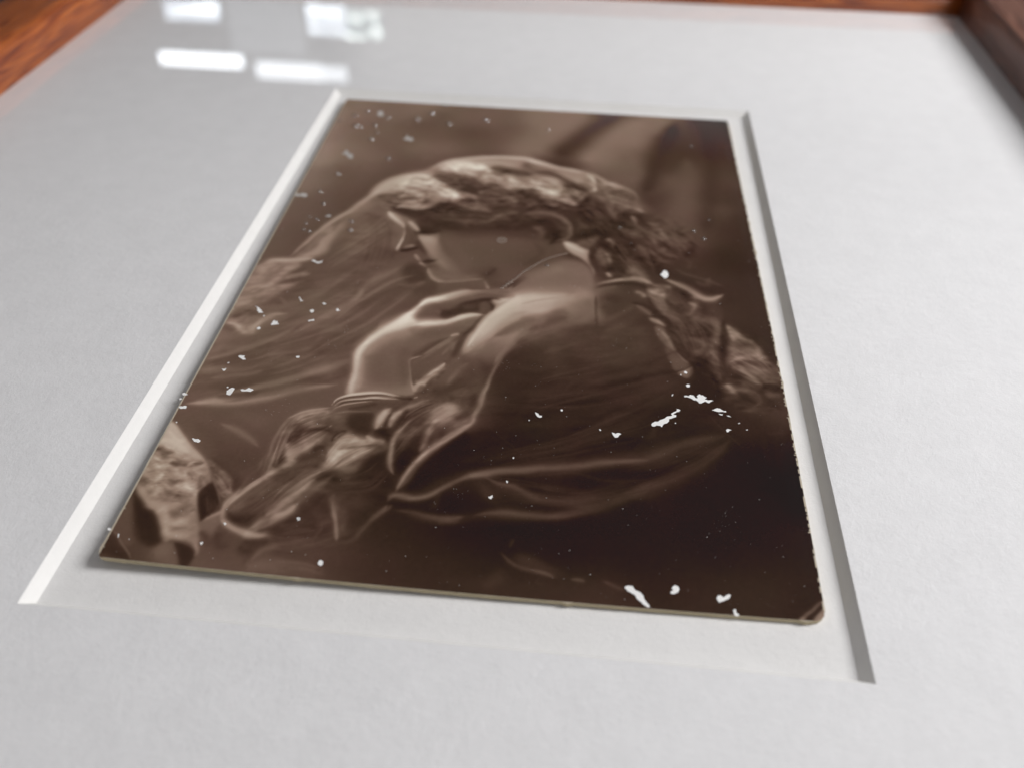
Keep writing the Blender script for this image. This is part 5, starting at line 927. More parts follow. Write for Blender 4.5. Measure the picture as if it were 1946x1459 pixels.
('S',[(69.31,49.02,0.74),(70.83,51.18,1.22),(72.26,54.44,1.41),(74.46,56.77,0.93)],(98,90),0.45,2,1),
('S',[(70.33,54.69,0.73),(72.16,57.06,1.07),(73.99,58.65,0.8)],(54,50),0.5,2,1),
('S',[(71.19,57.55,0.71),(72.63,59.55,1.02),(73.88,60.82,0.76)],(92,80),0.45,2,1),
('S',[(72.94,47.36,1.21),(74.39,50.33,1.47),(75.84,52.46,1.75)],(84,70),0.35,2,1),
('S',[(77.55,56,0.79),(76.14,60.53,1.09),(74.19,62.19,1.66)],(60,56),0.4,2,1),
('S',[(65.77,46.67,0.37),(66.35,48.21,0.46),(66.54,49.38,0.32)],(112,94),0.5,2,1),
('S',[(66.49,52.9,0.79),(67.67,51.97,1.05),(69.19,53.7,0.92)],(86,70),0.5,2,1),
('S',[(64.34,52.4,0.58),(65.88,54.5,0.81),(67.41,55.81,0.79),(68.71,57.87,0.54)],(56,50),0.6,2,1),
('S',[(56.47,45.43,0.56),(57.65,43.61,0.75),(58.41,40.97,0.57)],(80,68),0.4,2,1),
('S',[(61.09,60.31,0.33),(61.86,62.36,0.35),(61.87,63.77,0.37)],(118,98),0.35,2,1),
('S',[(62.99,63.63,0.5),(63.73,66.98,0.8),(65.55,67.76,1.3)],(62,52),0.5,2,1),
('S',[(8.6,65.76,1.08),(9.75,64.15,1.66),(10.36,61.84,1.79),(11.28,59.06,1.32)],(130,120),0.35,2,1),
('S',[(6.73,67.45,0.65),(8.23,65.81,0.88),(9.01,63.51,0.52)],(86,90),0.45,2,1),
('S',[(11.93,53.06,0.6),(13.62,49.55,0.89),(15.27,45.51,0.59)],(122,112),0.35,2,1),
('S',[(11.88,61.63,1.2),(13.89,58.32,1.63),(15.96,54.91,1.78),(17.85,52.25,1.63)],(96,90),0.3,2,1),
('B',[(9.84,69.16,0.26),(14.11,62.82,0.26),(18.31,54.59,0.26),(19.68,51.19,0.25)],[(13.11,74.84,0.24),(17.13,67.84,0.25),(21.41,60.35,0.24),(21.87,56.47,0.2)],36,98,16,0.16),
('S',[(-1.94,51.7,1.08),(-1.3,59.62,1.46),(-0.96,64.86,1.23)],(84,74),0.4,2,1),
('S',[(-1.28,46.53,1.14),(-1.05,54.85,1.2),(-0.66,61.83,1.26)],(102,96),0.3,2,1),
('S',[(0.2,81.08,0.78),(1.55,78.34,1),(2.38,74.94,1.06),(3.62,72.75,0.99)],(108,128,116),0.35,2,1),
('S',[(4.98,72.23,0.88),(4.17,74.7,0.95),(3.74,77.07,1.01)],(90,96),0.4,2,1),
('S',[(4.37,79.25,0.71),(6.22,76.74,0.95),(7.59,73.57,0.97),(8.61,71.74,0.83)],(84,80),0.3,2,1),
('S',[(6.05,76.11,0.48),(8.07,74.68,0.66),(10.14,74.07,0.5)],(128,120),0.5,2,1),
('S',[(8.1,75.5,1.45),(10.64,73.84,1.91),(12.12,72.3,1.38)],(72,78),0.35,2,1),
('S',[(0.42,89.51,0.62),(2.34,90.11,0.8),(4.1,91.3,1.03),(5,89.76,0.75)],(130,124),0.45,2,1),
('S',[(-0.61,83.05,1.01),(1.04,83.75,1.52),(2.14,82.68,1.44),(3.33,80.64,1.21)],(118,112),0.4,2,1),
('S',[(4.58,87.19,0.58),(3.56,86.14,0.92),(2.2,86.32,1.1),(0.88,87.69,0.85)],(76,82),0.4,2,1),
('S',[(4.57,86,0.91),(5.76,84.03,1.12),(6.55,81.78,0.83)],(84,78),0.4,2,1),
('S',[(4.22,83.63,0.39),(5.16,81.96,0.56),(6.56,79.26,0.66),(8.61,77.38,0.61)],(118,108),0.4,2,1),
('S',[(15.71,92.57,0.73),(18.02,89.48,1.25),(20.2,86.9,1.31),(21.71,85.54,1.08)],(112,100),0.4,2,1),
('S',[(15.33,95.07,0.73),(17.68,92.32,1),(20.15,89.77,1.09),(21.45,87.9,0.97)],(64,66),0.45,2,1),
('S',[(14.33,87.08,0.51),(16.15,84.48,0.71),(18.14,82.41,0.79),(19.69,79.74,0.75)],(108,104),0.4,2,1),
('S',[(15.56,89.23,0.51),(17.71,86.64,0.7),(19.69,84.62,0.68),(20.97,82.04,0.47)],(104,98),0.35,2,1),
('S',[(11.81,96.86,0.8),(14.89,95.93,1),(17.34,95.08,1.21)],(64,70),0.3,2,1),
('P',[(15.89,89.19),(17.57,86.07),(21.34,83.81),(24.36,83.42),(23.46,85.9),(22.57,88.33),(22.04,90.65),(21.97,93.41),(22.27,96.3),(22.9,100.58),(21.13,101.3),(18.99,97.76),(17.08,94.03)],(84,80),0.8,0.51,0.65,1),
('S',[(15.88,100.97,0.61),(18.34,99.14,0.87),(20.32,97.85,0.91),(22.11,96.32,0.74)],(100,104),0.5,2,1),
('S',[(18.11,95.51,0.47),(19.36,93.74,0.68),(20.89,90.8,0.75),(22.24,88.37,0.69)],(98,96),0.35,2,1),
('S',[(19.96,100.45,0.74),(21.36,99.52,0.88),(22.41,99.13,1.02)],(76,72),0.4,2,1),
('P',[(18.53,93.85),(20.81,90.53),(23.45,87.64),(26.28,84.36),(28.5,81.07),(30.24,78.69),(29.53,76.58),(26.57,78.22),(23.65,81.7),(20.95,85.64),(18.67,89.39),(17.13,92.94)],(82,78),0.6,0.44,0.42,1),
('S',[(18.81,82.32,0.44),(19.68,79.74,0.52),(20.08,76.52,0.67),(21.41,74.07,0.7),(23.02,72.86,0.62)],(108,100),0.45,2,1),
('S',[(25.85,80.19,0.4),(27.33,78.44,0.47),(28.72,76.04,0.43),(29.42,73.68,0.33)],(92,88),0.35,2,1),
('S',[(27.08,74.96,1.17),(29.78,75.91,1.69),(31.41,74.73,1.14),(30.79,77.68,1.01)],(64,68),0.4,2,1),
('P',[(25.43,94.04),(27.2,91.1),(29.75,90.23),(31.58,91.1),(30.73,93.91),(31.01,96.5),(31.7,99.48),(32.03,101.42),(29.18,101.53),(26.23,101.16),(24.93,98.81),(24.88,96.23)],(96,90),0.6,0.74,0.87,1),
('S',[(24.19,95.27,0.89),(25.11,92.46,1.37),(26.95,89.74,1.75),(29.36,88.03,1.74),(31.53,86.61,1.36)],(140,128),0.4,2,1),
('S',[(23.86,95.31,0.59),(24.03,98.41,0.82),(24.35,101.39,0.81),(24.4,103.83,0.65)],(150,132),0.35,2,1),
('S',[(28.49,92.58,1.54),(30.22,92.9,2.01),(30.78,92.29,1.61),(29.94,95.07,1.36),(30.57,98.61,1.12)],(86,82),0.4,2,1),
('S',[(31.98,89.39,1.37),(34.39,88.52,1.72),(36.74,87.1,1.69),(38.95,85.68,1.34)],(88,80),0.45,2,1),
('S',[(27.51,92.7,1.01),(29.84,90.77,1.57),(31.74,89.97,1.09)],(100,96),0.3,2,1),
('S',[(31.94,81.55,0.77),(33.2,82.89,1.24),(34.18,83.65,0.95)],(92,80),0.4,2,1),
('S',[(36.11,78.56,0.58),(38.1,77.38,0.81),(40.71,76.79,0.83),(43.38,76.64,0.62)],(76,70),0.5,2,1),
('S',[(34.45,78.15,0.75),(36.12,77.31,0.85),(37.98,76.45,0.88),(39.91,76.04,0.78)],(120,96),0.45,2,1),
('S',[(36.53,80.36,0.75),(38.9,79.6,1.06),(41.36,79.44,1.01),(42.18,80.55,0.54)],(56,54),0.55,2,1),
('S',[(38.03,81.07,0.74),(39.72,80.56,1.05),(41.14,80.68,0.74)],(84,80),0.4,2,1),
('S',[(36.55,85.69,0.82),(38.47,84.58,1),(40.07,83.5,0.97),(41.06,83.08,0.71)],(96,84),0.4,2,1),
('S',[(39.97,85.55,0.52),(39.3,87.06,0.79),(38.23,88.04,0.5)],(74,70),0.5,2,1),
('P',[(38.44,93.48),(38.85,90.19),(39.5,87.32),(40.38,84.63),(41.48,82.14),(42.64,79.89),(41.71,79.39),(40.65,82.54),(39.63,85.59),(38.83,87.4),(38.04,89.19),(37.58,91.98),(37.7,94.1)],(70,66),0.75,0.14,0.22,1),
('P',[(39.06,93.14),(39.57,90.65),(40.37,87.49),(41.36,84.22),(42.59,81.1),(43.8,79.13),(45.4,77.23),(46.84,76.58),(47.3,82.3),(45.7,84.55),(44.2,86.74),(42.09,89.24),(40.36,91.64)],(166,150),0.5,0.14,0.23,1),
('S',[(39.64,91.18,0.28),(40.57,87.75,0.38),(41.7,84.17,0.5),(42.97,81.35,0.49),(44.5,79.04,0.46)],(178,160),0.55,2,1),
('P',[(31.53,96.18),(32.92,94.17),(34.55,91.82),(36.25,89.69),(37.36,90.38),(37.4,93.08),(36.72,95.28),(35.38,97.25),(34.22,99.17),(32.85,100.58)],(100,92),0.5,0.25,0.38,1),
('S',[(32.78,96.28,0.32),(34.38,93.99,0.47),(36.03,91.63,0.5),(36.94,90.98,0.38)],(74,70),0.4,2,1),
('S',[(34.96,92.31,0.21),(36.29,89.96,0.44),(37.56,88.13,0.23)],(118,104),0.4,2,1),
('S',[(37.7,94.1,0.59),(38.21,92.98,1.06),(39.32,93.9,0.83),(38.88,95.53,0.8),(38.26,98.17,0.7)],(66,60),0.5,2,1),
('S',[(37.78,100.47,0.34),(38.17,98.68,0.48),(39.01,96.55,0.54),(40.42,94.82,0.44)],(106,96),0.4,2,1),
('S',[(39.91,98.47,0.76),(38.66,101.1,1.08),(37.24,102.24,1.35),(35.62,101.96,1.16)],(58,52),0.5,2,1),
('S',[(40.36,91.64,1.33),(42.36,91.66,1.46),(44.25,90.62,1.53)],(88,96),0.4,2,1),
('P',[(45.7,72.58),(47.56,68.35),(49.63,66.02),(53.3,64.85),(56.28,64.46),(57.82,66.35),(58.67,70.93),(55.84,72.91),(52.3,74),(49.11,74.72),(46.65,75.35)],(98,104),0.45,0.23,0.66,1),
('S',[(46.93,76.57,0.74),(49.51,75.3,1.38),(52.35,74.94,1.42),(54.49,74.99,0.94)],(150,140),0.4,2,1),
('S',[(51.21,79.72,0.64),(53.21,77.95,1.01),(54.9,76.19,1.2),(57.33,74.63,1.18),(58.38,73.87,0.96)],(150,128),0.5,2,1),
('S',[(49.64,87.19,0.61),(51.31,84.14,0.77),(52.72,81.92,0.83),(55.03,79.25,0.71)],(100,96),0.35,2,1),
('S',[(50.87,85.34,0.77),(52.77,82.8,1.36),(54.4,80.83,1.04)],(74,66),0.4,2,1),
('P',[(47.24,90.79),(49.31,87.23),(51.9,85.5),(55.26,84.8),(59.63,83.12),(63.72,83.77),(67.75,84.99),(67.68,88.87),(62.08,90.08),(55.52,90.87),(50.68,92.52),(47.6,94.98),(45.5,96.78)],(54,50),0.45,0.58,0.68,1),
('S',[(49.39,88.34,0.9),(51.33,87.26,1.35),(52.97,86.5,1.43),(55.27,85.09,1.16)],(80,72),0.45,2,1),
('S',[(51.55,85.26,0.49),(53.5,83.58,0.65),(55.47,81.58,0.74),(57.86,80.7,0.71)],(92,84),0.4,2,1),
('S',[(60.38,87,0.48),(61.69,84.59,0.79),(63.04,82.99,1.02),(64.74,82.2,0.94)],(70,62),0.4,2,1),
('B',[(47.86,90.17,0.24),(53.72,87.81,0.25),(60.39,87.55,0.24),(67.08,85.07,0.24)],[(49.64,100.27,0.21),(55.81,97.56,0.21),(62.13,94.79,0.22),(70.21,91.77,0.22)],50,56,9,0.1),
('B',[(44.95,100.83,0.22),(51.27,101.04,0.22),(57.45,98.85,0.21),(68.5,95.57,0.22)],[(45.44,105.51,0.21),(53.06,104.62,0.21),(60.68,103.27,0.2),(71.59,97.7,0.2)],40,42,7,0.25),
('S',[(58.58,74.79,0.28),(59.09,77.83,0.36),(59.41,80.8,0.26)],(100,94),0.35,2,1),
('S',[(59.77,72.09,0.48),(62.29,71.78,0.78),(64.45,70.86,0.61)],(80,70),0.4,2,1),
('P',[(60.16,73.96),(63.72,73.52),(65.49,75.18),(67.52,79.21),(68.49,82.04),(65.43,81.24),(62,80.48),(60.24,78.3)],(60,54),0.45,0.35,0.61,1),
('S',[(61.32,81.45,0.47),(63.37,79.42,0.71),(65.29,77.37,0.7),(65.83,76.07,0.48)],(84,76),0.4,2,1),
('S',[(71.85,73.77,0.88),(73.51,76.05,1.3),(74.49,77.15,0.98),(73.42,77.88,1.27)],(52,46),0.35,2,1),
('S',[(71.3,74.46,0.94),(73.58,74.49,1.26),(75.33,74.59,1.31),(76.7,75.04,1.09)],(88,80),0.3,2,1),
('S',[(76.58,76.89,1.08),(78.28,77.29,1.45),(79.72,76.51,1.01),(80.27,73.98,0.78)],(66,56),0.35,2,1),
('S',[(73.05,78.53,0.72),(74.71,79.52,1.05),(76.09,79.35,1.1),(77.45,79.48,0.9)],(94,86),0.35,2,1),
('B',[(69.09,71.25,0.16),(71.36,77.53,0.15),(73.17,83.2,0.14),(74.56,88.6,0.14)],[(73.21,74.85,0.19),(76.43,79.31,0.18),(79.17,83.62,0.14),(79.08,93.33,0.12)],60,80,18,0.13),
('B',[(81.05,81.1,0.19),(83.11,84.28,0.19),(85.75,87.28,0.18),(87.79,91.82,0.16)],[(80.49,91.62,0.19),(81.96,93,0.2),(84.04,94.29,0.2),(85.52,95.13,0.2)],44,104,20,0.2),
('S',[(81.05,85.08,0.71),(82.66,85.45,1.24),(84.05,84.73,0.86)],(50,46),0.4,2,1),
('S',[(80.79,88.13,0.47),(82.51,87.12,0.64),(84.21,86.37,0.77),(85.48,86.77,0.7)],(120,100),0.35,2,1),
('S',[(84.15,93.26,0.63),(85.43,93.12,0.84),(86.77,92.45,0.94),(87.82,92.85,0.79)],(62,54),0.4,2,1),
('S',[(81.27,93.59,0.71),(81.05,92.59,1.05),(81.82,94.54,0.77)],(50,44),0.45,2,1),
('S',[(82.55,93.44,0.49),(83.73,94.33,0.75),(84.91,94.95,0.63)],(98,84),0.45,2,1),
('S',[(81.83,97.76,0.88),(83.04,98.12,0.98),(82.61,99.37,0.61)],(44,40),0.45,2,1),
('S',[(75.33,74.59,0.37),(75.89,75.45,0.44),(75.36,77.04,0.27)],(118,110),0.35,2,1),
('S',[(77.45,79.48,0.7),(78.91,80.48,0.65),(79.05,83.06,0.58),(77.71,85.48,0.68),(76.01,86.24,0.76)],(104,88),0.35,2,1),
('B',[(-0.3,122.03,0.2),(0.77,120.24,0.21),(3.15,120.32,0.19),(6.93,121.04,0.18)],[(0.94,126.55,0.18),(3.24,126.61,0.18),(6.07,126.61,0.18),(8.23,126.33,0.19)],80,124,24,0.14),
('B',[(1.31,125.35,0.16),(3.09,125.49,0.17),(5.26,125.2,0.16),(7.7,125.64,0.16)],[(4.46,128.32,0.16),(5.79,128.14,0.16),(7.52,128.28,0.16),(8.73,128.13,0.16)],50,96,22,0.16),
('S',[(4.16,123.79,0.61),(4.98,123.29,0.9),(6.01,123.35,0.55)],(150,140),0.4,2,1),
('S',[(3.59,121.48,0.52),(4.42,120.97,0.66),(5.4,121.64,0.38)],(84,92),0.4,2,1),
('S',[(3.89,124.61,0.48),(4.85,124.48,0.69),(5.74,124.17,0.5)],(86,80),0.4,2,1),
('S',[(3.38,126.97,0.37),(4.45,127.58,0.7),(5.39,127.08,0.58)],(80,76),0.35,2,1),
('S',[(6.66,120.26,0.59),(7.9,121.31,0.74),(8.84,122.78,0.73),(8.95,124.33,0.59)],(112,90),0.35,2,1),
('S',[(7.73,123.32,0.33),(8.39,124.78,0.46),(9.05,125.84,0.53),(9.72,125.76,0.56)],(66,58),0.55,2,1),
('S',[(10.36,122.58,0.28),(11.43,123.62,0.41),(12.06,124.69,0.27)],(100,92),0.4,2,1),
('B',[(8.2,120.47,0.12),(10.11,121.82,0.11),(11.84,123.57,0.1),(12.69,125.75,0.1)],[(9.5,123.87,0.1),(10.69,125.25,0.1),(11.59,126.27,0.11),(12.25,126.56,0.12)],40,96,22,0.35),
('B',[(8.77,126.26,0.09),(9.8,127.62,0.09),(10.68,129.33,0.09),(11.04,130.36,0.09)],[(11.08,125.58,0.09),(11.83,126.99,0.09),(12.19,128.05,0.1),(12.15,128.78,0.1)],34,60,16,0.35),
('S',[(7.93,119.69,0.61),(10.67,121.75,0.79),(12.53,123.48,0.77),(13.26,125.3,0.67)],(52,46),0.35,2,1),
('B',[(13.07,129.03,0.15),(14.57,125.89,0.16),(16.58,122.18,0.17),(19.46,119.03,0.18)],[(15.85,130.81,0.16),(17.43,128.84,0.16),(19.22,126.43,0.16),(21.25,123.54,0.16)],60,86,16,0.12),
('B',[(12.65,129.44,0.11),(13.33,126.42,0.12),(14.55,123.99,0.13),(16.35,121.42,0.13)],[(12.84,128.33,0.12),(14.03,125.96,0.12),(15.21,124.29,0.13),(17.19,121.32,0.13)],36,120,18,0.3),
('B',[(16.35,121.42,0.1),(16.23,116.96,0.11),(16.4,112.21,0.12),(17.53,109.37,0.13)],[(16.97,120.55,0.11),(17.23,116.84,0.11),(17.33,113.41,0.12),(17.99,111.12,0.13)],40,104,20,0.3),
('S',[(12.62,121.5,0.46),(14.08,122.5,0.71),(13.65,120.17,0.64)],(92,88),0.15,2,1),
('S',[(13.49,126.03,0.25),(14.27,124.03,0.36),(14.85,121.22,0.35),(15.16,118.35,0.24)],(56,60),0.35,2,1),
('B',[(16.68,114.36,0.17),(17.66,110.72,0.19),(19.85,109.08,0.22),(22.14,108.33,0.22)],[(17.07,120.94,0.18),(18.88,119.11,0.18),(20.52,116.43,0.18),(22.69,113.17,0.18)],80,92,22,0.28),
('B',[(23.22,118.97,0.15),(23.68,116.03,0.16),(24.89,113.55,0.2),(28.44,113.33,0.2)],[(24.82,120.77,0.18),(26.23,119.41,0.18),(27.87,117.59,0.18),(30.23,114.81,0.18)],60,116,22,0.28),
('B',[(17.8,127.34,0.16),(19.21,123.41,0.18),(21.37,120.8,0.19),(23.32,119.36,0.2)],[(19.28,128.61,0.17),(21.18,125.44,0.17),(22.69,122.59,0.18),(24.73,120.39,0.19)],60,88,20,0.16),
('B',[(25.84,121.43,0.2),(27.9,120.4,0.2),(29.14,119.45,0.19),(30.72,117.24,0.18)],[(25.63,124.15,0.19),(28.65,123.78,0.19),(31.05,123.12,0.18),(32.67,119.82,0.17)],50,56,12,0.22),
('S',[(18.27,117.95,0.6),(18.96,117.25,0.8),(20.13,116.06,0.81),(21.31,114.85,0.61)],(142,130),0.35,2,1),
('S',[(24.16,118.04,0.46),(25.02,116.7,0.61),(26.03,115.95,0.66),(27.18,115.81,0.52)],(150,136),0.4,2,1),
('S',[(24.11,114.08,0.52),(25.13,113.3,0.76),(26.35,113.37,0.52)],(136,120),0.4,2,1),
('S',[(21.04,118.43,0.48),(22.16,117.06,0.64),(22.43,115.77,0.61),(22.76,114.67,0.51)],(60,56),0.4,2,1),
('S',[(22.2,112.36,0.52),(23.77,112.61,0.67),(24.65,112.5,0.47),(24.06,113.87,0.45)],(50,46),0.45,2,1),
('S',[(22.89,112.72,0.31),(23.62,111.97,0.44),(24.6,112.28,0.3)],(70,64),0.4,2,1),
('S',[(23.53,114.15,0.14),(24.16,112.99,0.19),(24.75,112.27,0.15)],(150,140),0.6,2,1),
('S',[(22.48,111.67,0.12),(22.7,111.31,0.12)],(140,130),0.6,2,1),
('B',[(31.55,110.77,0.16),(32.79,107.48,0.17),(34.6,105.4,0.19),(36.6,104.22,0.2)],[(32.87,117.8,0.15),(34,114.36,0.15),(35.33,111.63,0.16),(36.76,109.25,0.17)],60,72,20,0.25),
('B',[(35.49,108.96,0.18),(36.65,106.55,0.19),(38.24,104.73,0.22),(39.92,104.52,0.23)],[(36.48,113.21,0.16),(37.49,110.06,0.18),(39.39,108.49,0.2),(41.01,106.94,0.2)],40,110,20,0.22),
('S',[(33.21,114.87,0.8),(34.51,113.87,1.04),(35.76,112.44,1.12),(35.75,114.15,0.67)],(50,44),0.4,2,1),
('S',[(32.73,117.82,0.29),(32.13,115.84,0.39),(32.17,113.3,0.45),(32.92,110.83,0.42)],(116,100),0.3,2,1),
('S',[(36.42,112.79,0.47),(36.73,111.03,0.67),(37.42,109.62,0.83),(39.09,108.53,0.74)],(104,96),0.35,2,1),
('S',[(40.78,105.12,0.62),(40.77,107.42,0.88),(39.57,109.81,1.06),(37.98,111.31,0.99)],(66,60),0.35,2,1),
('B',[(18.66,131.16,0.17),(21.38,131.17,0.17),(24.49,130.09,0.18),(26.83,129.11,0.18)],[(19.64,134.44,0.16),(23.03,134.69,0.16),(25.9,134.01,0.17),(28.24,132.73,0.17)],60,62,12,0.25),
('B',[(19.93,135.4,0.17),(22.57,135.4,0.17),(25.25,135.57,0.17),(27.99,136.05,0.17)],[(20.58,137.58,0.17),(23.14,137.43,0.17),(25.7,137.28,0.17),(28.37,137.6,0.17)],40,80,14,0.2),
('S',[(26.97,126.21,0.46),(27.94,126.82,0.6),(28.61,128.54,0.63),(28.56,130.65,0.55)],(86,74),0.3,2,1),
('S',[(26.27,124.44,0.94),(27.28,123.94,1.31),(28.48,123.03,1.36),(29.43,122.15,1.11)],(64,52),0.35,2,1),
('S',[(28.26,124.57,1.06),(29.44,124.8,1.74),(30.33,125.07,1.37)],(60,48),0.35,2,1),
('S',[(33.16,123.8,0.38),(34.22,123.49,0.56),(35.66,123.69,0.58),(37.05,123.63,0.46)],(106,96),0.25,2,1),
('S',[(41.04,122.33,1.46),(43.64,120.69,1.98),(46.41,120.18,2.48),(48.76,121.07,2.17),(50.8,121.98,1.96)],(50,46),0.3,2,1),
('S',[(44.64,119.6,0.81),(45.62,120.66,1),(46.76,122.05,1.06),(47.53,122.72,0.98)],(64,56),0.35,2,1),
('S',[(46.85,118.96,0.68),(49.67,118.64,0.93),(52.48,118.13,1.17),(56.7,117.26,1.03),(60.95,116.2,0.88)],(34,34),0.45,2,1),
('S',[(47.52,117.1,0.89),(52.31,115.75,1.43),(58.03,114.7,1.5),(62.34,112.98,1.35),(66.7,111.88,1.22)],(60,52),0.28,2,1),
('S',[(52.73,121.58,1.12),(56.93,122.06,1.62),(61.08,121.99,1.77),(64.52,120.3,1.59)],(52,44),0.3,2,1),
('S',[(45.87,125.3,0.9),(48.81,124.43,1.39),(51.56,124.49,1.51),(54.32,124.74,1.26)],(56,48),0.25,2,1),
('S',[(45.03,127.37,0.79),(49,126.4,1.09),(53.07,126.31,1.12),(57.09,125.52,0.88)],(31,30),0.4,2,1),
('B',[(42.16,115.89,0.22),(49.14,112.58,0.22),(56.33,109.17,0.22),(66.83,102.08,0.23)],[(46.64,117,0.22),(52.24,114.73,0.22),(57.96,112.84,0.22),(67.39,108.81,0.22)],50,44,8,0.2),
('B',[(43.94,118.5,0.2),(51.11,118.87,0.19),(58.23,120.02,0.19),(67.28,115.91,0.19)],[(47.44,124.58,0.18),(52.9,123.98,0.18),(58.34,122.65,0.18),(67.23,119.06,0.18)],50,50,10,0.2),
('S',[(39.79,109.34,0.54),(41.23,108.72,0.75),(42.07,108.17,0.63)],(104,88),0.35,2,1),
('S',[(42.4,105.86,0.65),(42.79,103.94,0.8),(42.83,101.55,0.95)],(50,60),0.35,2,1),
('S',[(39.09,102,0.66),(39.97,103.81,1.06),(41.37,105.05,0.96)],(78,66),0.4,2,1),
('S',[(72.7,93.54,0.56),(70.09,95.12,0.94),(66.9,95.99,0.85)],(60,54),0.2,2,1),
('B',[(63.78,114.27,0.21),(69.59,111.98,0.21),(74.07,109.37,0.21),(78.69,106.24,0.21)],[(63.81,120.95,0.19),(69.43,117.66,0.19),(75.31,113.03,0.18),(79.15,107.96,0.18)],50,46,8,0.22),
('B',[(79.13,100.69,0.27),(81.94,103.18,0.23),(82.95,107.98,0.19),(83.39,112.18,0.18)],[(86.71,100.8,0.19),(86.76,105.38,0.18),(86.27,111.88,0.17),(86.35,115.92,0.17)],44,36,7,0.08),
('S',[(82.78,100.76,0.71),(84.21,101.54,0.83),(86.1,100.87,0.93),(87.57,101.18,1.09)],(58,50),0.3,2,1),
('S',[(79.38,97.54,0.41),(80.69,96.65,0.65),(82.24,96.72,0.88),(83.37,97.82,0.64),(84,99.2,0.48)],(78,66),0.3,2,1),
('S',[(83.8,99.7,0.4),(83.06,100.96,0.66),(81.15,101.88,0.84),(79.36,101.61,0.72)],(60,44),0.35,2,1),
('S',[(78.93,99.29,0.61),(79.84,99.42,0.69),(80.81,98.83,0.73)],(56,48),0.4,2,1),
('P',[(30.91,58.71),(36.63,57.57),(44.45,57.67),(50.36,59.14),(49.89,63.9),(46.42,67.84),(43.79,71.53),(40.04,70.69),(35.54,71.6),(33.31,67.47),(31.59,63.43)],(86,74),0.45,0.95,1.39,1),
('S',[(32.32,60.4,1.28),(34.6,63.03,1.61),(36.63,67.03,1.39),(36.24,69.83,1.19)],(92,84),0.35,2,1),
('S',[(41.55,67.44,1.64),(43.98,69.51,1.45),(43.16,72.6,1.82)],(78,84),0.4,2,1),
('S',[(39.89,71.04,0.79),(41.02,69.56,1.19),(41.58,67.78,0.75)],(62,58),0.4,2,1),
('S',[(46.87,73.42,0.76),(49.2,70.51,1.06),(51.98,67.81,1.29),(53.77,66.55,1.36)],(104,112,120),0.5,2,1),
('S',[(45.57,70.97,0.97),(47.87,67.31,1.21),(50.3,64.56,1.37),(52.85,62.81,1.26)],(80,76),0.5,2,1),
('S',[(19.37,50.9,0.35),(20.25,52.33,0.45),(21.36,53.78,0.48),(22.4,54.83,0.41),(23.28,55.97,0.31)],(165,150,120),0.75,3,1),
('S',[(23.36,55.95,0.16),(23.77,57.76,0.18),(23.89,59.87,0.21),(23.77,61.83,0.23),(23.51,63.41,0.24),(23.39,64.22,0.24)],(104,148,150),0.9,3,1),
('S',[(23.64,56.23,0.3),(24.23,58.46,0.49),(24.35,60.71,0.39)],(74,66),0.4,2,1),
('S',[(24.69,63.54,0.33),(25.47,62.93,0.53),(26.46,62.58,0.36)],(126,120),0.55,3,1),
('S',[(24.01,64.43,0.43),(25.02,64.3,0.54),(26.06,63.65,0.52),(27.02,62.94,0.4)],(44,48),0.75,3,1),
('S',[(26.49,60.43,0.44),(27.3,61.8,0.61),(28.28,63.14,0.61),(29.07,64.48,0.43)],(60,66),0.5,2,1),
('S',[(26.94,65.27,0.2),(27.36,66.14,0.33),(27.98,67.19,0.21)],(134,120),0.5,2,1),
('S',[(28.67,67.66,0.27),(29.52,67.34,0.37),(30.61,67.05,0.34),(31.52,66.58,0.2)],(40,46),0.8,3,1),
('S',[(28.28,68.06,0.3),(28.73,68.28,0.37),(29.25,68.69,0.27)],(140,118),0.5,2,1),
('S',[(29.3,68.34,0.51),(30.36,67.92,0.68),(31.42,67.44,0.51)],(90,82),0.4,2,1),
('S',[(29.46,69.35,0.34),(30.36,69.1,0.5),(30.88,68.83,0.33)],(62,58),0.4,2,1),
('S',[(29.92,69.63,0.25),(30.48,71.08,0.29),(31.35,72.4,0.37),(32.27,73.14,0.45),(33.58,73.37,0.47)],(132,124,112),0.65,3,1),
('S',[(33.41,73.45,0.26),(35.9,72.94,0.3),(38.01,72.21,0.3),(39.96,71.69,0.26)],(112,108,104),0.6,3,1),
('S',[(25.99,57.46,0.54),(27.23,57.75,0.76),(28.51,57.12,0.73),(29.77,56.34,0.54)],(40,44,60),0.6,2,1),
('S',[(27,58.78,0.38),(28.14,58.55,0.48),(29.41,57.84,0.36)],(118,96),0.5,3,1),
('S',[(24.06,54.05,0.31),(25.03,55.26,0.38),(25.87,56.7,0.37),(26.35,57.49,0.3)],(150,128),0.6,3,1),
('S',[(25.36,53.64,0.49),(26.4,55.08,0.75),(27.4,56.34,0.5)],(56,50),0.55,2,1),
('P',[(26.41,59.23),(27.52,59.61),(29.06,59.41),(29.57,60.76),(29.36,62.63),(30.25,64.69),(29.93,65.09),(28.47,63.12),(27.29,61.06)],(136,112),0.45,0.23,0.42,1),
('P',[(32.14,80.61),(33.93,79.52),(36.25,78.3),(38.6,77.06),(41.01,76.25),(43.48,75.81),(45.98,75.69),(45.36,76.77),(42.56,77.37),(40.12,77.87),(38.08,78.62),(36.6,79.55),(35.01,80.85),(33.41,81.96)],(96,80),0.6,0.18,0.3,1),
('S',[(33.74,78.24,0.44),(35.9,77.03,0.55),(37.92,75.95,0.56),(39.85,75.45,0.47)],(140,104),0.5,3,1),
('S',[(39.85,75.51,0.32),(42.35,75.26,0.47),(45.04,75.23,0.31)],(92,80),0.5,2,1),
('S',[(36.63,79.79,0.38),(38.47,78.94,0.49),(40.5,78.07,0.61),(42.59,77.68,0.54),(43.67,77.79,0.46)],(60,52),0.8,3,1),
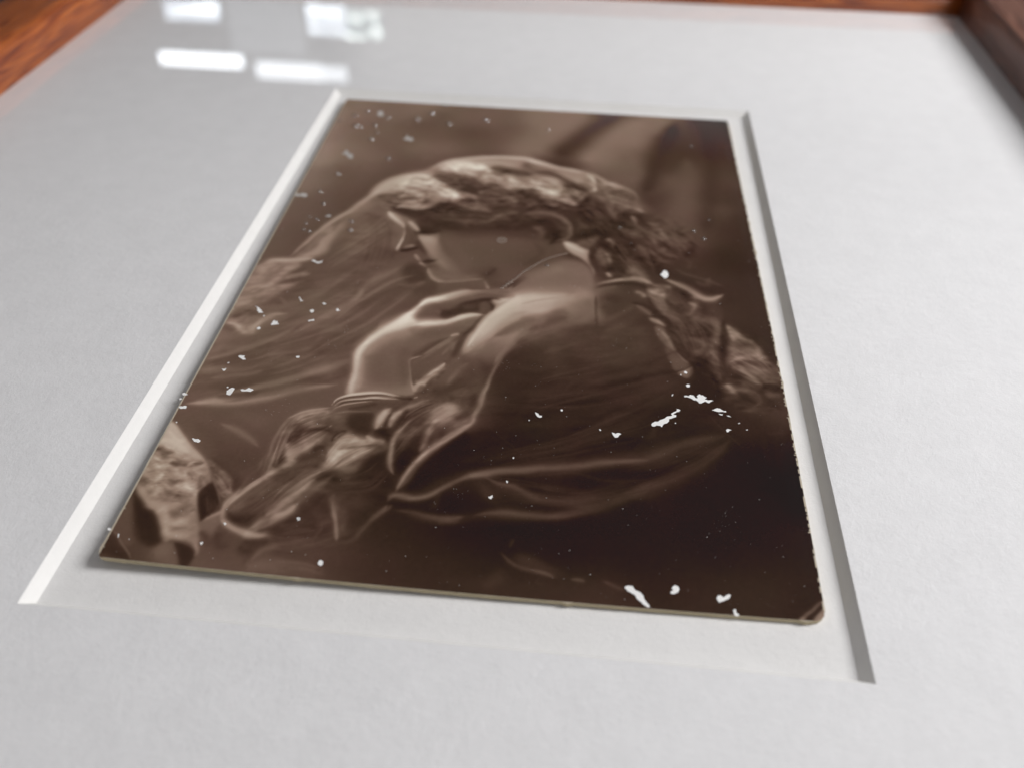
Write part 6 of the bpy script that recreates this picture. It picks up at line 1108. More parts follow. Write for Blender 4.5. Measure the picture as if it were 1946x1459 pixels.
('P',[(34.18,82.46),(35.78,81.36),(37.57,80.22),(39.27,79.7),(40.38,80.17),(40.17,81.41),(38.49,81.92),(36.88,83.02),(35.63,84.06),(34.57,83.9)],(58,60),0.65,0.18,0.29,1),
('P',[(40.25,78.97),(41.27,78.59),(42.06,79.35),(42.01,80.57),(41.26,81.69),(40.47,81.67),(40.12,80.2)],(92,84),0.65,0.18,0.3,1),
('S',[(41.82,78.77,0.2),(42.47,79.91,0.26),(42.25,81.15,0.19)],(54,50),0.6,2,1),
('S',[(37.63,80.67,0.44),(38.63,80.21,0.75),(39.83,80,0.45)],(84,78),0.5,2,1),
('P',[(42.04,77.87),(42.94,77.57),(44.33,77.27),(45.21,77.1),(44.4,78.01),(43.4,78.69),(42.68,78.54)],(158,140),0.75,0.12,0.21,1),
('P',[(30.85,86.7),(32.93,86.78),(35.59,86.21),(37.47,84.88),(39.36,83.35),(41,82.5),(40.79,83.7),(39.97,85.55),(39.13,87.08),(37.69,87.77),(36.26,88.57),(35.38,89.52),(33.73,89.72),(31.27,89.2),(29.7,87.99)],(106,88),0.35,0.17,0.28,1),
('S',[(34.42,85.26,0.42),(36.36,84.32,0.52),(37.94,83.12,0.64),(39.59,82.38,0.51),(41.13,82.12,0.35)],(150,160,140),0.6,3,1),
('S',[(41.3,82.04,0.16),(41,82.5,0.21)],(120,108),0.5,2,1),
('S',[(40.72,83.12,0.29),(40.24,84.94,0.36),(39.6,86.74,0.4),(38.55,87.89,0.36)],(62,58),0.45,2,1),
('S',[(31.14,94.39,0.31),(32.36,93.76,0.35),(33.75,92.08,0.39),(35.15,90.21,0.34),(36.47,88.82,0.29)],(58,56),0.5,2,1),
('S',[(33.07,94.04,0.18),(34.57,91.98,0.2),(36.09,89.71,0.22),(36.93,88.49,0.25)],(110,96),0.5,3,1),
('S',[(36.61,88.64,0.23),(37.23,88.17,0.35),(37.88,87.97,0.28)],(150,138),0.6,3,1),
('P',[(31.98,96.38),(33.49,94.63),(35,92.57),(36.24,90.79),(37.14,91.22),(37.11,93.38),(36.23,95.33),(35.06,97.29),(34.18,98.92),(32.85,100.58),(32.24,98.91)],(84,76),0.5,0.16,0.25,1),
('S',[(35.84,93.8,0.19),(36.68,91.55,0.36),(37.62,89.79,0.21)],(112,100),0.4,2,1),
('S',[(46.36,71.84,2.18),(49.55,70.45,3.13),(53.54,69.94,3.49),(56.8,69.19,3.26)],(92,104,100),0.4,2,1),
('S',[(45.58,75.48,0.88),(48.33,73.86,1.23),(51.53,73.13,1.59),(54.75,72.73,1.44),(57.63,72.69,1.28)],(128,120),0.45,2,1),
('S',[(46.49,73.45,0.92),(49.65,72.08,1.38),(53.26,71.62,1.51),(56.87,71.49,1.3)],(104,100),0.4,2,1),
('S',[(43.01,81.95,0.54),(44.19,79.69,0.8),(45.77,77.65,1.2),(47.81,76.46,1.29),(50.63,76.1,1.24)],(170,158),0.4,2,1),
('S',[(44.13,82.7,0.79),(46.4,80.92,1.17),(48.74,79.43,1.32),(51.46,78.17,1.16)],(158,146),0.45,2,1),
('S',[(43.79,86.22,0.6),(45.97,83.93,0.88),(48.24,82.18,0.97),(50.57,80.7,0.81)],(132,112),0.45,2,1),
('S',[(43.6,87.66,0.51),(45.5,86.29,0.66),(47.74,84.58,0.82),(49.7,83.18,0.83),(50.99,81.84,0.74),(52.66,80.74,0.67)],(80,74),0.5,2,1),
('S',[(47.06,88.62,0.31),(48.53,85.92,0.52),(49.74,83.76,0.56),(51.03,82.43,0.48)],(112,104,96),0.45,2,1),
('S',[(52.15,84.04,0.55),(53.75,81.79,0.71),(55.37,79.2,0.89),(57.38,76.5,0.75),(58.41,75.13,0.58)],(118,104),0.4,2,1),
('S',[(50.83,84.78,0.59),(52.45,83.13,0.9),(54.07,81.16,0.92),(55.05,79.85,0.68)],(62,58),0.45,2,1),
('P',[(54.14,82.63),(56.1,80.02),(57.77,77.69),(58.89,76.63),(59.41,80.8),(59.65,83.69),(56.95,84.6),(53.6,85.58)],(70,62),0.35,0.43,0.59,1),
('S',[(55.94,75.75,0.79),(57.67,74.28,0.96),(58.56,73.85,1.18)],(108,100),0.4,2,1),
('S',[(44.29,95.39,0.18),(45.1,92.66,0.24),(46.35,90.09,0.3),(47.78,87.14,0.3),(49.1,84.41,0.27),(50.02,82.85,0.21)],(104,100,96),0.5,3,1),
('S',[(-0.34,119.07,0.2),(0.32,119.1,0.3),(0.87,118.98,0.21)],(60,70),0.6,2,1),
('S',[(1.18,119.77,0.14),(1.68,120.32,0.25),(2.59,120.4,0.19)],(70,76),0.4,2,1),
('S',[(3.24,121.33,0.19),(3.8,121.66,0.37),(4.14,121.41,0.25)],(80,70),0.5,2,1),
('S',[(6.03,120.95,0.19),(6.93,121.04,0.31),(7.24,120.67,0.2)],(70,76),0.5,2,1),
('S',[(5.81,122.78,0.16),(6.5,123.09,0.21),(6.97,124,0.13)],(78,72),0.4,2,1),
('S',[(6.65,121.88,0.2),(7.21,121.4,0.3),(7.49,120.96,0.19)],(150,140),0.4,2,1),
('S',[(2.36,122.85,0.14),(3.2,123.53,0.2),(2.93,124.35,0.18)],(84,74),0.25,2,1),
('S',[(9.64,123.85,0.14),(10.44,124.52,0.21),(11.2,125.94,0.2),(11.95,127.34,0.13)],(60,56),0.3,2,1),
('S',[(9.66,123.65,0.1),(10.67,124.87,0.11),(11.4,126.29,0.12),(12.12,127.69,0.13)],(100,88),0.6,3,1),
('S',[(11.41,125.73,0.16),(11.88,125.44,0.22),(12.66,125.66,0.13)],(96,100),0.6,3,1),
('S',[(17.23,114.72,0.28),(18.07,115.04,0.47),(18.57,114.12,0.39),(18.78,113.23,0.26)],(46,44),0.5,2,1),
('S',[(19.24,113.82,0.24),(20.05,112.85,0.37),(21.26,112.26,0.38),(22.78,112.29,0.26)],(52,48),0.5,2,1),
('S',[(23.13,118.58,0.24),(23.4,117.32,0.32),(22.82,116.14,0.33),(21.75,115.43,0.26)],(48,46),0.35,2,1),
('S',[(23.48,114.58,0.2),(23.67,113.49,0.31),(24.35,112.53,0.35),(24.99,112.02,0.25)],(44,44),0.6,2,1),
('S',[(24.26,114.7,0.18),(24.84,113.34,0.27),(25.82,113,0.28),(26.93,113.3,0.2)],(150,138),0.3,2,1),
('S',[(24.55,115.93,0.21),(26.21,115.41,0.28),(28.18,114.96,0.28),(30.13,114.3,0.21)],(60,54),0.45,2,1),
('S',[(29.02,111.74,0.42),(30.09,111.83,0.59),(31.14,112.57,0.36)],(42,40),0.5,2,1),
('S',[(30.36,106.5,0.29),(29.73,107.62,0.39),(29.28,109.27,0.36),(29.11,111.07,0.24)],(140,126),0.4,3,1),
('S',[(30.67,107.73,0.17),(30.33,109.14,0.25),(30.18,110.72,0.16)],(40,40),0.5,2,1),
('S',[(32.25,107.08,0.3),(31.44,108.1,0.41),(31.04,109.28,0.36),(30.9,110.52,0.24)],(136,126),0.4,3,1),
('S',[(37.99,107.3,0.47),(38.86,105.82,0.77),(39.52,105.04,0.51)],(138,130),0.35,2,1),
('N',[(17.43,45.92),(21.14,37.65),(26.58,33.65),(32.24,36.12),(37.92,40.07),(43.29,42.4),(42.24,46.98),(36.58,47.74),(29.72,50.11),(23.88,49.46),(19.67,50.04)],0.9,1.6,0.8,0.42,-8),
('N',[(26.86,30.28),(36.76,28.91),(46.26,32.59),(54.71,36.26),(57.08,42.07),(52.18,45.66),(43.53,45.35),(34.46,42.07),(27.79,36.73)],0.8,1.8,0.7,0.42,12),
('N',[(41.44,38.04),(48.61,33.89),(56.23,37.61),(55.07,46.73),(49.42,47.48),(43.53,45.35)],0.7,1.4,0.8,0.41,15),
('N',[(23.88,49.46),(36.66,48.46),(49.42,47.48),(55.27,52.33),(54.05,56.53),(45.72,54.94),(37.37,54.69),(27.57,54.62)],0.55,1.5,1,0.5,5),
('N',[(54.59,33.09),(63.58,35.08),(69.25,44.88),(76.05,49.63),(77.54,58.69),(72.76,61.81),(67.41,67.34),(60.98,68.16),(58.21,59.9),(55.12,48.15)],0.7,1.6,1,0.49,40),
('S',[(48.22,39.61,0.52),(49.61,38.18,1.07),(51.84,38.51,0.87)],(150,150),0.6,2,1),
('S',[(45.83,37.13,0.56),(47.95,35.26,0.87),(50.21,35.59,0.66)],(140,140),0.5,2,1),
('S',[(25.88,43.85,0.58),(28.21,44.74,0.96),(30.13,45.38,0.58)],(150,150),0.5,2,1),
('S',[(29.16,38.45,0.57),(32.78,40.46,0.95),(35.91,41.88,0.77)],(60,60),0.4,2,1),
('S',[(36.11,43.67,0.6),(38.87,42.09,1.05),(41.76,41.7,0.86)],(54,60),0.4,2,1),
('S',[(37.8,38.84,0.44),(41.44,38.04,0.66),(44.43,38.26,0.44)],(128,128),0.4,2,1),
('S',[(28.92,60.63,0.76),(31.19,64.94,1.3),(33.8,69.27,1.46),(36.64,71.04,1.41)],(116,104,92),0.45,2,1),
('S',[(28.27,59.13,0.56),(29.86,60.5,0.72),(31.37,63.4,0.54)],(124,112),0.4,2,1),
('S',[(37.97,59.95,2.41),(43.57,61.8,3.11),(47.91,66.23,2.41)],(78,72),0.35,2,1),
('S',[(32.56,71.56,0.64),(35.46,71.89,0.98),(39.19,70.71,0.82)],(104,98),0.3,2,1),
('P',[(42.18,91.63),(45.76,86.12),(49.63,81.76),(54.96,78.46),(58.61,76.6),(59.09,81.63),(55.19,83.75),(51.1,85.66),(47.21,89.09),(43.72,95.16)],(112,92),0.5,0.6,0.71,1),
('S',[(41.05,86.91,0.93),(45.35,81.67,1.39),(50.67,78.89,1.62),(56.73,76.18,1.46)],(150,136,116),0.4,2,1),
('S',[(41.03,91.77,0.64),(44.59,86.47,1.01),(48.5,82.94,1.21),(52.6,80.35,1.08)],(128,104),0.35,2,1),
('S',[(48.37,88.95,0.48),(51.16,86.65,0.65),(55.16,83.14,0.67),(58.07,79.67,0.58)],(94,88),0.4,2,1),
('S',[(48.7,85.56,0.64),(52.15,83.1,1.04),(55.07,81.09,0.79)],(66,60),0.35,2,1),
('P',[(49.68,90.71),(54.11,86.29),(59.36,82.63),(64.76,80.94),(69.47,84.42),(71.61,89.97),(65.84,92.51),(57.83,91.61),(52.21,94.13)],(70,62),0.45,0.75,1.1,1),
('S',[(61.18,84.43,0.69),(64.76,80.94,1.12),(67.23,77.47,0.86)],(76,70),0.35,2,1),
('S',[(51.47,91.44,0.59),(54.25,89.2,0.98),(56.54,87.95,0.76)],(84,78),0.35,2,1),
('S',[(60.12,91.33,0.49),(64.72,88.89,0.66),(69.41,86.4,0.71),(72.39,85.06,0.64)],(66,60),0.3,2,1),
('N',[(48.22,87.01),(59.94,81.53),(70.65,84.28),(73.63,95.2),(64.68,99.71),(52.54,99.42),(46.55,94.81)],0.3,4,1.6,0.65,-12),
('N',[(43.92,102.15),(59.16,98.64),(73.46,98.7),(80.42,106.09),(72.59,117.2),(57.9,122.78),(42.78,119.1),(42.71,110.35)],0.35,5,1.4,0.59,-12),
('S',[(47.19,101.76,0.94),(54.75,99.16,1.38),(63.57,93.69,1.51),(70.52,88.2,1.36)],(58,52),0.25,2,1),
('S',[(55.4,111.91,0.6),(62.57,108.07,0.84),(67.91,102.68,0.91),(73.54,96.97,0.87)],(54,48),0.35,2,1),
('S',[(61.3,93.04,0.54),(56.89,97.16,0.75),(51.55,101.24,0.8),(48.7,106.51,0.7)],(56,52),0.2,2,1),
('S',[(50.58,103.03,0.08),(54.83,100.86,0.09),(59.19,99.67,0.09)],(62,62),0.3,2,1),
('S',[(76.21,102.56,0.07),(78.34,105.93,0.07),(80.66,109.14,0.08)],(58,58),0.6,2,1),
('S',[(63.62,108.26,0.07),(67.84,105.91,0.08),(72.72,102.95,0.08)],(56,56),0.45,2,1),
('S',[(43.39,107.14,0.06),(48.13,112,0.07),(50.37,113.96,0.07)],(54,54),0.4,2,1),
('N',[(67.36,69.69),(74.88,71.02),(79.86,79.09),(79.51,90.9),(78.95,98.08),(74.95,91.44),(72.84,87.93),(69.59,80.34)],0.7,1.6,1,0.25,55),
('N',[(80.89,81.03),(85.84,84.45),(87.83,91.79),(87.31,100.52),(80.84,101.23),(79.78,94.5)],0.6,1.6,0.9,0.24,30),
('S',[(73.51,73.43,0.47),(75.75,77.49,0.69),(78.65,79.24,0.67),(79.62,82.2,0.4)],(90,80),0.3,2,1),
('S',[(75.45,82.7,0.48),(77.62,85.42,0.61),(76.21,89.43,0.41)],(44,42),0.4,2,1),
('S',[(71.02,73.74,0.47),(73.31,77.79,0.63),(74.31,81.83,0.38)],(46,42),0.35,2,1),
('S',[(64.86,64.05,0.34),(66.75,68.6,0.6),(68.61,70.68,0.54)],(86,74),0.3,2,1),
('N',[(30.1,105.5),(37.39,102.94),(42.43,98.89),(42.86,107.2),(38.77,112.34),(35.63,118.54),(32.38,117.51)],0.5,1.8,1,0.23,-40),
('N',[(32.47,100.11),(34.96,98.03),(36.75,94.64),(37.35,96.84),(34.95,101.53)],0.6,1.2,0.8,0.16,-30),
('S',[(33.08,101.08,0.3),(34.52,98.8,0.41),(36.38,96.06,0.32)],(150,140),0.4,2,1),
('S',[(37.45,107.05,0.65),(38.93,106.06,1.02),(40.27,105.9,0.92)],(118,108),0.4,2,1),
('N',[(-0.26,119.14),(1.42,118.06),(4.27,119.35),(7.08,120.61),(8.71,122.8),(8.64,125.9),(8.47,127.79),(5.26,128.21),(2.44,127.48),(0.5,125.47),(-0.02,121.99)],0.55,1,0.6,0.22,10),
('N',[(4.6,130.13),(8.59,128.14),(10.79,133.53),(10.25,134.28),(7.11,134.52),(5.65,132.12)],0.4,1.6,1,0.2,10),
('N',[(8.2,120.47),(11.07,122.1),(12.37,123.89),(12.68,126.13),(11.08,125.58),(9.66,123.07)],0.5,1,0.7,0.14,40),
('N',[(13.07,129.03),(15.38,124.84),(19.67,119.81),(21.69,125),(19.14,128.08),(16.16,130.95)],0.35,3,1.2,0.35,-38),
('N',[(15.94,119.07),(16.21,112.68),(17.27,109.86),(22.14,108.33),(28.35,112.91),(31.23,113.84),(28.04,118.38),(23.75,121.1),(19.52,124.52),(17.01,123.69)],0.45,2,1,0.3,-30),
('N',[(18.05,129.12),(23.25,122.53),(28.46,120.33),(32.67,119.82),(33.47,125.45),(30.81,131.08),(23.41,133.66),(19.31,133.32)],0.4,2.4,1.4,0.42,-20),
('N',[(-2.09,85.08),(7.4,74.25),(19,72.72),(22.19,87.8),(21.57,96.13),(20.42,102.38),(10.08,107.56),(1.05,108.77),(0.02,98.96)],0.22,4,1.3,0.51,-22),
('N',[(-1.82,88.04),(-1.55,75.44),(2.69,70.79),(8.69,72.05),(9.13,77.96),(5.77,81.57),(3.56,86.14),(5.25,91.72),(0.8,91.75)],0.35,2,1,0.36,-25),
('P',[(25.48,94.13),(28.48,91.37),(30.62,93.48),(31.18,98),(31.97,101.85),(28.25,102.31),(26.09,102.15),(24.86,97.89)],(88,82),0.5,0.98,1.1,1),
('S',[(29.81,92.16,0.82),(30.69,97.16,1.12),(31.46,101.48,0.78)],(80,76),0.35,2,1),
('S',[(30.8,91.07,1.24),(33.91,88.24,1.84),(37.83,86.25,1.37)],(92,84),0.35,2,1),
('S',[(39.62,90.93,0.46),(38.78,94.33,0.77),(38.58,98.86,0.65)],(112,98,84),0.4,2,1),
('S',[(41.16,94.04,0.66),(42.25,98.42,0.96),(42.1,101.89,0.72)],(88,80),0.3,2,1),
('S',[(42.1,92.05,0.28),(43.43,88.04,0.5),(45.5,84.78,0.33)],(100,92),0.35,2,1),
('S',[(40.37,92.27,0.4),(42.73,87.13,0.62),(45.32,82.76,0.74),(48.17,80.31,0.65)],(120,104),0.3,2,1),
('P',[(24.52,108.18),(27.62,107.39),(28.85,110.81),(26.58,112.63),(24.69,111.32)],(60,58),0.3,0.31,0.43,1),
('S',[(37.62,105.35,0.43),(39.34,105.96,0.47),(38.5,107.67,0.36)],(132,116),0.3,2,1),
('S',[(33.58,100.79,0.31),(34.97,98.87,0.52),(36.57,96.25,0.31)],(146,130),0.4,2,1),
('S',[(15.51,118.47,0.15),(15.49,114.78,0.2),(16.19,111.61,0.28),(17.34,109.88,0.28),(21.27,108.26,0.23)],(112,100),0.45,2,1),
('S',[(16.51,118.34,0.16),(16.71,115.37,0.22),(17.18,112.27,0.25),(18.27,111.35,0.22)],(50,50),0.35,2,1),
('S',[(18.01,118.15,0.29),(19.13,116.55,0.43),(20.78,114.86,0.44),(22.5,113.29,0.31)],(120,112),0.35,2,1),
('S',[(17.48,113.38,0.33),(20.21,112.65,0.55),(22.61,111.58,0.33)],(46,44),0.35,2,1),
('S',[(23.51,117.46,0.38),(25.53,115.02,0.61),(27.92,113.98,0.67),(29.94,113.58,0.53)],(126,120),0.3,2,1),
('S',[(23.45,121.36,0.39),(25.17,120.1,0.53),(27.3,120.54,0.52),(30.11,119.5,0.4)],(48,46),0.35,2,1),
('S',[(17.9,131.45,0.35),(20.15,129.31,0.47),(22.12,125.88,0.6),(23.86,123.01,0.53),(25.33,120.78,0.45)],(128,116),0.3,2,1),
('S',[(20.87,130.16,0.26),(23.09,127.69,0.51),(25.15,124.19,0.34)],(46,44),0.35,2,1),
('S',[(18.93,130.09,0.22),(19.15,127.54,0.41),(20.7,126.05,0.37)],(44,42),0.15,2,1),
('S',[(26.13,125.39,0.13),(27.35,128.44,0.26),(28.24,131.4,0.13)],(110,96),0.35,2,1),
('S',[(28.33,125.12,0.92),(30.94,123.5,1.47),(32.62,121.96,1.09)],(52,48),0.25,2,1),
('S',[(42.45,109.17,0.29),(39.21,112.62,0.37),(36.72,116.59,0.42),(35.31,120.27,0.36),(34.45,122.41,0.32)],(118,106),0.25,2,1),
('S',[(34.44,123.74,0.75),(37.72,122.7,0.92),(40.34,120.37,1.12),(44.11,118.56,1.07),(52,116.68,0.99)],(66,62),0.3,2,1),
('S',[(46.25,119.69,0.73),(49.88,121.31,1.09),(53.39,122.25,0.92)],(60,54),0.3,2,1),
('S',[(36.45,126.74,0.62),(41.28,126.82,0.8),(46.89,125.56,0.84),(54.55,125.22,0.72)],(62,58),0.3,2,1),
('S',[(44.68,118.18,0.89),(54.6,116.01,1.14),(64.66,113.09,1.38),(72.95,109.21,1.3),(78.78,107.05,1.23)],(70,62,56),0.35,2,1),
('S',[(64.66,120.74,0.88),(69.59,118.2,1.19),(74.77,113.45,1.25),(78.92,108.57,1.15)],(62,54,48),0.35,2,1),
('S',[(59.34,105.28,0.78),(64.68,100.56,1.09),(71.39,95.46,1.23),(75.92,94.05,1.09)],(56,50),0.25,2,1),
('S',[(48.83,108.08,0.87),(57.21,105.52,1.13),(64.68,99.71,1.16),(73.11,94.37,0.99)],(58,52),0.22,2,1),
('S',[(29.25,56.47,1.12),(34.11,57.07,1.41),(39.58,56.34,1.71),(45.12,56.38,1.59),(49.13,57.38,1.45)],(70,66,62),0.5,2,1),
('S',[(32.57,60.32,1.46),(37.66,60.39,2.2),(43.05,59.68,1.84)],(84,78),0.3,2,1),
('S',[(47.62,58.33,0.5),(49.36,61.08,0.59),(48.79,64.05,0.79),(46.69,66.45,0.83)],(62,60),0.35,2,1),
('P',[(26.47,58.55),(28.48,58.74),(30.3,58.19),(30.45,61.35),(30.58,64.27),(31.97,66.96),(33.79,69.1),(32.64,68.97),(30.66,66.85),(28.8,63.78),(27.42,61)],(132,108),0.5,0.29,0.52,1),
('S',[(30.1,62.14,0.53),(31.77,65.56,0.84),(34.12,68.78,0.96),(35.13,70.7,0.83)],(112,100,90),0.4,2,1),
('S',[(25.28,56.69,0.21),(26.48,59.61,0.31),(27.85,63.17,0.34),(28.93,65.57,0.3)],(58,62),0.45,2,1),
('S',[(23.93,57.65,0.31),(24.86,59.83,0.42),(25.14,62.79,0.47),(24.76,63.73,0.51)],(88,82),0.45,2,1),
('S',[(26.58,57.3,0.34),(27.95,57.89,0.5),(29.38,57.39,0.48),(30.42,56.32,0.33)],(46,50),0.6,2,1),
('S',[(24.76,53.6,0.49),(26.99,54.89,0.7),(29.06,55.24,0.56)],(74,66),0.5,2,1),
('S',[(23.86,54.04,0.23),(24.97,55.79,0.34),(25.88,57.39,0.22)],(128,112),0.5,2,1),
('S',[(30.52,69.93,0.69),(33.02,71.64,1.08),(36.75,71.7,1.2),(39.61,70.8,0.98)],(100,92),0.35,2,1),
('S',[(39.75,65.23,0.87),(42.21,67.03,1.09),(42.55,70.42,0.73)],(78,74),0.35,2,1),
('S',[(40.33,70.57,0.26),(41.25,69.37,0.49),(41.91,67.77,0.23)],(52,54),0.5,2,1),
('S',[(46.48,73.23,1.05),(49.89,69.48,1.72),(54.22,66.87,2.27),(57.25,68.54,1.85)],(96,104),0.4,2,1),
('S',[(25.62,69.89,0.62),(24.27,72.78,0.88),(22.59,75.64,0.95),(20.38,79.15,0.77)],(88,80),0.3,2,1),
('S',[(26.2,73.2,0.64),(27.91,72.31,1.02),(29.42,70.08,0.8)],(60,64),0.4,2,1),
('S',[(26.55,75.13,0.48),(28.37,75.03,0.63),(30.35,73.59,0.45)],(104,96),0.4,2,1),
('S',[(45.7,48.35,0.6),(49.32,47.46,0.91),(52.66,49.07,0.72),(54.19,52.07,0.38),(53.73,55.25,0.3)],(100,90),0.45,2,1),
('S',[(47.14,51.41,0.96),(49.58,51.88,1.17),(50.9,54.07,0.73),(50.25,56.47,0.65)],(48,50),0.5,2,1),
('S',[(48.09,53.66,0.41),(49.18,55.08,0.5),(48.71,57.06,0.42)],(84,78),0.4,2,1),
('S',[(30.42,69.26,0.54),(31.41,70.84,0.95),(33.12,72.3,0.76)],(96,90),0.4,2,1),
('S',[(29.9,69.33,0.24),(30.9,71.38,0.34),(32.44,72.72,0.43),(33.98,73.12,0.37)],(104,98),0.45,2,1),
('S',[(28.5,66.7,0.47),(30.02,68.62,0.77),(31.16,69.17,0.74)],(80,76),0.35,2,1),
('S',[(27.96,60.93,0.6),(29.45,62.96,0.98),(30.64,65.71,0.71)],(110,100),0.3,2,1),
('N',[(12.55,53.64),(19.86,53.46),(22.82,58.58),(23.76,65.9),(21.61,74.46),(18.66,81.25)],0.2,2.2,1.2,0.48,-35),
('S',[(17.03,87.57,0.23),(19.17,82.88,0.36),(21.55,78.68,0.52),(24.85,74.2,0.5),(28.24,71.86,0.47)],(100,118,104),0.45,2,1),
('S',[(17.72,88.8,0.35),(20.25,84.12,0.52),(23.23,78.82,0.62),(27.85,74.56,0.58)],(70,64),0.35,2,1),
('S',[(15.25,96.07,0.24),(18.76,91.57,0.37),(22.82,86.82,0.49),(26.16,81.28,0.42),(28.63,76.67,0.36)],(98,112,98),0.42,2,1),
('S',[(14.89,97.62,0.5),(19.94,93.31,0.67),(23.29,89.06,0.67),(24.69,86.25,0.57)],(66,66),0.35,2,1),
('S',[(9.58,94.96,0.27),(13.48,92.25,0.4),(17.41,89.17,0.53),(21.18,84.68,0.44),(23.5,80.21,0.36)],(96,108,96),0.4,2,1),
('S',[(10,96.45,0.4),(14.71,93.98,0.8),(19.23,90.23,0.53)],(70,72),0.3,2,1),
('S',[(0.23,99.27,0.27),(4.08,97.1,0.4),(7.17,94.66,0.52),(10.13,91.41,0.44),(12.33,87.85,0.37)],(100,114,98),0.42,2,1),
('S',[(1.44,100.59,0.39),(6.04,98.48,0.79),(9.75,95.56,0.53)],(68,70),0.35,2,1),
('S',[(4.36,107.02,0.37),(9.54,105.01,0.49),(14.57,102.05,0.62),(19.04,99.16,0.56),(22.29,96.98,0.5)],(104,112,98),0.4,2,1),
('S',[(6.26,108.4,0.48),(11.36,106.21,0.64),(17.15,103.42,0.69),(22.27,100.21,0.61)],(66,66),0.35,2,1),
('S',[(0.32,102.79,0.26),(3.25,101.52,0.43),(6.8,100.93,0.47),(8.66,99.62,0.38)],(96,104),0.35,2,1),
('S',[(1.05,82.45,0.31),(3.22,81.45,0.42),(4.6,77.6,0.55),(7.26,74.99,0.57),(10.36,73.82,0.5)],(112,124,108),0.4,2,1),
('S',[(2.67,85.05,0.6),(5.41,83.29,0.76),(7.01,80.22,0.75),(9.07,77.01,0.69)],(72,76),0.3,2,1),
('S',[(2.35,89.17,0.28),(4.25,87.58,0.49),(5.99,88.02,0.54),(7.15,86.51,0.4)],(110,104),0.35,2,1),
('S',[(20.27,78.48,0.25),(22.38,74.52,0.43),(24.3,71.22,0.47),(25.56,68.71,0.38)],(96,104,92),0.35,2,1),
('S',[(23.91,82.27,0.57),(25.64,78.51,0.98),(28.1,76.01,1.25),(29.79,78.69,0.6)],(64,66),0.25,2,1),
('S',[(9.72,64.26,0.53),(11.1,60.66,0.86),(13.41,56.81,0.97),(15.8,52.85,0.78)],(104,96),0.25,2,1),
('S',[(51.32,97.82,0.23),(56.8,94.94,0.4),(63.57,91.39,0.43),(70.59,86.26,0.35)],(68,66,58),0.35,2,1),
('S',[(51.99,99.48,0.35),(59.09,96.01,0.51),(66.98,92.37,0.54),(72.84,87.93,0.45)],(42,40),0.3,2,1),
('S',[(50.7,104.66,0.22),(55.98,101.98,0.33),(63.58,98.12,0.45),(70.31,94.7,0.41),(73.16,93.47,0.36)],(64,62,54),0.35,2,1),
('S',[(55.32,110.42,0.19),(60.44,106.74,0.3),(65.75,102.93,0.4),(70.17,99.08,0.35),(74.17,95.58,0.3)],(62,58,50),0.35,2,1),
('S',[(61.3,93.04,0.2),(59.09,96.01,0.35),(56.89,97.16,0.37),(54.83,100.86,0.27)],(60,56),0.25,2,1),
('S',[(42.43,98.89,0.28),(43.82,96.05,0.41),(45.72,92.14,0.46),(48.22,87.01,0.4)],(72,66),0.3,2,1),
('S',[(50.72,118.2,0.2),(57.66,116.73,0.27),(61.68,117.68,0.26),(67.65,116.9,0.2)],(60,54),0.25,2,1),
('S',[(46.89,120,0.19),(51.95,121.12,0.25),(56.91,122.24,0.25),(61.75,121.72,0.19)],(58,52),0.3,2,1),
('S',[(44,97.82,0.25),(42.92,103.11,0.32),(42.77,106.41,0.43),(40.52,109.84,0.42),(37.05,114.78,0.36)],(98,86,78),0.35,2,1),
('S',[(28.68,67.81,0.27),(29.82,67.81,0.41),(30.99,66.8,0.22)],(44,50),0.6,3,1),
('S',[(27.2,65.8,0.21),(27.85,66.93,0.32),(28.55,67.97,0.22)],(118,104),0.4,2,1),
('S',[(28.59,68.25,0.27),(29.2,68.73,0.32),(29.78,69.48,0.23)],(120,104),0.4,2,1),
('P',[(86.52,137.82),(88.1,135.74),(88.32,136.33),(88.07,138),(86.84,138.09)],(120,128),0.8,0.09,0.1,1),
('S',[(84.92,137.87,0.19),(86.02,136.96,0.23),(87.02,135.97,0.23),(88.17,134.81,0.19)],(104,84),0.85,2,1),
('S',[(86.03,137.78,0.12),(86.89,136.89,0.16),(87.6,136.23,0.16),(88.16,135.35,0.12)],(42,38),0.85,2,1),
('S',[(84.92,137.83,0.14),(85.69,137.58,0.14)],(150,130),0.7,2,1),
]
def value_noise(h, w, cell, rng):
    gh, gw = int(h/cell)+3, int(w/cell)+3
    g = rng.random((gh, gw)); y = np.arange(h)/cell; x = np.arange(w)/cell
    yi = y.astype(int); xi = x.astype(int); fy = (y-yi)[:, None]; fx = (x-xi)[None]
    fy = fy*fy*(3-2*fy); fx = fx*fx*(3-2*fx)
    a = g[yi][:, xi]; b = g[yi][:, xi+1]; c = g[yi+1][:, xi]; d = g[yi+1][:, xi+1]
    return (a*(1-fx)+b*fx)*(1-fy)+(c*(1-fx)+d*fx)*fy-0.5
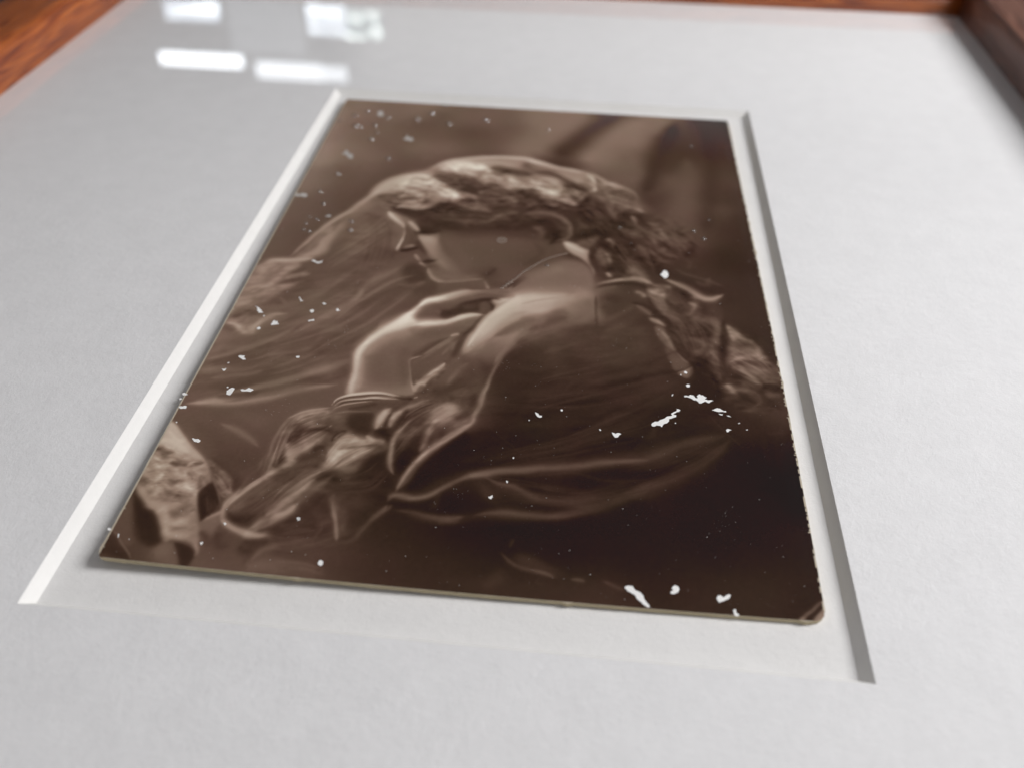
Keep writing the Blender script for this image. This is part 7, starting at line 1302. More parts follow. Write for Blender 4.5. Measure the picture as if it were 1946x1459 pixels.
def broken(C, pts, amp, cx, cy, soft, ang, rng):
    """irregular lights and darks (curls, lace, crumpled gauze) inside an outline"""
    M = np.zeros_like(C); polygon(M, pts, (1, 1), 1, soft, soft)
    js, is_ = np.nonzero(M > 0.02)
    if not len(js): return
    y = js*STEP; x = is_*STEP; a = math.radians(ang)
    n = 0; tot = 0
    for k in range(3):
        sx, sy = cx/2**k, cy/2**k
        wob = 0.35*np.sin(x*2.1/cx+rng.random()*6)+0.35*np.sin(y*1.7/cx+rng.random()*6)
        u = (x*math.cos(a)+y*math.sin(a))/sx+wob; v = (-x*math.sin(a)+y*math.cos(a))/sy+wob*1.3
        g = rng.random((257, 257)); ui = np.floor(u).astype(int); vi = np.floor(v).astype(int)
        fu = u-ui; fv = v-vi; fu = fu*fu*(3-2*fu); fv = fv*fv*(3-2*fv); ui %= 256; vi %= 256
        n = n+((g[vi, ui]*(1-fu)+g[vi, ui+1]*fu)*(1-fv)+(g[vi+1, ui]*(1-fu)+g[vi+1, ui+1]*fu)*fv-0.5)*0.5**k; tot += 0.5**k
    c = C[js, is_]
    C[js, is_] = c*(1+0.8*amp*(n/tot)*M[js, is_])
def paint_picture():
    rng = np.random.default_rng(7)
    pts = np.array(BASE_TONES, float)
    ys = np.arange(0, NV+8, 8)*STEP; xs = np.arange(0, NU+8, 8)*STEP
    X, Y = np.meshgrid(xs, ys); Wt = np.zeros_like(X); V = np.zeros_like(X)
    for x, y, t in pts:
        d2 = (X-x)**2+(Y-y)**2; w = np.exp(-d2/26.0)+1e-4/(d2+4)
        Wt += w; V += w*t
    V /= Wt
    yi = np.arange(NV)/8.0; xi = np.arange(NU)/8.0
    a = yi.astype(int); b = xi.astype(int); fa = (yi-a)[:, None]; fb = (xi-b)[None]
    C = ((V[a][:, b]*(1-fb)+V[a][:, b+1]*fb)*(1-fa)+(V[a+1][:, b]*(1-fb)+V[a+1][:, b+1]*fb)*fa)
    for op in BRUSHWORK:
        if op[0] == 'P': polygon(C, op[1], op[2], op[3], op[4], op[5], op[6])
        elif op[0] == 'S': stroke(C, op[1], op[2], op[3], op[4], op[5])
        elif op[0] == 'N': broken(C, op[1], op[2], op[3], op[4], op[5], op[6], rng)
        else: bundle(C, op[1], op[2], op[3], op[4], op[5], op[6], 1.0, rng)
    # the drawing hand is never perfectly even: a slight wander of every edge
    wx = value_noise(NV, NU, 6, rng)*0.5+value_noise(NV, NU, 16, rng)*1.3
    wy = value_noise(NV, NU, 6, rng)*0.5+value_noise(NV, NU, 16, rng)*1.3
    jj, ii = np.mgrid[0:NV, 0:NU]
    fx = np.clip(ii+wx, 0, NU-1.001); fy = np.clip(jj+wy, 0, NV-1.001)
    a, b = fx.astype(int), fy.astype(int); u, v = fx-a, fy-b
    C = (C[b, a]*(1-u)+C[b, a+1]*u)*(1-v)+(C[b+1, a]*(1-u)+C[b+1, a+1]*u)*v
    C = C+np.interp(C, [20, 50, 66, 84, 105, 125, 150, 185], [0, -2, -3, -3, 0, 4, 8, 10])
    G = gauss1(gauss1(C, 2.6/STEP, 0), 2.6/STEP, 1)
    C = C+(C-G)*0.30
    G = gauss1(gauss1(C, 0.42/STEP, 0), 0.42/STEP, 1)      # the soft focus of the old portrait lens
    C = np.maximum(C*0.78+G*0.22, 20)
    C = C+value_noise(NV, NU, 1.3, rng)*3.2+value_noise(NV, NU, 2.6, rng)*2.2+value_noise(NV, NU, 30, rng)*2.5
    return C
def tone_to_rgb(C):
    C = np.clip(C, 12, 212)
    k = [20, 34, 48, 70, 95, 125, 155, 190, 215]
    r = [31, 47, 64, 88, 114, 146, 172, 202, 222]
    b = [14, 27, 39, 59, 82, 110, 140, 174, 200]
    rng = np.random.default_rng(3)
    h = value_noise(C.shape[0], C.shape[1], 40, rng)*1.0+value_noise(C.shape[0], C.shape[1], 15, rng)*0.5
    R_ = np.interp(C, k, r); B_ = np.interp(C, k, b)
    return np.stack([R_+h*2.2+0.5, C-h*0.9-0.3, B_+h*1.2], -1)
CHIPS = [
[(3.37,84.35),(4.16,84.92),(4.89,85.6),(5.39,86.25),(4.69,86.4),(4.15,85.76),(4.2,85.45)],
[(7.5,89.14),(7.58,88.49),(7.78,88.09),(8.05,88.43),(8.27,88.17),(8.79,89.08),(8.3,89.2),(7.63,89.41)],
[(9.97,81.26),(10.13,81.05),(10.45,81.73),(11.06,82.29),(10.49,82.31),(10.33,81.84)],
[(14.23,82.43),(14.47,82.09),(14.75,82.36),(15,82.51),(14.65,82.81)],
[(12.66,84.64),(12.98,84.36),(13.31,84.43),(13.45,84.83),(13.14,85.26),(12.92,84.96)],
[(13.14,87.47),(13.57,87.18),(13.98,86.92),(14.19,87.33),(13.73,87.45),(13.36,87.7)],
[(16.9,83.93),(17.12,83.51),(17.38,83.87),(17.65,83.99),(17.2,84.31)],
[(5.55,90.54),(5.68,90.18),(5.93,90.09),(6.17,90.66),(5.77,90.86)],
[(4.84,97.88),(5.24,97.67),(5.8,97.65),(5.78,98.12),(6.26,98.59),(5.83,98.69),(5.43,98.38)],
[(3.36,101.14),(3.75,101.24),(4.02,100.95),(4.02,101.46),(3.76,101.65)],
[(5.85,106.74),(5.71,106.04),(5.93,105.62),(6.25,105.24),(6.71,105.38),(6.63,106.3),(6.47,106.9)],
[(7.58,105.5),(7.92,105.36),(8.33,105.45),(8.77,104.94),(9.17,105.1),(9.55,105.39),(9.22,105.77),(8.57,105.71),(7.83,105.79)],
[(13.61,96.89),(13.91,96.64),(14.24,96.75),(14.2,97.1),(13.79,97.1)],
[(-0.5,107.36),(-0.23,107.24),(0.42,107.62),(0.11,107.81),(-0.27,107.82)],
[(-0.56,108.66),(-0.28,108.48),(-0.11,108.7),(-0.33,108.96)],
[(5.42,105.11),(5.62,105.08),(5.72,105.36),(5.53,105.39)],
[(3.74,99.7),(3.93,99.47),(4.05,99.66),(3.85,99.84)],
[(5.57,87),(5.83,86.91),(5.89,87.25),(5.69,87.28)],
[(0.04,110.48),(0.21,110.23),(0.61,110.21),(0.84,109.99),(1.19,110.18),(1.21,110.59),(0.78,110.6),(0.4,110.75)],
[(4.15,116.46),(4.44,116.42),(4.76,116.55),(5.1,116.46),(5.5,116.71),(5.33,117.15),(4.97,117.07),(4.69,117.03)],
[(0.72,113.47),(0.96,113.44),(1.01,113.66),(0.83,113.68)],
[(73.05,98.99),(73.4,98.85),(73.7,99.01),(74.03,98.63),(74.4,98.69),(74.62,99.05),(74.98,99.35),(75.08,99.14),(74.95,98.82),(75.35,98.34),(75.58,98.6),(75.83,98.52),(76.42,98.99),(76.15,99.31),(75.97,99.38),(76.54,99.6),(76.91,99.51),(77.34,99.61),(76.89,99.9),(76.78,100.15),(76.41,100.14),(76.12,99.89),(75.92,100.06),(75.53,100.43),(75.23,100.42),(75.11,100.1),(74.77,99.75),(74.43,99.79),(74.05,99.45),(73.69,99.25),(73.16,99.26)],
[(68.08,105.9),(68.27,105.47),(68.61,105.16),(69.19,105.05),(69.44,104.7),(69.87,104.47),(70.24,104.06),(70.83,103.77),(71.14,103.55),(70.97,103.2),(71.38,102.83),(71.78,102.6),(71.89,102.21),(71.78,102.04),(72.11,102.09),(72.4,102.34),(72.18,102.65),(71.84,102.73),(71.55,103.04),(71.36,103.34),(71.75,103.48),(71.7,103.81),(71.27,104.04),(70.99,104.3),(70.65,104.48),(70.67,104.84),(70.38,105.28),(69.93,105.51),(69.7,105.9),(69.54,106.23),(69.25,105.95),(68.83,105.95),(68.44,106.26),(68.17,106.2)],
[(76.94,101.78),(77.29,101.56),(77.71,101.23),(78.14,101.28),(78.36,101.53),(78.68,101.78),(78.99,101.7),(78.99,101.98),(78.42,101.95),(78.05,102.03),(77.81,102.02),(77.36,101.88)],
[(77.87,102.43),(78.17,102.49),(78.5,102.5),(78.39,102.79),(78.06,102.68)],
[(79,102.72),(79.36,102.68),(79.67,102.97),(79.25,102.92)],
[(78.69,105.84),(78.98,105.59),(79.5,105.8),(79.16,105.93),(79.05,106.21),(78.75,106.28)],
[(80.49,104.25),(80.69,104.09),(80.86,104.21),(80.6,104.37)],
[(81.52,105.45),(81.82,105.37),(81.78,105.55),(81.54,105.58)],
[(73.45,96.49),(73.71,96.21),(74.05,96.32),(74.06,96.71),(73.71,96.95),(73.53,96.78)],
[(71.28,98.95),(71.44,98.68),(71.4,99.13),(71.27,99.24)],
[(71.47,105.11),(71.65,105.09),(71.58,105.33),(71.47,105.29)],
[(51.28,105.13),(51.57,105.24),(51.82,105.39),(52,105.78),(52.37,105.78),(52.36,106.1),(52.09,106.23),(51.68,106),(51.45,105.71)],
[(54.94,104.2),(55.12,104.04),(55.31,104.2),(55.23,104.49),(55.02,104.46)],
[(60.63,107.76),(60.77,107.61),(60.96,107.86),(60.81,108.05)],
[(62.46,108.17),(62.73,108.23),(62.91,108.43),(63.23,108.22),(63.59,108.18),(63.8,108.42),(63.5,108.67),(63.24,109.14),(62.91,109.22),(62.7,108.85)],
[(46.35,122.44),(46.62,122.33),(46.9,122.04),(46.96,122.41),(46.83,122.76),(46.49,122.65)],
[(48.42,119.33),(48.55,119.2),(48.71,119.38),(48.63,119.7)],
[(50.46,106.87),(50.65,106.85),(50.66,107.07),(50.51,107.09)],
[(48.89,114.74),(49.09,114.68),(49.14,114.92),(48.97,115.02)],
[(64.34,135.29),(64.54,135.02),(64.9,134.92),(65.3,134.91),(65.5,135.27),(65.83,135.61),(66.31,135.84),(66.61,136.21),(66.7,136.76),(67.05,137.27),(67.39,137.78),(67.09,137.9),(66.74,137.6),(66.37,137.24),(66,136.98),(65.68,136.4),(65.17,136.01),(64.69,135.75)],
[(70.1,134.63),(70.26,134.4),(70.52,134.31),(70.79,134.44),(70.93,134.87),(70.81,135.28),(70.47,135.53),(70.09,135.63),(69.82,135.56),(69.9,135.24),(70.24,135.09),(70.07,134.89)],
[(75.39,135.59),(75.59,135.29),(75.89,135.3),(76.14,135.55),(76.47,135.24),(76.81,135.02),(77.05,135.19),(76.9,135.54),(76.42,135.92),(75.95,136.21),(75.61,136.4),(75.41,136.08)],
[(77.16,137.31),(77.37,137.14),(77.56,137.22),(77.48,137.55),(77.82,137.91),(77.65,138.16),(77.36,138.1),(77.22,137.76)],
[(26.81,135.55),(26.87,135.25),(27.13,135.12),(27.45,135.34),(27.5,135.76),(27.25,136.01),(26.98,135.88)],
[(22.38,128.94),(22.54,128.74),(22.81,128.81),(22.85,129.16),(22.62,129.33)],
[(11.57,134.31),(11.75,134.19),(11.95,134.16),(11.94,134.43),(11.82,134.62)],
[(13.42,130.83),(13.64,130.77),(13.86,130.92),(13.7,131.18)],
[(22.49,129),(22.65,128.8),(22.89,129.05),(22.73,129.29)],
[(-0.52,133.53),(-0.18,133.56),(0,133.75),(-0.2,133.91),(-0.45,133.84)],
[(1.1,134.27),(1.28,134.31),(1.49,134.87),(1.29,134.79)],
[(70.53,66.57),(70.89,65.91),(71.32,64.97),(71.82,65.45),(72,66.38),(71.75,67.29),(71.27,67.55),(70.95,67.12)],
[(73.31,93.33),(73.58,93.09),(73.85,93.42),(73.74,93.74),(73.46,93.67)],
[(72.71,94.07),(72.9,93.94),(72.92,94.25),(72.73,94.27)],
[(4.61,28.14),(5.35,27.43),(5.39,25.41),(6.29,26.59),(6.77,27.73),(7.64,27.81),(8.19,29.31),(7.98,30.81),(7.08,30.36),(6.33,28.79),(5.46,28.32)],
[(16.29,19.39),(16.95,18.66),(17.06,16.62),(17.82,18.32),(18.85,18.39),(19.3,19.7),(18.88,20.49),(17.65,20.04)],
[(8.4,5.84),(9.23,5.13),(10.04,6.31),(10.33,8.58),(9.37,9.06),(8.49,7.57)],
[(-0.41,47.28),(-0.06,46.37),(0.36,45.87),(0.85,46.93),(1.48,45.8),(2.46,46.01),(3.01,46.88),(2.56,47.88),(1.4,47.45),(0.51,47.58)],
[(9.22,69.87),(9.63,69.54),(10.17,70.02),(10.75,70.08),(11.15,69.55),(11.07,70.32),(10.55,70.66),(9.89,70.27)],
[(7.74,54.44),(8.18,54.06),(8.54,53.36),(9.22,54),(8.91,54.6)],
]
BLISTERS = [(3.83,9.12,0.66),(0.96,12.39,0.57),(6.3,6.44,0.66),(11.26,8.9,0.54),(5.18,14.29,0.72),(6.33,14.67,0.57),(9.27,13.42,0.64),(10.41,16.81,0.49),(9.96,20.61,0.63),(15.24,29,0.61),(18.08,8.78,0.69),(20.94,5.51,0.74),(23.29,0.76,0.59),(25.35,10.29,0.61),(33.54,7.17,0.69),(4.6,44.85,0.47),(6.52,49.71,0.43),(13.4,55.67,0.42),(13.68,58.75,0.54),(6.47,36.93,0.38),(6.53,49.69,0.46),(5.04,54.81,0.29),(6.65,55.59,0.42),(4.96,57.28,0.35),(5.19,59.69,0.38),(6.39,60.11,0.35),(12.93,55.32,0.35),(4.73,45.17,0.44),(6.37,37.39,0.38),(63.46,51.16,0.41),(77.31,50.54,0.41),(78.98,53.2,0.4),(50.65,65.98,0.39),(65.57,56.5,0.25),(80.47,45.99,0.25),(47.74,10.48,0.41),(78.92,14.51,0.4)]
NECKLACE = [(43.32,74.33),(43.79,73.63),(44.18,72.93),(44.66,72.22),(45.15,71.5),(45.71,70.6),(46.34,69.35),(47.17,68.06),(48.01,66.92),(49.04,65.57),(50.26,64.19),(51.52,63.14),(52.8,62.26),(54.09,61.55)]
EARRING = (41.94,58.55)
PANES_ = [(-1.475, -1.290, 0.968, 1.032, 'b'), (-0.980, -0.850, 0.962, 1.060, 'b'), (-0.850, -0.728, 0.975, 1.066, 'l'), (-1.530, -1.236, 1.150, 1.190, 'd'), (-1.186, -0.864, 1.166, 1.222, 's'), (-1.262, -1.0, 0.955, 1.135, 'h'), (-0.95, 3.3, 0.88, 1.9, 'c')]
def print_albedo(lin, u, v):
    """tones were noted as seen under glass: take off the veil of the glass, then the level of the light"""
    gain = 0.545+0.18*u+0.13*(1-np.exp(-v/0.3))
    haze = 0.009+0.034*np.exp(-(v/0.13)**1.3)*(0.8+0.2*np.clip(u*5, 0, 1))
    return np.clip(np.maximum(lin-haze[..., None], lin*0.3)/gain[..., None], 0.004, 1)
# ------------------------------------------------------------------ the old postcard
CORNER = {k: np.array(v)*MM for k, v in {'tl': (-44.936, 70.791, 1.15), 'tr': (43.749, 70.862, 0.95), 'br': (44.929, -67.666, 0.75), 'bl': (-42.467, -68.641, 1.85)}.items()}
def card_surface(u, v):
    """u 0..1 left to right, v 0..1 top to bottom; the card is slightly bowed with lifted corners"""
    u = np.asarray(u, float); v = np.asarray(v, float)
    a = (((1-u)*(1-v))[..., None]*CORNER['tl']+(u*(1-v))[..., None]*CORNER['tr']+(u*v)[..., None]*CORNER['br']+((1-u)*v)[..., None]*CORNER['bl'])
    su = np.maximum(np.sin(np.pi*u), 0); sv = np.sin(np.pi*np.clip(v, 0, 1)**1.6)
    a[..., 0] += 0.42*MM*sv*u**3
    a[..., 1] -= 0.30*MM*su**0.7*v**4
    a[..., 1] += 0.15*MM*su*(1-v)**6
    a[..., 2] -= su**0.8*0.30*MM*(0.4+v)*(0.2+0.8*np.abs(v-0.5)*2)*0.8
    return a
def on_card(x, y, lift=0.0):
    p = card_surface(np.array(x)/CWM, np.array(y)/CHM); p[..., 2] += lift*MM
    return p
card = empty("postcard", (0, 0, 0))
tag(card, "old glossy sepia postcard of a veiled young woman in profile, its surface chipped and blistered", "postcard")

tones = paint_picture()
rgb = tone_to_rgb(tones)
lin = np.where(rgb/255 <= 0.04045, rgb/255/12.92, ((np.clip(rgb, 0, 255)/255+0.055)/1.055)**2.4)
gu, gv = np.meshgrid(np.linspace(0, 1, NU), np.linspace(0, 1, NV))
albedo = print_albedo(lin, gu, gv)
pos = card_surface(gu, gv)
idx = np.arange(NU*NV).reshape(NV, NU)
quads = np.stack([idx[1:, :-1], idx[1:, 1:], idx[:-1, 1:], idx[:-1, :-1]], -1)
# rounded, worn corners and a slightly ragged trim
cx = (gu[:-1, :-1]+0.5/NU)*CWM; cy = (gv[:-1, :-1]+0.5/NV)*CHM
keep = np.ones(cx.shape, bool)
for (qx, qy, r) in ((0, 0, 0.5), (CWM, 0, 0.9), (CWM, CHM, 1.5), (0, CHM, 0.7)):
    dx = r-np.abs(cx-qx); dy = r-np.abs(cy-qy)
    keep &= ~((dx > 0) & (dy > 0) & (np.hypot(dx, dy) > r))
# emulsion nibbled away along the two long edges
rn = np.random.default_rng(9)
wl = 0.10+np.abs(value_noise(NV, 8, 4.0, rn)[:, 3])**2*0.8+(rn.random(NV) < 0.02)*0.18
wr = 0.07+np.abs(value_noise(NV, 8, 4.5, rn)[:, 3])**2*0.8+(rn.random(NV) < 0.03)*0.22
wb = 0.01+np.abs(value_noise(8, NU, 6.0, rn)[3])**3*0.5
keep &= (cx > wl[:-1, None]) & (cx < CWM-wr[:-1, None]) & (cy < CHM-wb[None, :-1])
quads = quads[keep].reshape(-1, 4)
me = bpy.data.meshes.new("picture_print")
me.vertices.add(NU*NV); me.vertices.foreach_set('co', pos.astype(np.float32).ravel())
me.loops.add(len(quads)*4); me.loops.foreach_set('vertex_index', quads.astype(np.int32).ravel())
me.polygons.add(len(quads)); me.polygons.foreach_set('loop_start', np.arange(0, len(quads)*4, 4, dtype=np.int32))
me.polygons.foreach_set('use_smooth', np.ones(len(quads), bool))
me.update(calc_edges=True)
ca = me.color_attributes.new("print_tone", 'FLOAT_COLOR', 'POINT')
ca.data.foreach_set('color', np.concatenate([np.clip(albedo, 0, 1), np.ones(albedo.shape[:2]+(1,))], -1).astype(np.float32).ravel())
P_ = NT("sepia_print")
at = P_.add('ShaderNodeAttribute'); at.attribute_name = "print_tone"
P_.link(at.outputs['Color'], P_.b.inputs['Base Color'])
P_.b.inputs['Roughness'].default_value = 0.22
P_.b.inputs['Specular IOR Level'].default_value = 0.22
v_ = P_.coords()
sn = P_.add('ShaderNodeTexNoise', Scale=260.0, Detail=4.0, Roughness=0.6); P_.link(v_, sn.inputs['Vector'])
P_.bump(sn.outputs[0], 0.00004, 0.5)
me.materials.append(P_.m)
pr = bpy.data.objects.new("picture_print", me); sc.collection.objects.link(pr); pr.parent = card

# paper body: a coarser sheet under the print, trimmed unevenly, with real thickness
rs = random.Random(11)
n_u, n_v = 110, 170
ring = []
def edge_out(k, side):
    base = {'l': 0.05, 'r': 0.04, 't': 0.03, 'b': 0.02}[side]; jit = {'l': 0.07, 'r': 0.09, 't': 0.03, 'b': 0.05}[side]
    j = rs.random()**3*jit
    if rs.random() < 0.035 and side in 'lrb': j += 0.10+rs.random()*0.12
    return (base+j)
vs = []; top = {}
for j in range(n_v+1):
    for i in range(n_u+1):
        x = CWM*i/n_u; y = CHM*j/n_v
        if i == 0: x -= edge_out(j, 'l')
        if i == n_u: x += edge_out(j, 'r')
        if j == 0: y -= edge_out(i, 't')
        if j == n_v: y += edge_out(i, 'b')
        for (qx, qy, r) in ((0, 0, 0.5), (CWM, 0, 0.9), (CWM, CHM, 1.6), (0, CHM, 0.7)):
            dx = r-abs(x-qx) if (x-qx)*(44-qx) > 0 else r; dy = r-abs(y-qy) if (y-qy)*(69-qy) > 0 else r
            if dx > 0 and dy > 0:
                h = math.hypot(dx, dy)
                if h > r:
                    s = r/h; x = qx+math.copysign(r-dx*s, 44-qx); y = qy+math.copysign(r-dy*s, 69-qy)
        top[i, j] = len(vs)
        vs.append(tuple(on_card(x, y, -0.012)))
nt = len(vs)
vs += [(x, y, max(0.00003, z-0.00062)) for x, y, z in vs]
fs = []; fm = []
for j in range(n_v):
    for i in range(n_u):
        a, b, c, d = top[i, j], top[i+1, j], top[i+1, j+1], top[i, j+1]
        fs.append((d, c, b, a)); fm.append(0)
        fs.append((a+nt, b+nt, c+nt, d+nt)); fm.append(1)
border = [top[i, n_v] for i in range(n_u+1)]+[top[n_u, j] for j in range(n_v-1, -1, -1)]+[top[i, 0] for i in range(n_u-1, -1, -1)]+[top[0, j] for j in range(1, n_v)]
for k in range(len(border)):
    a, b = border[k], border[(k+1) % len(border)]
    fs.append((a, a+nt, b+nt, b)); fm.append(1)
M_trim = paper_mat("worn_trim", (0.50, 0.43, 0.33), 0.12, bump=0.00004)
mesh_obj("paper_body", vs, fs, [M_trim, M_cardbody], card, fm=fm)

# chips where the emulsion has gone and white paper shows, each standing a hair proud with a torn rim
rs = random.Random(21)
def chip(poly, name, m, lift, parent):
    c = np.array(poly, float); n = len(c)
    q = []
    for k in range(n):                                # torn outline: jittered midpoints
        a, b = c[k], c[(k+1) % n]; L = np.hypot(*(b-a))
        q.append(a); mid = (a+b)/2+np.array([rs.uniform(-1, 1), rs.uniform(-1, 1)])*min(0.10, L*0.16)
        q.append(mid)
    q = np.array(q); m_ = len(q)
    cen = q.mean(0)
    vt = on_card(q[:, 0], q[:, 1], lift); vb = on_card(q[:, 0]+0.0, q[:, 1], -0.008)
    vs = [tuple(a) for a in vt]+[tuple(a) for a in vb]
    fs = [tuple(range(m_))[::-1]]+[(k, (k+1) % m_, m_+(k+1) % m_, m_+k) for k in range(m_)]
    o = mesh_obj(name, vs, fs, m, parent)
    bm = bmesh.new(); bm.from_mesh(o.data)
    bmesh.ops.triangulate(bm, faces=[f for f in bm.faces if len(f.verts) > 4])
    bmesh.ops.recalc_face_normals(bm, faces=bm.faces); bm.to_mesh(o.data); bm.free()
    return o
M_dull = paper_mat("dulled_chip", (0.50, 0.47, 0.44), 0.25, bump=0.00010)
for c in CHIPS:
    far = sum(p[1] for p in c)/len(c) < 58
    if far:
        mx_, my_ = sum(p[0] for p in c)/len(c), sum(p[1] for p in c)/len(c)
        c = [(mx_+(x-mx_)*0.8, my_+(y-my_)*0.8) for x, y in c]
    chip(c, "emulsion_chip", M_dull if far else M_chip, 0.035, card)

# clear gelatine blisters in the upper left
gb = NT("gelatine_blister"); gb.n.remove(gb.b)
fr = schlick(gb, 0.22)
t1 = gb.add('ShaderNodeBsdfTransparent'); t1.inputs[0].default_value = (0.90, 0.86, 0.82, 1)
g1 = gb.add('ShaderNodeBsdfGlossy', Roughness=0.16)
df = gb.add('ShaderNodeBsdfDiffuse'); df.inputs[0].default_value = (0.62, 0.57, 0.52, 1)
m0 = gb.add('ShaderNodeMixShader'); m0.inputs[0].default_value = 0.07; gb.link(t1.outputs[0], m0.inputs[1]); gb.link(df.outputs[0], m0.inputs[2])
mx = gb.add('ShaderNodeMixShader'); gb.link(fr.outputs[0], mx.inputs[0]); gb.link(m0.outputs[0], mx.inputs[1]); gb.link(g1.outputs[0], mx.inputs[2])
gb.link(mx.outputs[0], gb.out.inputs[0])
def dome(x, y, r, h, name, m, parent, rings=5, seg=16, rag=0.12):
    vs = []; fs = []
    rad = [1+rs.uniform(-rag, rag) for _ in range(seg)]
    for i in range(rings):
        f = 1-i/rings
        z = h*(1-f*f)**0.5 if i else 0
        for k in range(seg):
            a = 2*math.pi*k/seg
            vs.append(tuple(on_card(x+math.cos(a)*r*f*rad[k], y+math.sin(a)*r*f*rad[k], 0.004+z)))
    vs.append(tuple(on_card(x, y, 0.004+h)))
    for i in range(rings-1):
        for k in range(seg):
            k2 = (k+1) % seg
            fs.append((i*seg+k2, i*seg+k, (i+1)*seg+k, (i+1)*seg+k2))
    for k in range(seg): fs.append(((rings-1)*seg+(k+1) % seg, (rings-1)*seg+k, len(vs)-1))
    return mesh_obj(name, vs, fs, m, parent, smooth=True)
for (x, y, r) in BLISTERS: dome(x, y, r, r*0.62, "blister", gb.m, card)

# raised beads of the necklace and the ear ornament, embossed in the print
be = NT("embossed_bead"); be.b.inputs['Base Color'].default_value = (0.27, 0.20, 0.155, 1); be.b.inputs['Roughness'].default_value = 0.3
path = smooth_path(NECKLACE, n=12)
seg = np.hypot(*np.diff(path, axis=0).T); s = np.concatenate([[0], np.cumsum(seg)])
d = 0.0; k = 0
while d < s[-1]:
    x = np.interp(d, s, path[:, 0]); y = np.interp(d, s, path[:, 1])
    r = 0.15 if d > 3.4 else (0.26 if k % 2 else 0.20)
    off = 0 if d > 3.4 else (0.16 if k % 2 else -0.14)
    dome(x+off*0.4, y+off, r, r*0.8, "bead", be.m, card, rings=3, seg=9, rag=0.05)
    d += 0.31 if d > 3.4 else 0.40; k += 1
ex, ey = EARRING
for k in range(11):
    a = 2*math.pi*k/11
    dome(ex+math.cos(a)*0.78, ey+math.sin(a)*0.84, 0.2, 0.14, "bead", be.m, card, rings=3, seg=8, rag=0.1)
for k in range(6):
    a = 2*math.pi*k/6+.3
    dome(ex+math.cos(a)*0.34, ey+math.sin(a)*0.36, 0.15, 0.13, "bead", be.m, card, rings=3, seg=8, rag=0.1)

# dust, pinholes and tiny flecks scattered over the gloss
rd = random.Random(77); vs = []; fs = []
def fleck(x, y, r):
    n = rd.randint(4, 6); a0 = rd.random()*6; st = rd.uniform(0.5, 1.0); b = len(vs)
    ring = [(x+math.cos(a0+2*math.pi*k/n)*r*rd.uniform(.6, 1.2), y+math.sin(a0+2*math.pi*k/n)*r*st*rd.uniform(.6, 1.2)) for k in range(n)]
    for q in ring: vs.append(tuple(on_card(q[0], q[1], 0.006)))
    vs.append(tuple(on_card(x, y, 0.03)))
    for k in range(n): fs.append((b+(k+1) % n, b+k, b+n))
for _ in range(760):
    x = rd.uniform(1, 87); y = 137*(1-rd.random()**1.5*0.72)
    if rd.random() > 0.35+0.65*(x/88): continue
    fleck(x, y, 0.022+0.07*rd.random()**4)
for _ in range(26):
    cx_, cy_ = rd.uniform(8, 84), rd.uniform(70, 133)
    for _ in range(rd.randint(3, 9)): fleck(cx_+rd.gauss(0, .7), cy_+rd.gauss(0, .7), 0.02+0.035*rd.random())
M_dust = paper_mat("dust_fleck", (0.72, 0.69, 0.66), 0.05)
tag(mesh_obj("dust_flecks", vs, fs, M_dust, card), kind='stuff')

# the far window, seen only mirrored in the glass: four lit panes in a dark surround, plus added glow panels
def emis(name, build, strength):
    m = bpy.data.materials.new(name); m.use_nodes = True; t = m.node_tree
    for n in list(t.nodes): t.nodes.remove(n)
    o = t.nodes.new('ShaderNodeOutputMaterial'); e = t.nodes.new('ShaderNodeEmission'); t.links.new(e.outputs[0], o.inputs[0])
    e.inputs['Strength'].default_value = strength
    build(t, e); return m
def blinds(t, e):
    tc = t.nodes.new('ShaderNodeTexCoord'); mp = t.nodes.new('ShaderNodeMapping'); mp.inputs['Scale'].default_value = (1.5, 1, 26)
    n = t.nodes.new('ShaderNodeTexNoise'); n.inputs['Scale'].default_value = 1.4; n.inputs['Detail'].default_value = 2
    r = t.nodes.new('ShaderNodeValToRGB'); r.color_ramp.elements[0].position = .40; r.color_ramp.elements[0].color = (.10, .11, .14, 1)
    r.color_ramp.elements[1].position = .60; r.color_ramp.elements[1].color = (.85, .93, 1, 1)
    t.links.new(tc.outputs['Object'], mp.inputs[0]); t.links.new(mp.outputs[0], n.inputs['Vector']); t.links.new(n.outputs[0], r.inputs[0]); t.links.new(r.outputs[0], e.inputs[0])
def leaves(t, e):
    tc = t.nodes.new('ShaderNodeTexCoord')
    n = t.nodes.new('ShaderNodeTexNoise'); n.inputs['Scale'].default_value = 34; n.inputs['Detail'].default_value = 3
    r = t.nodes.new('ShaderNodeValToRGB'); r.color_ramp.elements[0].position = .50; r.color_ramp.elements[0].color = (.03, .05, .05, 1)
    r.color_ramp.elements[1].position = .66; r.color_ramp.elements[1].color = (.90, 1, .96, 1)
    t.links.new(tc.outputs['Object'], n.inputs['Vector']); t.links.new(n.outputs[0], r.inputs[0]); t.links.new(r.outputs[0], e.inputs[0])
def plain(t, e): e.inputs[0].default_value = (.9, .95, 1, 1)
M_blind = emis("daylit_blind", blinds, 6.5); M_leaf = emis("daylit_leaves", leaves, 10); M_day = emis("daylit_pane", plain, 8)
M_soft = emis("daylit_curtain", plain, 4.2)
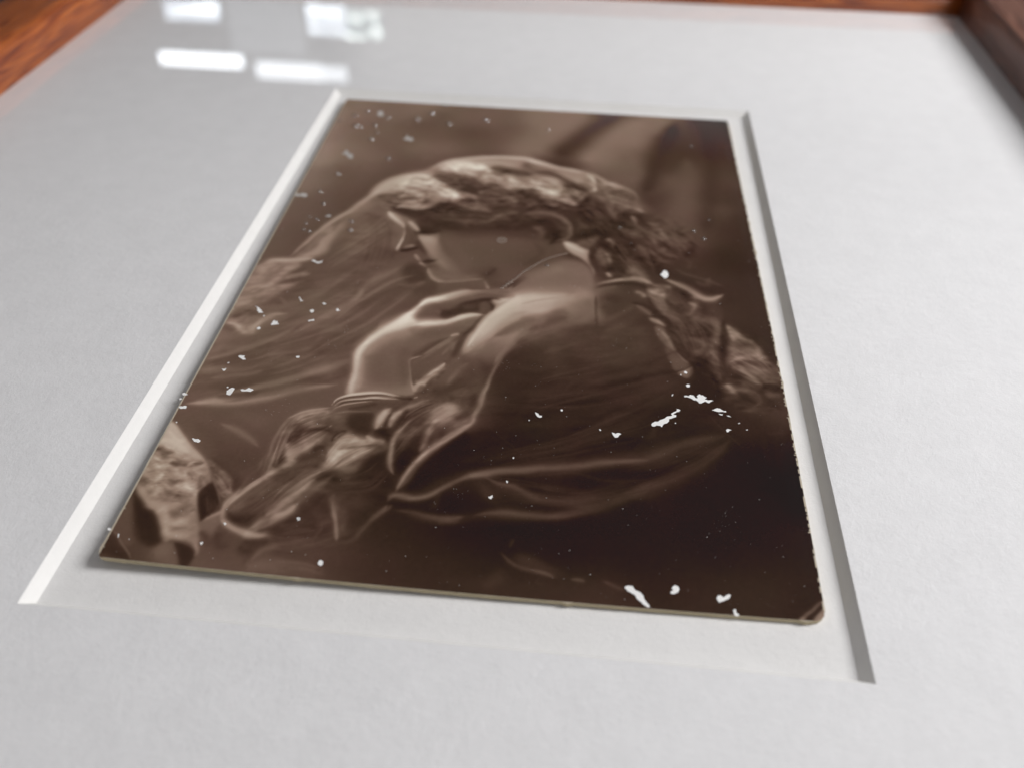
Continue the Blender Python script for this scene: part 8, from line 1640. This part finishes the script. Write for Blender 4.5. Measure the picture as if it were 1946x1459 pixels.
def sheer(t, e):
    tc = t.nodes.new('ShaderNodeTexCoord'); sp = t.nodes.new('ShaderNodeSeparateXYZ'); t.links.new(tc.outputs['Object'], sp.inputs[0])
    def rng_(sock, a, b, lo, hi):
        mr = t.nodes.new('ShaderNodeMapRange'); mr.interpolation_type = 'SMOOTHSTEP'
        for k, v in (('From Min', a), ('From Max', b), ('To Min', lo), ('To Max', hi)): mr.inputs[k].default_value = v
        t.links.new(sp.outputs[sock], mr.inputs['Value']); return mr.outputs[0]
    mu = t.nodes.new('ShaderNodeMath'); mu.operation = 'MULTIPLY'
    t.links.new(rng_('Z', 1.0, 1.45, 0.50, 0.05), mu.inputs[0]); t.links.new(rng_('X', -0.95, -0.72, 0.0, 1.0), mu.inputs[1])
    t.links.new(mu.outputs[0], e.inputs['Strength'])
    e.inputs[0].default_value = (.97, .95, .93, 1)
M_sheer = emis("sheer_panel_glow", sheer, 1.0)  # glow added beside the window, faded to shape the sheen in the glass
M_dim = emis("dim_glow_panel", plain, 0.45)  # weak glow added between the panes for a pale band in the glass
wf = NT("dark_window_frame"); wf.b.inputs['Base Color'].default_value = (0.10, 0.095, 0.09, 1); wf.b.inputs['Roughness'].default_value = 0.6
win = empty("window", (0, 3.0, 0))
tag(win, "daylit window with dark bars, mirrored as bright patches in the glass at top left", "window")
def slab(x0, x1, z0, z1, y0, y1): 
    return ([(x0, y0, z0), (x1, y0, z0), (x1, y1, z0), (x0, y1, z0), (x0, y0, z1), (x1, y0, z1), (x1, y1, z1), (x0, y1, z1)],
            [(0, 3, 2, 1), (4, 5, 6, 7), (0, 1, 5, 4), (1, 2, 6, 5), (2, 3, 7, 6), (3, 0, 4, 7)])
for (x0, x1, z0, z1, m) in PANES_:
    v, f = slab(x0, x1, z0, z1, 0.02, 0.03)
    mesh_obj("sheer_glow_panel" if m == 'c' else "pane_or_glow_panel", v, f, {'h': M_dim, 'c': M_sheer, 'b': M_blind, 'l': M_leaf, 'd': M_day, 's': M_soft}[m], win)
